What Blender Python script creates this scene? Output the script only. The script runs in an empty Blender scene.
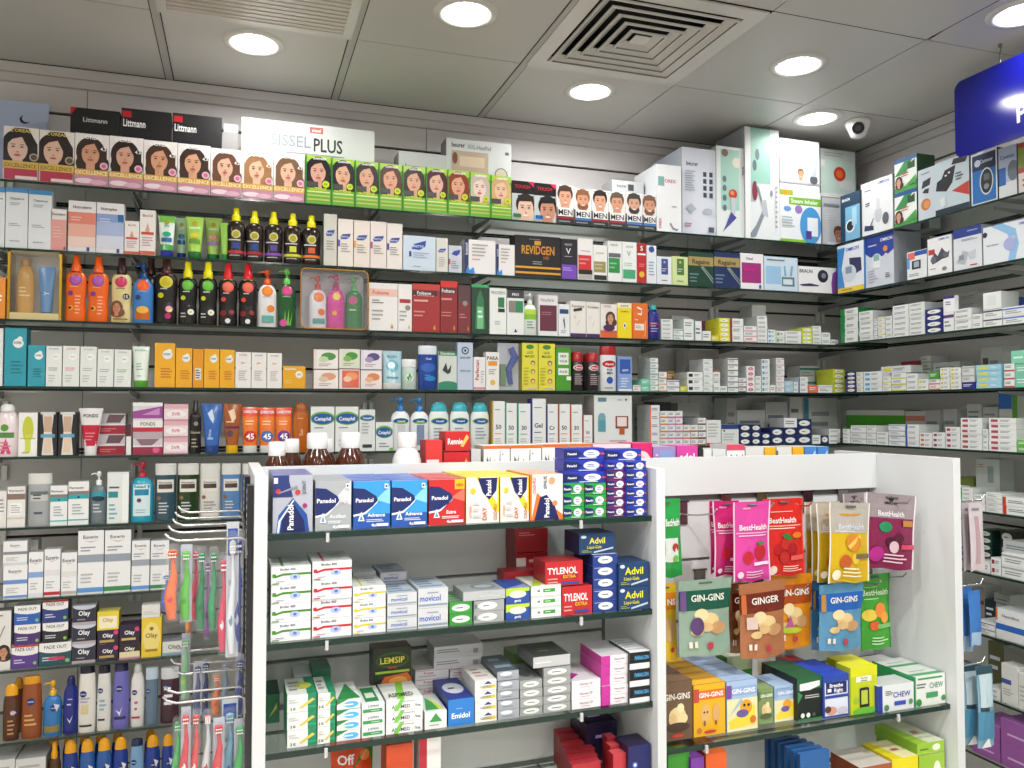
import bpy, math, random
from mathutils import Vector
random.seed(7)
H = 1.5
F, YAW, PIT = 808.0, math.radians(18.6), math.radians(1.86)
FWD = Vector((math.sin(YAW)*math.cos(PIT), math.cos(YAW)*math.cos(PIT), math.sin(PIT)))
RGT = Vector((math.cos(YAW), -math.sin(YAW), 0)); UP = RGT.cross(FWD)
C = bpy.context.scene.collection
def ray(x, y): return FWD + RGT*((x-512)/F) + UP*((384-y)/F)
def proj(P):
    q = Vector(P)-Vector((0,0,H)); z = q.dot(FWD)
    return 512+F*q.dot(RGT)/z, 384-F*q.dot(UP)/z
def onz(x, y, z):
    r = ray(x, y); return r*((z-H)/r.z)+Vector((0,0,H))
# ---------- materials ----------
MATS = {}
def lin(c): return c/12.92 if c <= .04045 else ((c+.055)/1.055)**2.4
def rgb(h):
    if len(h) == 3: h = ''.join(a+a for a in h)
    return tuple(lin(int(h[i:i+2], 16)/255) for i in (0, 2, 4))+(1,)
def mat(h, kind='card'):
    k = (h, kind)
    if k in MATS: return MATS[k]
    m = bpy.data.materials.new(kind+'_'+h); m.use_nodes = True
    nt = m.node_tree; N = nt.nodes; L = nt.links; b = N['Principled BSDF']
    b.inputs['Base Color'].default_value = rgb(h)
    R = {'card': .38, 'plastic': .22, 'metal': .25, 'foil': .2, 'wall': .5, 'shiny': .12, 'matte': .8, 'print': .4}.get(kind, .4)
    b.inputs['Roughness'].default_value = R
    if kind in ('metal', 'foil'): b.inputs['Metallic'].default_value = 1.0 if kind == 'metal' else .15
    if kind in ('card', 'wall', 'matte', 'foil', 'ceiling'):
        tc = N.new('ShaderNodeTexCoord'); n = N.new('ShaderNodeTexNoise'); L.new(tc.outputs['Object'], n.inputs['Vector'])
        n.inputs['Scale'].default_value = {'card': 40, 'wall': 3, 'matte': 6, 'foil': 28, 'ceiling': 2.2}[kind]
        if kind in ('card',):
            mr = N.new('ShaderNodeMapRange'); mr.inputs['To Min'].default_value = R-.06; mr.inputs['To Max'].default_value = R+.06
            L.new(n.outputs['Fac'], mr.inputs['Value']); L.new(mr.outputs[0], b.inputs['Roughness'])
        elif kind == 'foil':
            bp = N.new('ShaderNodeBump'); bp.inputs['Strength'].default_value = .6; bp.inputs['Distance'].default_value = .006
            L.new(n.outputs['Fac'], bp.inputs['Height']); L.new(bp.outputs[0], b.inputs['Normal'])
        else:
            mx = N.new('ShaderNodeMix'); mx.data_type = 'RGBA'; c = rgb(h)
            mx.inputs[6].default_value = tuple(v*.93 for v in c[:3])+(1,); mx.inputs[7].default_value = tuple(min(1, v*1.05) for v in c[:3])+(1,)
            L.new(n.outputs['Fac'], mx.inputs[0]); L.new(mx.outputs[2], b.inputs['Base Color'])
    if kind == 'glow':
        b.inputs['Emission Color'].default_value = rgb(h); b.inputs['Emission Strength'].default_value = 5
    if kind == 'film':
        for n in list(N):
            if n.type == 'BSDF_PRINCIPLED': N.remove(n)
        out = [n for n in N if n.type == 'OUTPUT_MATERIAL'][0]
        t = N.new('ShaderNodeBsdfTransparent'); g = N.new('ShaderNodeBsdfPrincipled'); g.inputs['Base Color'].default_value = rgb(h); g.inputs['Roughness'].default_value = .12
        tc = N.new('ShaderNodeTexCoord'); n = N.new('ShaderNodeTexNoise'); n.inputs['Scale'].default_value = 45; L.new(tc.outputs['Object'], n.inputs['Vector'])
        bp = N.new('ShaderNodeBump'); bp.inputs['Strength'].default_value = .8; bp.inputs['Distance'].default_value = .01
        L.new(n.outputs['Fac'], bp.inputs['Height']); L.new(bp.outputs[0], g.inputs['Normal'])
        mx = N.new('ShaderNodeMixShader'); mx.inputs[0].default_value = .1; L.new(t.outputs[0], mx.inputs[1]); L.new(g.outputs[0], mx.inputs[2]); L.new(mx.outputs[0], out.inputs[0])
    if kind in ('glass', 'clear', 'amber'):
        for n in list(N):
            if n.type == 'BSDF_PRINCIPLED': N.remove(n)
        out = [n for n in N if n.type == 'OUTPUT_MATERIAL'][0]
        t = N.new('ShaderNodeBsdfTransparent'); t.inputs[0].default_value = rgb(h)
        g = N.new('ShaderNodeBsdfGlossy'); g.inputs['Roughness'].default_value = .04; g.inputs[0].default_value = (.9, .95, .93, 1)
        fr = N.new('ShaderNodeFresnel'); fr.inputs[0].default_value = 1.5
        mx = N.new('ShaderNodeMixShader'); L.new(fr.outputs[0], mx.inputs[0]); L.new(t.outputs[0], mx.inputs[1]); L.new(g.outputs[0], mx.inputs[2])
        if kind == 'clear':
            tc = N.new('ShaderNodeTexCoord'); n = N.new('ShaderNodeTexNoise'); n.inputs['Scale'].default_value = 30; L.new(tc.outputs['Object'], n.inputs['Vector'])
            bp = N.new('ShaderNodeBump'); bp.inputs['Strength'].default_value = .8; bp.inputs['Distance'].default_value = .01
            L.new(n.outputs['Fac'], bp.inputs['Height']); L.new(bp.outputs[0], g.inputs['Normal']); L.new(bp.outputs[0], fr.inputs['Normal'])
        L.new(mx.outputs[0], out.inputs[0])
    MATS[k] = m; return m
# ---------- mesh builder ----------
class MB:
    def __init__(s): s.v = []; s.f = []; s.m = []; s.ms = []; s.sm = []
    def mi(s, m):
        if m not in s.ms: s.ms.append(m)
        return s.ms.index(m)
    def poly(s, vs, m, smooth=False):
        b = len(s.v); s.v += [tuple(v) for v in vs]; s.f.append(tuple(range(b, b+len(vs)))); s.m.append(s.mi(m)); s.sm.append(smooth)
    def grid(s, P, m, closed=False, smooth=True, flip=False):
        b = len(s.v); n = len(P[0]); k = s.mi(m)
        for r in P: s.v += [tuple(v) for v in r]
        for i in range(len(P)-1):
            for j in range(n if closed else n-1):
                a = b+i*n+j; c = b+i*n+(j+1) % n
                q = (a, c, c+n, a+n)
                s.f.append(q[::-1] if flip else q); s.m.append(k); s.sm.append(smooth)
    def box(s, x0, x1, y0, y1, z0, z1, m, top=None, side=None):
        v = [(x0,y0,z0),(x1,y0,z0),(x1,y1,z0),(x0,y1,z0),(x0,y0,z1),(x1,y0,z1),(x1,y1,z1),(x0,y1,z1)]
        b = len(s.v); s.v += v
        for q, mm in (((0,1,5,4), m), ((1,2,6,5), side or m), ((2,3,7,6), m), ((3,0,4,7), side or m), ((4,5,6,7), top or m), ((3,2,1,0), top or m)):
            s.f.append(tuple(b+i for i in q)); s.m.append(s.mi(mm)); s.sm.append(False)
    def lathe(s, prof, m, sx=1, sy=1, cx=0, cy=0, n=20, z0=0, capb=True, capt=True):
        P = [[(cx+r*sx*math.cos(2*math.pi*j/n), cy+r*sy*math.sin(2*math.pi*j/n), z0+z) for j in range(n)] for r, z in prof]
        s.grid(P, m, True)
        if capb and prof[0][0] > 1e-5: s.poly(P[0][::-1], m)
        if capt and prof[-1][0] > 1e-5: s.poly(P[-1], m)
    def tube(s, pts, r, m, n=8):
        pts = [Vector(p) for p in pts]; P = []
        for i, p in enumerate(pts):
            t = (pts[min(i+1, len(pts)-1)]-pts[max(i-1, 0)]).normalized()
            a = t.cross(Vector((0,0,1)) if abs(t.z) < .9 else Vector((1,0,0))).normalized(); c = t.cross(a)
            rr = r[i] if isinstance(r, (list, tuple)) else r
            P.append([p+a*rr*math.cos(2*math.pi*j/n)+c*rr*math.sin(2*math.pi*j/n) for j in range(n)])
        s.grid(P, m, True, flip=True); s.poly(P[0], m); s.poly(P[-1][::-1], m)
    def build(s, name, parent=None, loc=None, rz=0):
        me = bpy.data.meshes.new(name); me.from_pydata(s.v, [], s.f)
        for m in s.ms: me.materials.append(m)
        me.polygons.foreach_set('material_index', s.m); me.polygons.foreach_set('use_smooth', s.sm); me.update()
        o = bpy.data.objects.new(name, me); C.objects.link(o)
        if parent: o.parent = parent
        if loc is not None: o.location = loc
        o.rotation_euler.z = rz
        return o
def tag(o, label, cat, group=None):
    o['label'] = label; o['category'] = cat
    if group: o['group'] = group
    return o
def struct(o): o['kind'] = 'structure'; return o
def empty(name, loc=(0,0,0), rz=0):
    o = bpy.data.objects.new(name, None); C.objects.link(o); o.location = loc; o.rotation_euler.z = rz; o.empty_display_size = .05
    return o
TC = {}
def text(s):
    if s in TC: return TC[s]
    cu = bpy.data.curves.new('t', 'FONT'); cu.body = s; cu.size = 1; cu.resolution_u = 2; cu.offset = .018
    o = bpy.data.objects.new('t', cu); me = o.to_mesh()
    vs = [(v.co.x, v.co.y) for v in me.vertices]; fs = [tuple(p.vertices) for p in me.polygons]
    o.to_mesh_clear(); bpy.data.objects.remove(o); bpy.data.curves.remove(cu)
    if not vs: vs = [(0,0)]
    xs = [v[0] for v in vs]; x0, x1 = min(xs), max(xs)
    TC[s] = ([(x-(x0+x1)/2, y-.35) for x, y in vs], fs, max(x1-x0, .01)); return TC[s]
# ---------- printed designs ----------
def draw(mb, ops, w, h, mp, curved=False, kind='print'):
    """ops drawn in fractions of the face; mp(fx, fy, layer) puts a point on the surface"""
    L = [0]; rnd = random.Random(len(ops))
    if not curved:
        mp0 = mp; mp = lambda x, y, l: mp0(min(1, max(0, x)), min(1, max(0, y)), l)
    def strip(xs, lo, hi, m):
        L[0] += 1; ny = 5 if curved else 1
        for a, b in zip(xs[:-1], xs[1:]):
            if curved:
                mb.grid([[mp(x, lo(x)+(hi(x)-lo(x))*j/ny, L[0]) for x in (a, b)] for j in range(ny+1)], m, smooth=False)
            else: mb.poly([mp(a, lo(a), L[0]), mp(b, lo(b), L[0]), mp(b, hi(b), L[0]), mp(a, hi(a), L[0])], m)
    def rect(x0, y0, x1, y1, c):
        n = max(1, int(abs(x1-x0)*8)) if curved else 1
        strip([x0+(x1-x0)*i/n for i in range(n+1)], lambda x: y0, lambda x: y1, mat(c, kind))
    def ell(cx, cy, rx, ry, c):
        n = 10 if rx*w > .008 else 6
        if rx*w > .03: n = 16
        xs = [cx-rx*math.cos(math.pi*i/n) for i in range(n+1)]
        g = lambda x: ry*math.sqrt(max(0, 1-((x-cx)/rx)**2))
        strip(xs, lambda x: cy-g(x), lambda x: cy+g(x), mat(c, kind))
    def pol(c, q):
        L[0] += 1; mb.poly([mp(q[i], q[i+1], L[0]) for i in range(0, len(q), 2)], mat(c, kind))
    def txt(cx, cy, hf, mw, c, s, vert=False):
        vs, fs, tw = text(s); L[0] += 1
        if vert: k = hf*w/.7; kx = min(k, mw*h/tw)
        else: k = hf*h/.7; kx = min(k, mw*w/tw)
        b = len(mb.v); e = L[0]+(2 if curved else 0)
        for x, y in vs:
            mb.v.append(tuple(mp(cx-y*k/w, cy+x*kx/h, e) if vert else mp(cx+x*kx/w, cy+y*k/h, e)))
        mi = mb.mi(mat(c, kind))
        for f in fs: mb.f.append(tuple(b+i for i in f)); mb.m.append(mi); mb.sm.append(False)
    def face(cx, cy, s, hair, skin, ty):
        a = s*h/w
        if ty == 'w':
            ell(cx, cy+.12*s, .98*a, 1.15*s, hair); ell(cx+.15*a, cy-.75*s, 1.15*a, .85*s, hair)
            rect(cx-.3*a, cy-1.35*s, cx+.3*a, cy-.5*s, skin)
        elif ty in ('m', 'b'):
            ell(cx, cy+.35*s, .76*a, .8*s, hair); rect(cx-.42*a, cy-1.25*s, cx+.42*a, cy-.4*s, skin)
        ell(cx, cy, .6*a, .88*s, skin); ell(cx, cy-.05*s, .16*a, .22*s, skin)
        if ty == 'b': ell(cx, cy-.5*s, .58*a, .42*s, hair); ell(cx, cy-.2*s, .4*a, .3*s, skin)
        if ty == 'w':
            pol(hair, [cx-.62*a, cy+.25*s, cx-.3*a, cy+.62*s, cx+.25*a, cy+.8*s, cx+.72*a, cy-.15*s, cx+.8*a, cy+.8*s, cx, cy+1.15*s, cx-.7*a, cy+.85*s])
        elif ty != 'n': pol(hair, [cx-.66*a, cy+.2*s, cx-.5*a, cy+.55*s, cx+.45*a, cy+.6*s, cx+.66*a, cy+.2*s, cx+.6*a, cy+1.0*s, cx-.6*a, cy+1.0*s])
        for q in (-1, 1):
            rect(cx+(q*.27-.14)*a, cy+.24*s, cx+(q*.27+.14)*a, cy+.29*s, '643')
            ell(cx+q*.26*a, cy+.1*s, .1*a, .05*s, '322')
        rect(cx-.05*a, cy-.3*s, cx+.07*a, cy-.2*s, 'b76'); ell(cx, cy-.47*s, .2*a, .07*s, 'b55' if ty == 'w' else 'edd')
    for op in ops.split(';'):
        t = op.split()
        if not t: continue
        k = t[0]
        if k == 'r': rect(*map(float, t[1:5]), t[5])
        elif k == 'e': ell(*map(float, t[1:5]), t[5])
        elif k == 'c': x, y, r = map(float, t[1:4]); ell(x, y, r, r*w/h, t[4])
        elif k == 'p': pol(t[1], list(map(float, t[2:])))
        elif k in 'tv': txt(*map(float, t[1:5]), t[5], ' '.join(t[6:]), k == 'v')
        elif k == 'l':
            x0, y0, x1, y1 = map(float, t[1:5]); n = int(t[5]); p = (y1-y0)/n
            for i in range(n): rect(x0, y0+p*(i+.3), x0+(x1-x0)*rnd.uniform(.6, 1), y0+p*(i+.7), t[6])
        elif k == 'f': face(float(t[1]), float(t[2]), float(t[3]), t[4], t[5], t[6])
EPS = .00022
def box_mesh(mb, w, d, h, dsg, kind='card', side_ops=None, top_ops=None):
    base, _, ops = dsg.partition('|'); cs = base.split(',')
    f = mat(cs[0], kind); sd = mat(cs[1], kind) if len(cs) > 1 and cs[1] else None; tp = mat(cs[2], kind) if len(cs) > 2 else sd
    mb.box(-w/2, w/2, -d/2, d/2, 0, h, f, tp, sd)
    draw(mb, ops, w, h, lambda x, y, l: ((x-.5)*w, -d/2-EPS*l, y*h))
    tops = top_ops
    if tops: draw(mb, tops, w, d, lambda x, y, l: ((x-.5)*w, (y-.5)*d, h+EPS*l))
    if side_ops: draw(mb, side_ops, d, h, lambda x, y, l: (-w/2-EPS*l, (.5-x)*d, y*h))
# body / cap profiles: (radius fraction, height fraction)
PR = {
 'spray': ([(.9,0),(1,.02),(1,.16),(.94,.3),(.94,.36),(1,.46),(1,.62),(.96,.68),(.82,.73),(.52,.752)], [(.5,.752),(.5,.84),(.38,.865),(.35,.985),(.3,1)], .55),
 'oil': ([(.88,0),(.98,.015),(.98,.1),(.93,.14),(.97,.3),(1,.56),(.99,.64),(.86,.71),(.48,.755)], [(.48,.75),(.48,.85),(.4,.87),(.34,.88),(.32,.985),(.26,1)], .6),
 'pump': ([(.92,0),(1,.02),(1,.5),(.98,.6),(.82,.68),(.5,.73),(.3,.74)], [(.36,.735),(.36,.83),(.14,.835),(.14,.9),(.3,.905),(.28,.97),(.2,1)], .6),
 'lotion': ([(.85,0),(.95,.02),(1,.3),(1,.55),(.95,.72),(.8,.8)], [(.8,.8),(.78,.85),(.72,.92),(.55,.97),(.3,1)], .55),
 'shampoo': ([(.95,0),(1,.015),(1,.6),(1,.8)], [(1,.8),(1,.98),(.96,1)], .5),
 'tall': ([(.9,0),(.97,.02),(1,.3),(.97,.6),(.88,.84),(.82,.88)], [(.82,.88),(.82,.9),(.8,.99),(.7,1)], .5),
 'flip': ([(.85,0),(.95,.02),(1,.3),(1,.55),(.9,.74),(.6,.84),(.52,.86)], [(.55,.86),(.56,.93),(.5,.97),(.35,1)], .6),
 'syrup': ([(.95,0),(1,.03),(1,.5),(.97,.56),(.82,.66),(.62,.74),(.58,.77)], [(.64,.755),(.67,.77),(.67,.97),(.6,1)], 1),
 'can': ([(.9,0),(1,.02),(1,.72),(.9,.77)], [(.92,.765),(.92,.96),(.8,1)], 1),
 'jar': ([(.95,0),(1,.03),(1,.7),(.95,.74)], [(1,.74),(1,.97),(.96,1)], 1),
}
def bottle(root, kind, w, h, body, cap, ops, mk='plastic', neck=None):
    bp, cp, dr = PR[kind]; rx = w/2; ry = rx*dr
    bp = [(r*rx, z*h) for r, z in bp]; cp = [(r*rx, z*h) for r, z in cp]
    mb = MB(); mb.lathe(bp, mat(body, mk), 1, dr)
    def rad(z):
        for (r0, z0), (r1, z1) in zip(bp[:-1], bp[1:]):
            if z0 <= z <= z1: return r0+(r1-r0)*(z-z0)/max(1e-6, z1-z0)
        return bp[-1][0]
    def mp(x, y, l):
        z = y*h; R = rad(z); X = max(-.985*R, min(.985*R, (x-.5)*w)); return (X, -dr*math.sqrt(R*R-X*X)-.0004*l-.0003, z)
    draw(mb, ops, w, h, mp, True, 'plastic')
    mb.build('bottle_body', root)
    m2 = MB(); m2.lathe(cp, mat(cap, 'plastic'), 1, dr if kind in ('lotion','shampoo','tall') else 1)
    if kind == 'pump':
        m2.tube([(0,0,.95*h), (-.35*w,0,.96*h), (-.48*w,0,.935*h)], [.05*w,.045*w,.035*w], mat(cap, 'plastic'))
    m2.build('pump_head' if kind == 'pump' else 'cap', root)
def tube_pack(root, w, h, body, cap, ops, mk='plastic', capw=.62, capf=.16):
    n = 20; m = mat(body, mk); mb = MB(); P = []
    K = 9; z0 = h*capf; d0 = w*capw
    for i in range(K+1):
        t = i/K; a = (d0/2)+(w/2-d0/2)*t; b = (d0*.42)*(1-t)**.8+.0012
        P.append([(a*math.cos(2*math.pi*j/n), b*math.sin(2*math.pi*j/n), z0+(h-z0)*t) for j in range(n)])
    mb.grid(P, m, True); mb.poly(P[-1], m); mb.poly(P[0][::-1], m)
    mb.box(-w/2, w/2, -.0014, .0014, h*.94, h, m)
    def mp(x, y, l):
        t = max(0, min(1, (y*h-z0)/(h-z0))); a = (d0/2)+(w/2-d0/2)*t; b = (d0*.42)*(1-t)**.8+.0012
        X = max(-.97*a, min(.97*a, (x-.5)*w)); return (X, -b*math.sqrt(1-(X/a)**2)-.0005*l-.0005, y*h)
    draw(mb, ops, w, h, mp, True, 'plastic')
    mb.build('tube_body', root)
    m2 = MB(); m2.lathe([(d0*.46,0),(d0*.5,.002),(d0*.5,z0+.001)], mat(cap, 'plastic'), 1, .85); m2.build('cap', root)
def pouch(root, w, h, base, ops, t=.02, kind='foil', gusset=False, part='pouch_body', rim=None):
    nx, ny = 12, 16
    def th(x, y):
        y2 = min(1, max(0, (y-.03)/.84)); x2 = min(1, max(0, (x-.04)/.92))
        b = (math.sin(math.pi*x2)**.6)*((math.sin(math.pi*y2)**.55) if not gusset else (min(1, (1-y2)*1.6)**.7)*(1 if y2 > 0 else .8))
        return t/2*b*(1+.13*math.sin(9*x+13*y+w*300)+.1*math.sin(17*x-8*y))+.0006
    ph = (w*977) % 6.28
    def px_(x, y, q):
        n = 1-.05*math.sin(math.pi*min(1, max(0, y)))**2-(.05*(1-y)**3 if gusset else 0); c = .012*h*math.sin(5*y+ph)*(1-y)
        return ((x-.5)*w*n+c*.4, q+.006*math.sin(3.2*y+ph)*t/.014*.5, y*h+.012*h*math.sin(math.pi*x*(2 if gusset else 3)+ph)*(1-y)**4)
    mb = MB(); m = mat(base, kind)
    for s in (-1, 1):
        mb.grid([[px_(x/nx, y/ny, s*th(x/nx, y/ny)) for x in range(nx+1)] for y in range(ny+1)], m, flip=s > 0)
    e = [[px_(x/nx, yy, s*th(x/nx, yy)) for x in range(nx+1)] for s in (-1, 1) for yy in (0,)]
    mb.grid(e, m)
    draw(mb, ops, w, h, lambda x, y, l: px_(x, y, -th(x, y)-.0004*l-.0004), True, kind if kind == 'foil' else 'print')
    if rim:
        for x in (0, 1): mb.tube([px_(x, y/ny, -.001) for y in range(ny+1)], .0019, mat(rim, 'plastic'), 5)
    return mb.build(part, root)
# ---------- shelves as places ----------
class Surf:
    def __init__(s, key, phrase, V, z, ang=0.0):
        s.D = {2.9: .322, 2.47: .306, 1.57: .248}.get(V, .3)
        s.key = key; s.phrase = phrase; s.V = V; s.z = z+H; s.rz = ang
        s.u = Vector((math.cos(ang), math.sin(ang), 0)); s.v = Vector((-math.sin(ang), math.cos(ang), 0))
    def at(s, x, y, b=0):
        r = ray(x, y); p = r*((s.V+b)/r.dot(s.v)); return p.dot(s.u), p.z+H
    def P(s, u, b, z): q = s.u*u+s.v*(s.V+b); return Vector((q.x, q.y, z))
    def span(s, x0, x1, yt, b=0, z0=None):
        z0 = s.z if z0 is None else z0
        u0, zt = s.at(x0, yt, b); u1, _ = s.at(x1, yt, b)
        yb = proj(s.P((u0+u1)/2, b, z0))[1]; ym = (yt+yb)/2
        u0 = s.at(x0, ym, b)[0]; u1 = s.at(x1, ym, b)[0]; zt = s.at((x0+x1)/2, yt, b)[1]
        return u0, u1, zt
SF = {}
def surf(*a): SF[a[0]] = Surf(*a)
A1 = math.radians(1.0)
for k, z, nm in (('A', .728, 'top back shelf'), ('B', .512, 'second back shelf'), ('C', .287, 'third back shelf'), ('D', .076, 'fourth back shelf'), ('E', -.146, 'fifth back shelf'), ('F', -.367, 'sixth back shelf'), ('G', -.59, 'seventh back shelf'), ('H', -.808, 'eighth back shelf'), ('I', -1.03, 'ninth back shelf'), ('J', -1.25, 'lowest back shelf')):
    surf(k, nm, 2.9, z)
for k, z, nm in (('a', .728, 'top right wall shelf'), ('b', .508, 'second right wall shelf'), ('c', .291, 'third right wall shelf'), ('d', .077, 'fourth right wall shelf'), ('e', -.141, 'fifth right wall shelf'), ('f', -.354, 'sixth right wall shelf'), ('g', -.569, 'seventh right wall shelf'), ('h', -.783, 'eighth right wall shelf'), ('i', -.998, 'ninth right wall shelf'), ('j', -1.21, 'lowest right wall shelf')):
    surf(k, nm, 2.47, z, -math.pi/2)
for k, z, nm in (('1', -.230, 'left bay top shelf'), ('2', -.4325, 'left bay second shelf'), ('3', -.632, 'left bay third shelf'), ('4', -.83, 'left bay bottom shelf'), ('5', -.74, 'right bay upper shelf'), ('6', -.95, 'right bay bottom shelf')):
    surf(k, nm, 1.57, z, A1)
surf('t', 'ledge behind the header', 1.865, -.2, A1)
GAP = .0007
ITEMS = []   # (object, look, surface key, column x, layer, layers, row, rows)
def reg(o, name, look, cat, S, x, i=0, n=1, r=0, rn=1): ITEMS.append((o, name, look, cat, S.key, x, i, n, r, rn))
def copy_tree(o, par=None):
    c = o.copy(); C.objects.link(c)
    if par: c.parent = par
    for ch in o.children: copy_tree(ch, c)
    return c
def box(sk, x0, x1, yt, dsg, look, name='medicine_box', d=.06, b=.012, n=1, rows=1, z0=None, tilt=0, kind='card', side=None, top=None, cat='box', rg=.001, jit=.0, sticker=None):
    """a carton (or n cartons on top of each other, rows deep) whose front spans x0..x1 and whose top is at yt"""
    S = SF[sk]
    if z0 is None: zb = S.z
    elif z0 > 50: zb = S.at((x0+x1)/2, z0, b)[1]
    else: zb = S.z+z0
    b = max(.001, min(b, S.D-d-.002-2*jit)); rows = max(1, min(rows, int((S.D-b-.002+rg)/(d+rg+.001))))
    u0, u1, zt = S.span(x0, x1, yt, b, zb)
    w = u1-u0-2*GAP; hh = (zt-zb)/n; first = None
    mb = MB(); box_mesh(mb, w, d, hh-.0006, dsg, kind, side, top)
    for r in range(rows):
        for i in range(n):
            jx = random.uniform(-1, 1)*jit; jy = random.uniform(0, 1)*jit*2
            loc = S.P((u0+u1)/2+jx*.3, b+d/2+r*(d+rg)+jy, zb+i*hh+.0003)
            if first is None:
                first = o = mb.build(name); 
                if sticker:
                    sm = MB(); sx, sy, sw = sticker
                    draw(sm, 'e .5 .5 .5 .5 efefe8;l .2 .25 .85 .75 2 46a', sw, sw*.4, lambda x, y, l: ((sx-.5)*w+(x-.5)*sw, -d/2-.0042-EPS*l, sy*hh+(y-.5)*sw*.4))
                    sm.build('price_sticker', o)
            else: o = copy_tree(first)
            o.location = loc; o.rotation_euler.z = S.rz+tilt+random.uniform(-1, 1)*jit*2
            reg(o, name, look, cat, S, (x0+x1)/2+b*.01, i, n, r, rows)
    return first
def thing(sk, x0, x1, yt, name, look, cat, fn, b=.012, depth=None, z0=None, tilt=0, dr=.6):
    S = SF[sk]; zb = S.z if z0 is None else S.z+z0
    u0, u1, zt = S.span(x0, x1, yt, b, zb); w = u1-u0-2*GAP; h = zt-zb-.0006
    dd = (w*dr if depth is None else depth)
    # front plane of the px frame touches the front of the thing
    e = empty(name, S.P((u0+u1)/2, b+dd/2, zb+.0003), S.rz+tilt)
    fn(e, w, h); reg(e, name, look, cat, S, (x0+x1)/2+b*.01); return e
def bot(sk, x0, x1, yt, kind, body, cap, ops, look, name='lotion_bottle', b=.012, cat='bottle', mk='plastic', **k):
    return thing(sk, x0, x1, yt, name, look, cat, lambda e, w, h: bottle(e, kind, w, h, body, cap, ops, mk), b, None, dr=PR[kind][2], **k)
def tub(sk, x0, x1, yt, body, cap, ops, look, name='cream_tube', b=.012, cat='tube', mk='plastic', capw=.62, capf=.16):
    return thing(sk, x0, x1, yt, name, look, cat, lambda e, w, h: tube_pack(e, w, h, body, cap, ops, mk, capw, capf), b, .03)
EXPO = 0.12
# ---------- room ----------
ZC = H+1.22; XW = 2.78; YW = 3.225; XL = -2.6; YB = -3.2
WHT = 'dedada'
def slab(name, x0, x1, y0, y1, z0, z1, m): b = MB(); b.box(x0, x1, y0, y1, z0, z1, m); return struct(b.build(name))
# floor: beige tiles with joints
b = MB(); b.box(XL-.1, XW+.1, YB-.1, YW+.1, -.06, -.004, mat('777', 'matte'))
nx, ny = 9, 11
for i in range(nx):
    for j in range(ny):
        x0 = XL+(XW-XL)*i/nx; x1 = XL+(XW-XL)*(i+1)/nx; y0 = YB+(YW-YB)*j/ny; y1 = YB+(YW-YB)*(j+1)/ny
        b.box(x0+.002, x1-.002, y0+.002, y1-.002, -.004, 0, mat('cfc8bc', 'wall'))
struct(b.build('floor'))
# slat walls: boards with dark grooves between them
def slat_wall(name, horiz, L0, L1, pos, sgn, joints):
    b = MB(); m = mat(WHT, 'wall'); dk = mat('3a3838', 'matte'); zs = [0]+[1.066+H-.3*k-.006 for k in range(8, -1, -1)]+[ZC+.02]
    js = [L0]+joints+[L1]
    def bx(a0, a1, d0, d1, z0, z1, mm):
        if horiz: b.box(a0, a1, min(pos+sgn*d0, pos+sgn*d1), max(pos+sgn*d0, pos+sgn*d1), z0, z1, mm)
        else: b.box(min(pos+sgn*d0, pos+sgn*d1), max(pos+sgn*d0, pos+sgn*d1), a0, a1, z0, z1, mm)
    bx(L0, L1, .014, .1, 0, ZC+.02, dk)
    for i in range(len(zs)-1):
        for a0, a1 in zip(js[:-1], js[1:]): bx(a0+.0012, a1-.0012, 0, .0139, zs[i]+.005, zs[i+1]-.005, m)
    return struct(b.build(name))
jx = []
for px_ in (84, 426, 688): jx.append(ray(px_, 300).x/ray(px_, 300).y*YW)
slat_wall('wall_back', True, XL-.1, XW+.014, YW, 1, [-1.7]+jx)
slat_wall('wall_right', False, YB-.1, YW+.014, XW, 1, [-1.8, -.6, .6, 1.75])
slab('wall_left', XL-.1, XL, YB-.1, YW+.1, 0, ZC+.02, mat('dcdad6', 'wall'))
slab('wall_front', XL-.1, XW+.1, YB-.1, YB, 0, ZC+.02, mat('dcdad6', 'wall'))
# cornice in two steps under the ceiling
b = MB(); m = mat('cbc7c6', 'wall')
b.box(XL, XW-.031, YW-.031, YW-.0003, ZC-.036, ZC-.0005, m); b.box(XL, XW-.019, YW-.019, YW-.0003, ZC-.066, ZC-.0365, m)
struct(b.build('trim_1'))
b = MB()
b.box(XW-.03, XW-.0003, YB, YW-.0315, ZC-.036, ZC-.0005, m); b.box(XW-.018, XW-.0003, YB, YW-.0315, ZC-.066, ZC-.0365, m)
struct(b.build('trim_2'))
# ceiling: 0.597 m tiles, two rows of joints carry a wide flat bar
T = .597; gx = [.936+T*k for k in range(-6, 4)]; gy = [2.649+T*k for k in range(-10, 2)]
LP = [(254,43), (466,13), (590,91), (798,65), (817,118), (1022,13)]
lamps = [onz(x, y, ZC) for x, y in LP]
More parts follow.
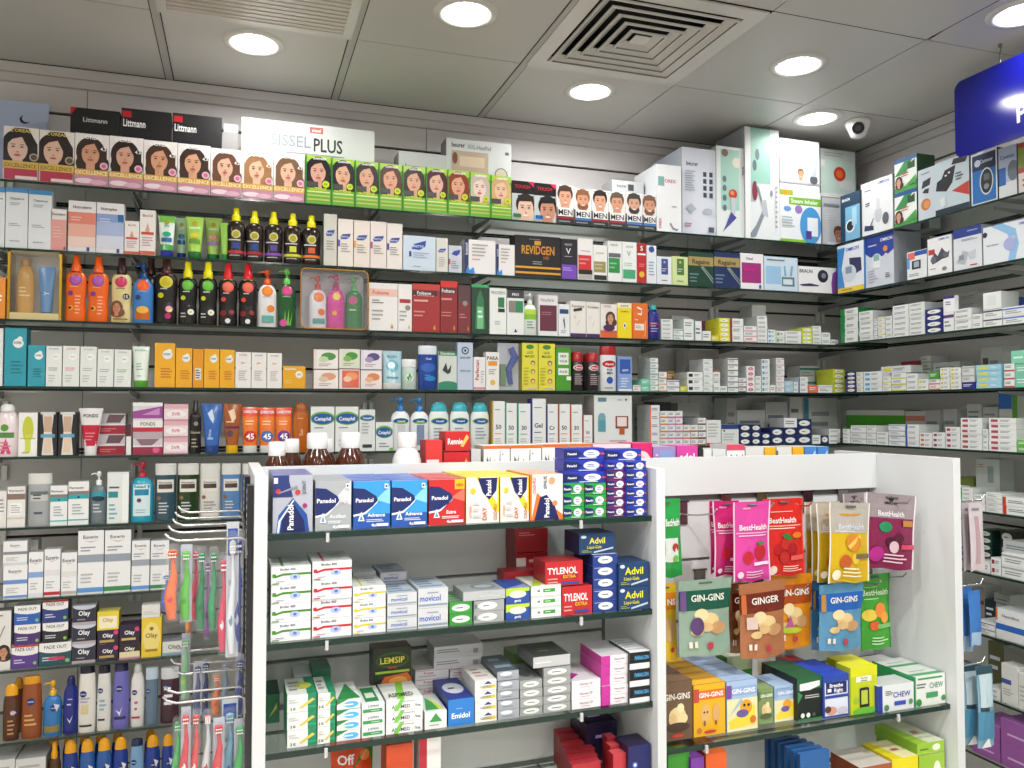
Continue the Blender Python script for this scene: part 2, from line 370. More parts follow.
# unseen downlights added as general fill light for the shop
fill_l = [(.05,.7), (1.25,.6), (-1.0,-.3), (.2,-1.0), (1.5,-1.1), (2.0,.1), (-1.4,1.2), (-1.2,-1.9), (1.0,-2.2)]
allL = [(p.x, p.y) for p in lamps]+fill_l
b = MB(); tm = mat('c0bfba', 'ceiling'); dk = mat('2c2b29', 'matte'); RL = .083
def tile(x0, x1, y0, y1):
    hs = [(lx, ly) for lx, ly in allL if x0+.0 < lx < x1 and y0 < ly < y1]
    z = ZC; g = .0022
    x0 += g; x1 -= g; y0 += g; y1 -= g
    if x1 <= x0 or y1 <= y0: return
    if not hs: b.box(x0, x1, y0, y1, z, z+.012, tm); return
    lx, ly = hs[0]; n = 32; ring = []; out = []
    for k in range(n):
        a = 2*math.pi*(k+.5)/n; dx, dy = math.cos(a), math.sin(a); ring.append((lx+RL*dx, ly+RL*dy, z))
        t = min([(x1-lx)/dx if dx > 0 else (x0-lx)/dx, (y1-ly)/dy if dy > 0 else (y0-ly)/dy]); out.append((lx+dx*t, ly+dy*t, z))
    for k in range(n):
        k2 = (k+1) % n; q = [ring[k], ring[k2], out[k2], out[k]]
        b.poly(q[::-1], tm)
    for cxx, cyy in ((x0,y0),(x1,y0),(x1,y1),(x0,y1)):
        ks = sorted(range(n), key=lambda k: (out[k][0]-cxx)**2+(out[k][1]-cyy)**2)[:2]; b.poly([out[ks[0]], out[ks[1]], (cxx, cyy, z)], tm)
xs = [XL-.1]+[g for g in gx if XL < g < XW]+[XW+.1]; ys = [YB-.1]+[g for g in gy if YB < g < YW]+[YW+.1]
VT = (.936, 2.649-T); VG = (.936-2*T, 2.649-T)
for i in range(len(xs)-1):
    for j in range(len(ys)-1):
        if abs(ys[j]-VT[1]) < .01 and (abs(xs[i]-VT[0]) < .01 or abs(xs[i]-VG[0]) < .01): continue
        tile(xs[i], xs[i+1], ys[j], ys[j+1])
b.box(XL-.1, XW+.1, YB-.1, YW+.1, ZC+.3, ZC+.34, dk)
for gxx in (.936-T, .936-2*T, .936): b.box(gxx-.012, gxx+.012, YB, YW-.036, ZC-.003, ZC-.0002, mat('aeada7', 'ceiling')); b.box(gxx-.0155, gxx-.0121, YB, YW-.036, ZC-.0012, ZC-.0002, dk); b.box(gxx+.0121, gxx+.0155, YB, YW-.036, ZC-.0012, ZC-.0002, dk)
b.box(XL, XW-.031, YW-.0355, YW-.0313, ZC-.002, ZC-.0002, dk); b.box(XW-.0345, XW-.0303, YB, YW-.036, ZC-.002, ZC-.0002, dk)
struct(b.build('ceiling'))
# downlights
def bulb_disc(x, y, e):
    L = bpy.data.lights.new('lamp', 'AREA'); L.shape = 'DISK'; L.size = .12; L.energy = e; L.color = (1, .985, .96)
    o = bpy.data.objects.new('lamp_bulb', L); C.objects.link(o); return o
def downlight(x, y, label, vis=True):
    e = empty('downlight', (x, y, ZC)); tag(e, label, 'light', 'recessed downlights in the ceiling')
    m = MB(); P = []
    for r, z in ((.072, -.001), (.076, -.006), (.095, -.006), (.1, -.0005)): P.append([(r*math.cos(k*math.pi/18), r*math.sin(k*math.pi/18), z) for k in range(36)])
    m.grid(P, mat('d2d0ca', 'plastic'), True); m.build('trim_ring', e)
    m = MB(); P = []
    for r, z in ((.072, -.002), (.068, .02), (.055, .07), (.03, .1)): P.append([(r*math.cos(k*math.pi/18), r*math.sin(k*math.pi/18), z) for k in range(36)])
    m.grid(P, mat('f4f4f2', 'shiny'), True); m.poly(P[-1], mat('f4f4f2', 'shiny')); m.build('reflector', e)
    for k in (-1, 1):
        m = MB(); m.tube([(k*.02, -.035, .035), (k*.02, 0, .028), (k*.02, .035, .035)], .014, mat('ffffff', 'glow')); m.build('bulb', e)
    o = bulb_disc(x, y, 1); o.parent = e; o.location = (0, 0, .012); o.name = 'lamp_glow'; return o
LE = []
nm = ['left ceiling downlight nearest the slatted grille', 'ceiling downlight at the top between grille and square diffuser', 'ceiling downlight in front of the square diffuser', 'ceiling downlight to the right of the square diffuser', 'ceiling downlight just beside the dome camera', 'ceiling downlight at the upper right above the blue sign']
for p, n_ in zip(lamps, nm): LE.append(downlight(p.x, p.y, n_))
for q in fill_l: LE.append(downlight(q[0], q[1], 'added fill downlight in the ceiling out of view'))
for o in LE: o.data.energy = 20
for o in LE[:6]: o.data.energy = 4.6
LE[3].data.energy = 3.2; LE[4].data.energy = 2.0
# square four-way diffuser
cx, cy = .936+T/2, 2.649-T/2
e = empty('ceiling_diffuser', (cx, cy, ZC)); tag(e, 'square louvred ceiling air diffuser with concentric vanes', 'vent')
vm = mat('cfcec8', 'plastic'); S0 = T/2-.006
def ringsq(m, r0, z0, r1, z1, mm):
    for k in range(4):
        a = k*math.pi/2+math.pi/4; c = k*math.pi/2+3*math.pi/4; q = 2**.5
        m.poly([(r0*q*math.cos(a), r0*q*math.sin(a), z0), (r1*q*math.cos(a), r1*q*math.sin(a), z1), (r1*q*math.cos(c), r1*q*math.sin(c), z1), (r0*q*math.cos(c), r0*q*math.sin(c), z0)], mm)
m = MB(); ringsq(m, S0, 0, S0, -.006, vm); ringsq(m, S0, -.006, S0-.055, -.006, vm); ringsq(m, S0-.055, -.006, S0-.058, .012, vm); m.build('frame', e)
for k in range(5):
    r = S0-.064-k*.041; m = MB()
    ringsq(m, r-.002, -.008, r-.03, .006, vm); ringsq(m, r-.028, .0075, r, -.009, vm); ringsq(m, r, -.009, r-.002, -.008, vm); ringsq(m, r+.001, -.006, r+.001, -.013, vm); ringsq(m, r+.001, -.013, r-.004, -.013, vm); ringsq(m, r-.004, -.013, r-.004, -.006, mat('8f8d86', 'plastic')); m.build('vane', e)
m = MB(); m.box(-.028, .028, -.028, .028, -.004, -.001, vm); m.build('centre_plate', e)
m = MB(); m.box(-S0, S0, -S0, S0, .1, .11, mat('0c0c0c', 'matte')); m.build('duct', e)
# slatted return grille
cx = .936-1.5*T
e = empty('ceiling_grille', (cx, cy, ZC)); tag(e, 'slatted rectangular return air grille in the ceiling', 'vent')
S1 = T/2-.016
m = MB(); ringsq(m, S0, 0, S0, -.007, vm); ringsq(m, S0, -.007, S1-.02, -.007, vm); ringsq(m, S1-.02, -.007, S1-.02, .02, vm); m.build('frame', e)
for k in range(21):
    y = -S1+.022+k*(2*S1-.06)/20; m = MB(); m.box(-S1+.02, S1-.02, y, y+.0195, -.004, -.001, mat('c4bdb3', 'plastic')); m.build('slat', e)
m = MB(); m.box(-S1, S1, -S1, S1, .05, .06, mat('14120f', 'matte')); m.build('filter', e)
# dome camera
p = onz(858, 121, ZC); e = empty('dome_camera', p); tag(e, 'white dome security camera mounted on the ceiling corner', 'camera')
m = MB(); m.lathe([(.0,-.0), (.052,-.001), (.052,-.014), (.046,-.03), (.03, -.045)], mat('e6e6e6', 'plastic')); m.build('base', e)
m = MB(); m.lathe([(.044,-.02), (.045,-.032), (.041,-.036), (.03,-.066), (.012,-.075), (0,-.076)], mat('ececec', 'plastic')); eb = m.build('ball', e)
m = MB(); d = Vector((-p.x, -p.y, -.9)).normalized(); cc = Vector((0,0,-.034))
m.tube([cc+d*.03, cc+d*.0525], .0245, mat('0d0d0f', 'shiny'), 20); m.tube([cc+d*.0525, cc+d*.0535], .012, mat('303438', 'shiny'), 16); m.build('lens', e)
m = MB(); m.tube([cc+d*.03, cc+d*.049, cc+d*.0485, cc+d*.05], [.028,.0285,.025,.0245], mat('e2e2e2', 'plastic'), 24); m.build('lens_ring', eb)
# hanging blue sign
ph = onz(1000, 44, ZC); X = ph.x
def onx(x, y): r = ray(x, y); return r*(X/r.x)+Vector((0,0,H))
t1 = onx(955, 84); b1 = onx(955, 160); zt, zb = t1.z, b1.z; yl = t1.y; yr = yl-.62
m = MB(); pts = []; R = .03
for cyy, cz, a0 in ((yl-R, zt-R, 0), (yl-R, zb+R, -90), (yr+R, zb+R, -180), (yr+R, zt-R, -270)):
    for k in range(7):
        a = math.radians(a0-15*k+90); pts.append((cyy+R*math.sin(math.radians(a0+90-15*k))*1.0, cz+R*math.cos(math.radians(a0+90-15*k))))
pts = []
for cyy, cz, a0 in ((yl-R, zt-R, 0), (yr+R, zt-R, 90), (yr+R, zb+R, 180), (yl-R, zb+R, 270)):
    for k in range(7): a = math.radians(a0+15*k); pts.append((cyy+R*math.cos(a), cz+R*math.sin(a)))
sb = mat('0c1072', 'shiny')
m.poly([(-.004, y, z) for y, z in pts][::-1], sb); m.poly([(.004, y, z) for y, z in pts], sb)
for (ya, za), (yb2, zb2) in zip(pts, pts[1:]+pts[:1]): m.poly([(-.004, ya, za), (-.004, yb2, zb2), (.004, yb2, zb2), (.004, ya, za)], sb)
vs, fs, tw = text('P'); lp = onx(1018, 123); hh = onx(1018, 106).z-lp.z
k = hh/.7; bb = len(m.v); m.v += [(-.0045, lp.y-(x+tw/2)*k, lp.z+(y+.35)*k) for x, y in vs]; mi = m.mi(mat('f2f2f6', 'plastic'))
for f in fs: m.f.append(tuple(bb+i for i in f)); m.m.append(mi); m.sm.append(False)
o = m.build('hanging_sign', None, (X, 0, 0)); tag(o, 'blue hanging sign board with rounded corners and white letter', 'sign')
for yy in (ph.y, yr+.1):
    m = MB(); m.tube([(0,0,.0), (0,0,-.012)], .006, mat('999', 'metal')); m.tube([(0,0,-.01), (.003,0,-.02), (-.002,0,-.032), (0,0,zt-ZC-.006)], .0018, mat('999', 'metal'))
    h_ = m.build('hook', o, (0, yy, ZC)); h_.name = 'hanging_hook'
# ---------- glass shelves and brackets on the walls ----------
GL = mat('e2ebe7', 'glass'); GE = mat('1d332c', 'shiny')
def gshelf(name, S, u0, u1, dep, th, label, group):
    m = MB(); m.poly([S.P(u0, 0, 0), S.P(u1, 0, 0), S.P(u1, dep, 0), S.P(u0, dep, 0)], GL)
    for a, b_ in (((u0,0),(u1,0)), ((u1,0),(u1,dep)), ((u1,dep),(u0,dep)), ((u0,dep),(u0,0))):
        m.poly([S.P(a[0], a[1], -th), S.P(b_[0], b_[1], -th), S.P(b_[0], b_[1], -.0002), S.P(a[0], a[1], -.0002)], GE)
    o = m.build(name, None, (0, 0, S.z)); tag(o, label, 'shelf', group); return o
cl = ['ceramic', ]
wallu = [ray(x, 300).x/ray(x, 300).y*YW for x in (5, 140, 368, 472, 641, 712, 818)]
def bracket(S, u, dep, wd, label, group):
    e = empty('shelf_bracket', S.P(u, wd-.001, S.z), S.rz); tag(e, label, 'bracket', group)
    g = mat('8d9090', 'plastic'); m = MB()
    for s in (-1, 1):
        m.poly([(s*.0022, 0, -.0105), (s*.0022, -dep, -.0105), (s*.0022, -dep, -.018), (s*.0022, 0, -.036)][::s], g)
    m.poly([(-.0022, 0, -.036), (.0022, 0, -.036), (.0022, -dep, -.018), (-.0022, -dep, -.018)], g); m.poly([(-.0022,-dep,-.0105), (.0022,-dep,-.0105), (.0022,-dep,-.018), (-.0022,-dep,-.018)], g)
    m.build('arm', e)
    for s in (-1, 1):
        m = MB(); m.box(s*.013-.008, s*.013+.008, -.02, -.002, -.095, -.045, mat('f2f4f4', 'shiny')); m.build('clamp', e)
    return e
names = 'ABCDEFGHIJ'
for k in names:
    S = SF[k]; gshelf('glass_shelf', S, XL+.02, XW-.02, .3, .008, 'glass shelf, %s, along the back wall' % S.phrase.replace(' shelf', ''), 'glass shelves on the back wall')
    if k in 'ABCDEFG':
        for i, u in enumerate(wallu):
            if k in 'FG' and i > 1: continue
            bracket(S, u, .26, YW-2.9, 'grey metal bracket %s from the left under the %s' % (['first','second','third','fourth','fifth','sixth','seventh'][i], S.phrase), 'shelf brackets on the back wall')
for k in 'abcdefghij':
    S = SF[k]; m = gshelf('glass_shelf', S, -2.895, 2.2, .29, .008, 'glass shelf, %s, receding to the right' % S.phrase.replace(' shelf', ''), 'glass shelves on the right wall')
    for u, nn in ((-2.14, 'near the corner'), (-1.3, 'beyond the counter end')):
        bracket(S, u, .26, XW-2.47, 'grey metal bracket %s under the %s' % (nn, S.phrase), 'shelf brackets on the right wall')
# ---------- white display counter ----------
S = SF['1']; W1 = mat('dadddf', 'card'); W2 = mat('d6d9db', 'card')
def cb(m, u0, u1, v0, v1, z0, z1, mm): m.box(u0, u1, v0, v1, z0, z1, mm)
e = empty('display_counter', (0, 0, 0), A1); tag(e, 'white open display counter with two shelf bays and side panels', 'counter')
def part(name, boxes, mm=W1, par=None):
    m = MB()
    for q in boxes: m.box(*q[:6], q[6] if len(q) > 6 else mm)
    return m.build(name, par or e)
ZT = H-.121; V0 = 1.55; VB = 1.83; U0, U1, U2, U3, U4, U5 = .054, .077, .884, .905, 1.731, 1.755
part('side_panel', [(U0, U1, V0, 1.97, .0, ZT)]); part('side_panel', [(U4, U5, V0, 1.97, .0, ZT)]); part('divider_panel', [(U2, U3, V0, VB-.026, 0, ZT-.006)])
part('header_board', [(U1, U4, VB-.025, VB-.002, H-.217, ZT-.0005)])
gr = [H-.23, H-.385, H-.54, H-.69, H-.85, H-1.0, H-1.2]
bb = [(U1, U4, VB+.003, VB+.02, .1, ZT-.03, mat('8b8d8e', 'matte'))]
for a, c in zip(gr[:-1], gr[1:]):
    for x0, x1 in ((U1, U2), (U3, U4)): bb.append((x0, x1, VB-.008, VB+.003, c+.004, a-.004))
part('slat_back_panel', bb, W2)
part('plinth', [(U1, U4, V0+.03, 1.95, 0, .1), (U1, U4, V0+.02, 1.95, .1, .12)])
part('rear_ledge', [(U1, U4, VB+.021, 2.0, SF['t'].z-.018, SF['t'].z)], W2)
for k, a, c in (('1', U1, U2), ('2', U1, U2), ('3', U1, U2), ('4', U1, U2), ('5', U3, U4), ('6', U3, U4)):
    S = SF[k]; m = MB(); z = S.z; a += .001; c -= .001; v0, v1 = 1.57, VB-.01
    m.poly([(a, v0, z), (c, v0, z), (c, v1, z), (a, v1, z)], GL)
    for p_, q_ in (((a,v0),(c,v0)), ((c,v0),(c,v1)), ((c,v1),(a,v1)), ((a,v1),(a,v0))):
        m.poly([(p_[0], p_[1], z-.012), (q_[0], q_[1], z-.012), (q_[0], q_[1], z-.0002), (p_[0], p_[1], z-.0002)], mat('17302a', 'shiny'))
    g = m.build('glass_shelf', e)
    for uu in (a+.11, c-.17):
        m = MB(); m.box(uu-.0025, uu+.0025, 1.575, v1, z-.02, z-.0125, mat('b9bcbd', 'metal')); m.box(uu-.004, uu+.002, 1.563, 1.568, z-.019, z-.002, mat('c4c6c7', 'plastic')); m.build('shelf_clip', g)
# ---------- top back shelf ----------
def seq(xs): return list(zip(xs[:-1], xs[1:]))
HX = [3, 39, 74.5, 109, 143.5, 177.5, 210.5, 242, 273.5, 304.8]; HY = [127, 131, 134, 137, 141, 144.5, 149, 152, 154]
HH = [('1b1416','e8c4b4','black'), ('2a1a18','e6bfa8','very dark brown'), ('38241d','d9a182','dark brown'), ('2b1d1b','dba890','near black'), ('4a2f20','d8a07e','warm brown'), ('3f2a20','dca685','chestnut'), ('6b4430','e2b69c','light brown'), ('a87a50','e6bda0','dark blonde'), ('7a5a40','e4b79c','short ash brown')]
for (x0, x1), y, (hc, sk_, nm_) in zip(seq(HX), HY, HH):
    if x0 < 70: dz = 'efe9e4,7a6030,d8c9a0|p %s .06 .3 .06 .8 .3 .98 .7 .98 .96 .7 .98 .28;f .4 .6 .27 %s %s w;r 0 .22 1 .36 d9b85a;t .5 .285 .07 .9 8a6a20 EXCELLENCE;t .5 .93 .06 .75 e8cf70 L\'OREAL;r .04 .02 .97 .22 b8324e;r .35 .03 .97 .09 f0dfe4;c .87 .45 .13 b9a88c;c .87 .45 .09 5a4a48' % (hc, hc, sk_)
    else: dz = 'f1ecea,d8ccc8,e8e0dc|r .06 .32 .94 .75 %s;f .46 .62 .25 %s %s w;r .0 .2 1 .32 d8a850;t .5 .26 .07 .95 fff0c0 EXCELLENCE;t .5 .93 .07 .85 fff L\'OREAL;r .02 .01 .98 .2 c88aa4;e .3 .1 .28 .05 f2dfe6;e .7 .08 .25 .05 e2b6c6;c .86 .4 .12 e9bccb;c .86 .4 .07 d96f98;t .84 .72 .06 .2 fff 4.3' % (hc, hc, sk_)
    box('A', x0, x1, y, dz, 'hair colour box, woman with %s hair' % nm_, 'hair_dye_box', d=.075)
GX = [305, 331, 354.5, 378.5, 402, 425.5, 447, 469, 490, 511.5]; GY = [155.5, 159, 161.5, 164, 166.5, 168, 170.5, 173, 176]
GH = [('15121a','d9a690','blue black'), ('1c1c26','e0b090','glossy black'), ('231815','dcab8e','dark espresso'), ('52281c','dda587','auburn brown'), ('33201c','dca98d','deep brown'), ('4a1224','e3b49e','burgundy'), ('8a3a20','e0a585','copper red'), ('c9bdae','ecd2c4','silver blonde'), ('d2b078','e8c2a4','golden blonde')]
for (x0, x1), y, (hc, sk_, nm_) in zip(seq(GX), GY, GH):
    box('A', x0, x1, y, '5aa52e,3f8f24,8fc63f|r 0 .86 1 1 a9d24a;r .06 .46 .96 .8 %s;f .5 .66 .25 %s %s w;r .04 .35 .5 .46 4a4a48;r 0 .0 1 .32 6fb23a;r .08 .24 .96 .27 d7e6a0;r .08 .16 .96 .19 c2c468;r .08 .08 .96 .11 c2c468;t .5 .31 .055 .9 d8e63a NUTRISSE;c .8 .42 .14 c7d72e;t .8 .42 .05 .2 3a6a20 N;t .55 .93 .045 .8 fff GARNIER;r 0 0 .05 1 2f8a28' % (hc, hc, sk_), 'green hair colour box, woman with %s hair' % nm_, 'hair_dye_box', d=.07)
for x0, x1, y, hc, sk_, nm_, bar in ((511.8, 534, 181, '2a1d18', 'e6c0a8', 'laughing', '2f7a3a'), (534, 556, 183.5, '121014', 'c98f74', 'gazing', '1f5fae')):
    box('A', x0, x1, y, '141214,901828,28181c|p d03050 .72 1 1 1 1 .86;t .48 .86 .08 .9 d02438 TOUCH;r 0 0 1 .68 c4cacc;f .62 .3 .34 %s %s m;r .05 .08 .4 .17 %s' % (hc, sk_, bar), 'black and red hair colour box with %s man' % nm_, 'hair_dye_box', d=.06)
MX = [556.3, 574, 591.5, 608.5, 625.5, 642.5, 656.3]; MY = [185, 189, 190, 192, 193, 195]
MH = [('4a3428','m','brown haired'), ('8a5a38','b','bearded blond'), ('20160f','m','black haired'), ('5f4a38','m','smiling light haired'), ('2a1c18','b','dark bearded'), ('7a4c30','b','ginger bearded')]
for i, ((x0, x1), y, (hc, ty, nm_)) in enumerate(zip(seq(MX), MY, MH)):
    bar = '3a78c0' if ty == 'b' else '9a2030'
    box('A', x0, x1, y, 'eceae8,d0ccca,e6e4e2|f .5 .68 .28 %s %s %s;r 0 0 1 .42 2c2a30;r .06 .2 .96 .42 f0eeee;t .5 .3 .14 .84 111 MEN;r .04 .13 .97 .19 %s;l .1 .02 .9 .12 1 888' % (hc, ['dca587','d89a78'][i % 2], ty, bar), 'hair colour box for men, %s man' % nm_, 'hair_dye_box', d=.055)
box('A', 656.8, 681.5, 165, 'eef0f2,c6cacd,dfe2e4|t .55 .76 .05 .5 c42a30 OREX;r .05 .68 .3 .82 7aa;v .12 .12 .1 .2 c42a30 OREX;p 8a8e90 .5 .12 .62 .04 .8 .02 .9 .06 .82 .05 .66 .07 .56 .14;l .6 .36 .9 .4 1 999', 'tall narrow white device box with red lettering', 'device_box', d=.2, b=.004)
box('A', 682, 716, 148.5, 'dfe4ef,aeb6c2,d5dae4|t .3 .82 .05 .35 223 beurer;'+';'.join('r %.2f %.3f %.2f %.3f 3f4552' % (x, y, x+.1, y+.055) for x in (.62, .8) for y in (.68, .6, .52, .44))+';l .08 .5 .4 .74 9 a8b0c0;p b0b6c4 .1 .3 .25 .36 .4 .3 .25 .24;e .74 .28 .14 .035 b9c0cc;r .76 .04 .92 .1 555a66;l .05 .08 .3 .14 2 c07090', 'large pale grey massager box behind narrow white box', 'device_box', d=.26, b=.022)
box('A', 716.5, 744.5, 147, 'e6ecec,b8c4c0,dde|r .15 .3 .82 .97 a9d2c4;c .3 .93 .12 8a6a60;c .72 .83 .16 e8e0d0;'+';'.join('e .28 %.2f .07 .035 66727a' % y for y in (.64, .54, .43, .32))+';c .58 .48 .15 c8401e;c .55 .49 .07 f09060;p c8ccd4 .5 .44 .66 .44 .66 .26 .52 .24;p 4a4c98 .5 .28 .7 .22 .34 .1 .2 .05 .3 .12;v .93 .75 .07 .4 335 beurer', 'massager box with green panel and small orange lamp', 'device_box', d=.1, b=.012)
box('A', 744.8, 779.5, 128.5, 'e9eef0,a9adb4,d9dde2|r .17 .5 .74 1 9fd0c2;r .17 .33 .3 .5 b9bfd0;e .28 .66 .06 .05 66767c;e .36 .76 .06 .05 66767c;e .28 .43 .08 .09 8a3a44;p 8d94a0 .3 .5 .4 .46 .58 .24 .3 .02 .04 .0 .3 .12 .5 .26;p c0c4cc .46 .34 .6 .36 .66 .2 .5 .22;e .76 .42 .04 .03 99a;r .0 0 .14 1 f2f4f5;v .9 .8 .06 .25 335 beurer;l .86 .1 .94 .5 9 aab', 'tallest massager box with big curved handheld massager picture', 'device_box', d=.22, b=.004)
box('A', 779.8, 821, 191, 'eef2f6,c8cdd2,d8dce0|r 0 .9 .32 1 a8b838;c .14 .95 .06 d8a020;r .22 .73 1 .87 7db83c;t .6 .8 .08 .7 f4fff0 Steam Inhaler;e .18 .64 .09 .05 6a9ad8;e .45 .64 .09 .08 9a7ac0;e .74 .34 .26 .36 4a9ad8;r .66 .14 .92 .5 eef0f6;r .62 .08 .76 .24 5a3a98;r 0 0 .6 .06 8cc63a;l .04 .28 .35 .5 4 abb', 'white steam inhaler box with green banner', 'device_box', d=.15, n=1)
box('A', 779.8, 819.5, 140, 'f4f6f8,c4c8cc,e4e6e8|f .52 .33 .1 8a5a3a d0a080 m;r 0 .14 1 .18 c8c4d0;c .84 .24 .1 5a6268;p b8c0d0 .78 .3 .9 .3 .94 .6 .9 .62;e .15 .22 .08 .06 ddd6dc;l .3 .8 .9 .86 1 dde', 'white nebulizer box stacked on steam inhaler box', 'device_box', d=.14, z0=191)
box('A', 822, 847, 198, 'cfd4da,9aa0a6,c8ccd0|f .66 .26 .16 6a3f28 b88060 m;r .2 0 .9 .1 f0eeee;l .1 .55 .8 .68 3 e6e8ec;l .05 .8 .95 .9 1 8a90a0', 'pale box with bathing man picture in the corner', 'device_box', d=.12, b=.05)
box('A', 820.5, 855.5, 150, 'c4dcd4,9aa8a0,d0d6d4|r 0 .78 1 1 c9d0d0;l .1 .84 .9 .95 2 a0a8a8;c .54 .5 .17 c03a18;c .54 .5 .1 e8683a;e .74 .28 .22 .1 dcdfe2;r .0 .62 .12 .76 e8e4e4;r 0 0 1 .08 e4e6e6', 'infrared lamp box with round orange lamp picture', 'device_box', d=.1, b=.05, z0=198)
box('A', 856, 869, 162, 'c4c6c8,a0a2a4|l .1 .4 .9 .6 3 aaa', 'plain grey carton behind the infrared lamp box', 'device_box', d=.08, b=.2)
# behind the hair colour
thing('A', -14, 46.5, 97, 'pillow_pack', 'pale blue rounded pack with dark crescent moon', 'pack', lambda e, w, h: pouch(e, w, h, 'b9c6e6', 'c .6 .8 .09 1c2c4a;c .63 .815 .08 b9c6e6', .05, 'plastic', True), b=.2, depth=.06)
for x0, x1, y, n_, ops in ((69.5, 119.5, 109, 'plain grey lettered', 't .5 .87 .05 .6 c8c8c8 Littmann;p c22 0 1 .12 1 0 .9'), (120.5, 171, 110, 'large lettered', 'r .02 .9 .2 .97 b01820;t .26 .84 .08 .44 e8e8e8 Littmann'), (172, 221.5, 115, 'large lettered rightmost', 'r .02 .9 .2 .97 b01820;t .26 .84 .08 .44 e8e8e8 Littmann')):
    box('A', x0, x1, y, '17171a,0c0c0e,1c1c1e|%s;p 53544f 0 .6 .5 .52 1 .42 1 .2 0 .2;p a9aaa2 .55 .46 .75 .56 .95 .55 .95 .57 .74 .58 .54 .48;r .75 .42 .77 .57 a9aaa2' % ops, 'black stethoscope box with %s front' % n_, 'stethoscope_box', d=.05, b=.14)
box('A', 223, 238, 124, '9a9898,777|r 0 .9 1 1 b0aeae', 'small grey carton next to stethoscope boxes', 'device_box', d=.08, b=.16)
box('A', 241, 374.5, 124, 'd9dbdd,a8a8aa,c4c6c8|t .36 .79 .13 .3 8a949a SISSEL;t .64 .77 .15 .22 33363a PLUS;r .5 .9 .6 .97 c86a6a;t .55 .935 .035 .09 fff sissel;r 0 .0 .2 .72 cdbfae;l .3 .64 .85 .67 1 99a', 'long white pillow box with large grey lettering', 'pillow_box', d=.12, b=.12)
box('A', 398.5, 447, 153, 'c4c6c8,8a8c8e,a8aaac|t .28 .78 .09 .3 333 beurer;t .62 .76 .08 .3 777 HeatPad;l .85 .7 .95 .78 1 555', 'flat grey heating pad box, the lower left one', 'device_box', d=.1, b=.12)
box('A', 446, 511.5, 141, 'ced0d2,77787a,b4b6b8|t .18 .93 .055 .2 223 beurer;t .5 .92 .05 .36 889 XXL-HeatPad;r .08 .62 .64 .86 bca596;r .2 .68 .58 .8 d4bfa9;e .13 .77 .04 .07 7a4a30;c .84 .62 .1 6a6a60;c .84 .62 .085 c8c0a8;l .9 .84 .98 .92 1 667', 'large heating pad box with round control picture', 'device_box', d=.09, b=.13)
box('A', 612, 644, 181, 'c3c7cb,9c9fa2,d5d7d9|t .3 .9 .05 .3 333 beurer;r .5 .82 .68 .94 333', 'white thermometer box behind bearded man boxes', 'device_box', d=.1, b=.1)
# ---------- second back shelf ----------
for x0, x1, y in ((-14, 5, 187), (5.3, 28, 187.5), (28.3, 52, 190)):
    box('B', x0, x1, y, 'e9eef2,d8dee2,3f8fd0|r 0 .92 1 1 3f8fd0;t .5 .82 .035 .8 4a5a6a Cleanance;l .15 .36 .75 .42 2 9ab;l .2 .7 .8 .76 2 9ab;l .2 .1 .7 .14 1 9ab', 'white skincare carton with blue top band', 'skincare_box', d=.06)
box('B', 50.6, 66.5, 209, 'efe9ea,d8d0d0|r 0 0 1 .75 e8a49c;t .5 .88 .06 .85 555 Nutraderm;l .15 .3 .85 .6 4 f0c4bc;r .85 .03 .95 .1 334a8a', 'small white and salmon skincare carton', 'skincare_box', d=.04)
box('B', 68, 96, 201, 'f1eef0|r 0 .55 1 .78 e88a74;r 0 .3 1 .55 efb4a2;r 0 .1 1 .3 f4d8ce;t .5 .88 .05 .85 445 Nutraderm;r .68 .02 .78 .1 2a3a88;l .1 .6 .6 .7 2 f6cfc4', 'tall white carton fading from salmon', 'skincare_box', d=.05)
box('B', 96.3, 124, 203, 'f1eef2|r 0 .62 1 .78 8fa6dc;r 0 .35 1 .62 b0c0e6;r 0 .1 1 .35 dadff0;t .45 .88 .05 .75 445 Nutraplus;r .78 .64 1 .78 2a6aa8;r .75 .02 .85 .1 2a3a88;l .1 .6 .6 .7 2 d0dcf6', 'tall white carton fading from blue', 'skincare_box', d=.05)
bo = 'f3efec|t .5 .88 .055 .7 b0685a BioOil;p e0a890 .5 .72 .35 .55 .5 .5 .65 .55;r .1 .46 .9 .52 d0503a;l .15 .2 .85 .42 4 c9a;r 0 .02 1 .1 d86a50'
box('B', 124.3, 139.3, 221, bo, 'small white oil box with red bars', 'skincare_box', d=.04); box('B', 139.6, 155.5, 210, bo, 'taller white oil box with red bars', 'skincare_box', d=.045)
tb = 'c .5 .84 .14 b8a020;t .5 .74 .06 .6 %s %s;r .2 .36 .8 .46 %s;e .5 .55 .25 .06 %s'
for i, (x0, x1, y, body, cap, ops) in enumerate(((157.5, 175.5, 215, 'eef6ee', '2233a0', 'r 0 .84 1 1 79c257;r .05 .16 1 .3 4aa84a;'+tb % ('2a7', 'SPF', '2a6aa8', '2a8')), (174.5, 188, 217, 'b9dfb0', '1f2f98', tb % ('fff', 'SPF', '2a6aa8', '3a7ac8')), (185, 204, 216, 'a9d65c', '1d7a3a', tb % ('fff', 'natural', '6a9a3a', 'e0d040')), (204.3, 222.5, 217, 'b4dc6a', '1d7a3a', tb % ('fff', 'natural', 'b08ac0', 'f0a0a0')), (219.5, 229, 222, '8cc04a', '2a8a3a', ''))):
    tub('B', x0, x1, y, body, cap, ops, ['white and green sun care tube with blue cap', 'half hidden pale green tube with blue cap', 'lime sun care tube with green cap', 'lime sun care tube with mauve label', 'green tube partly behind lime tubes'][i], 'sun_care_tube', b=.012 if i % 2 == 0 else .05, capw=.7)
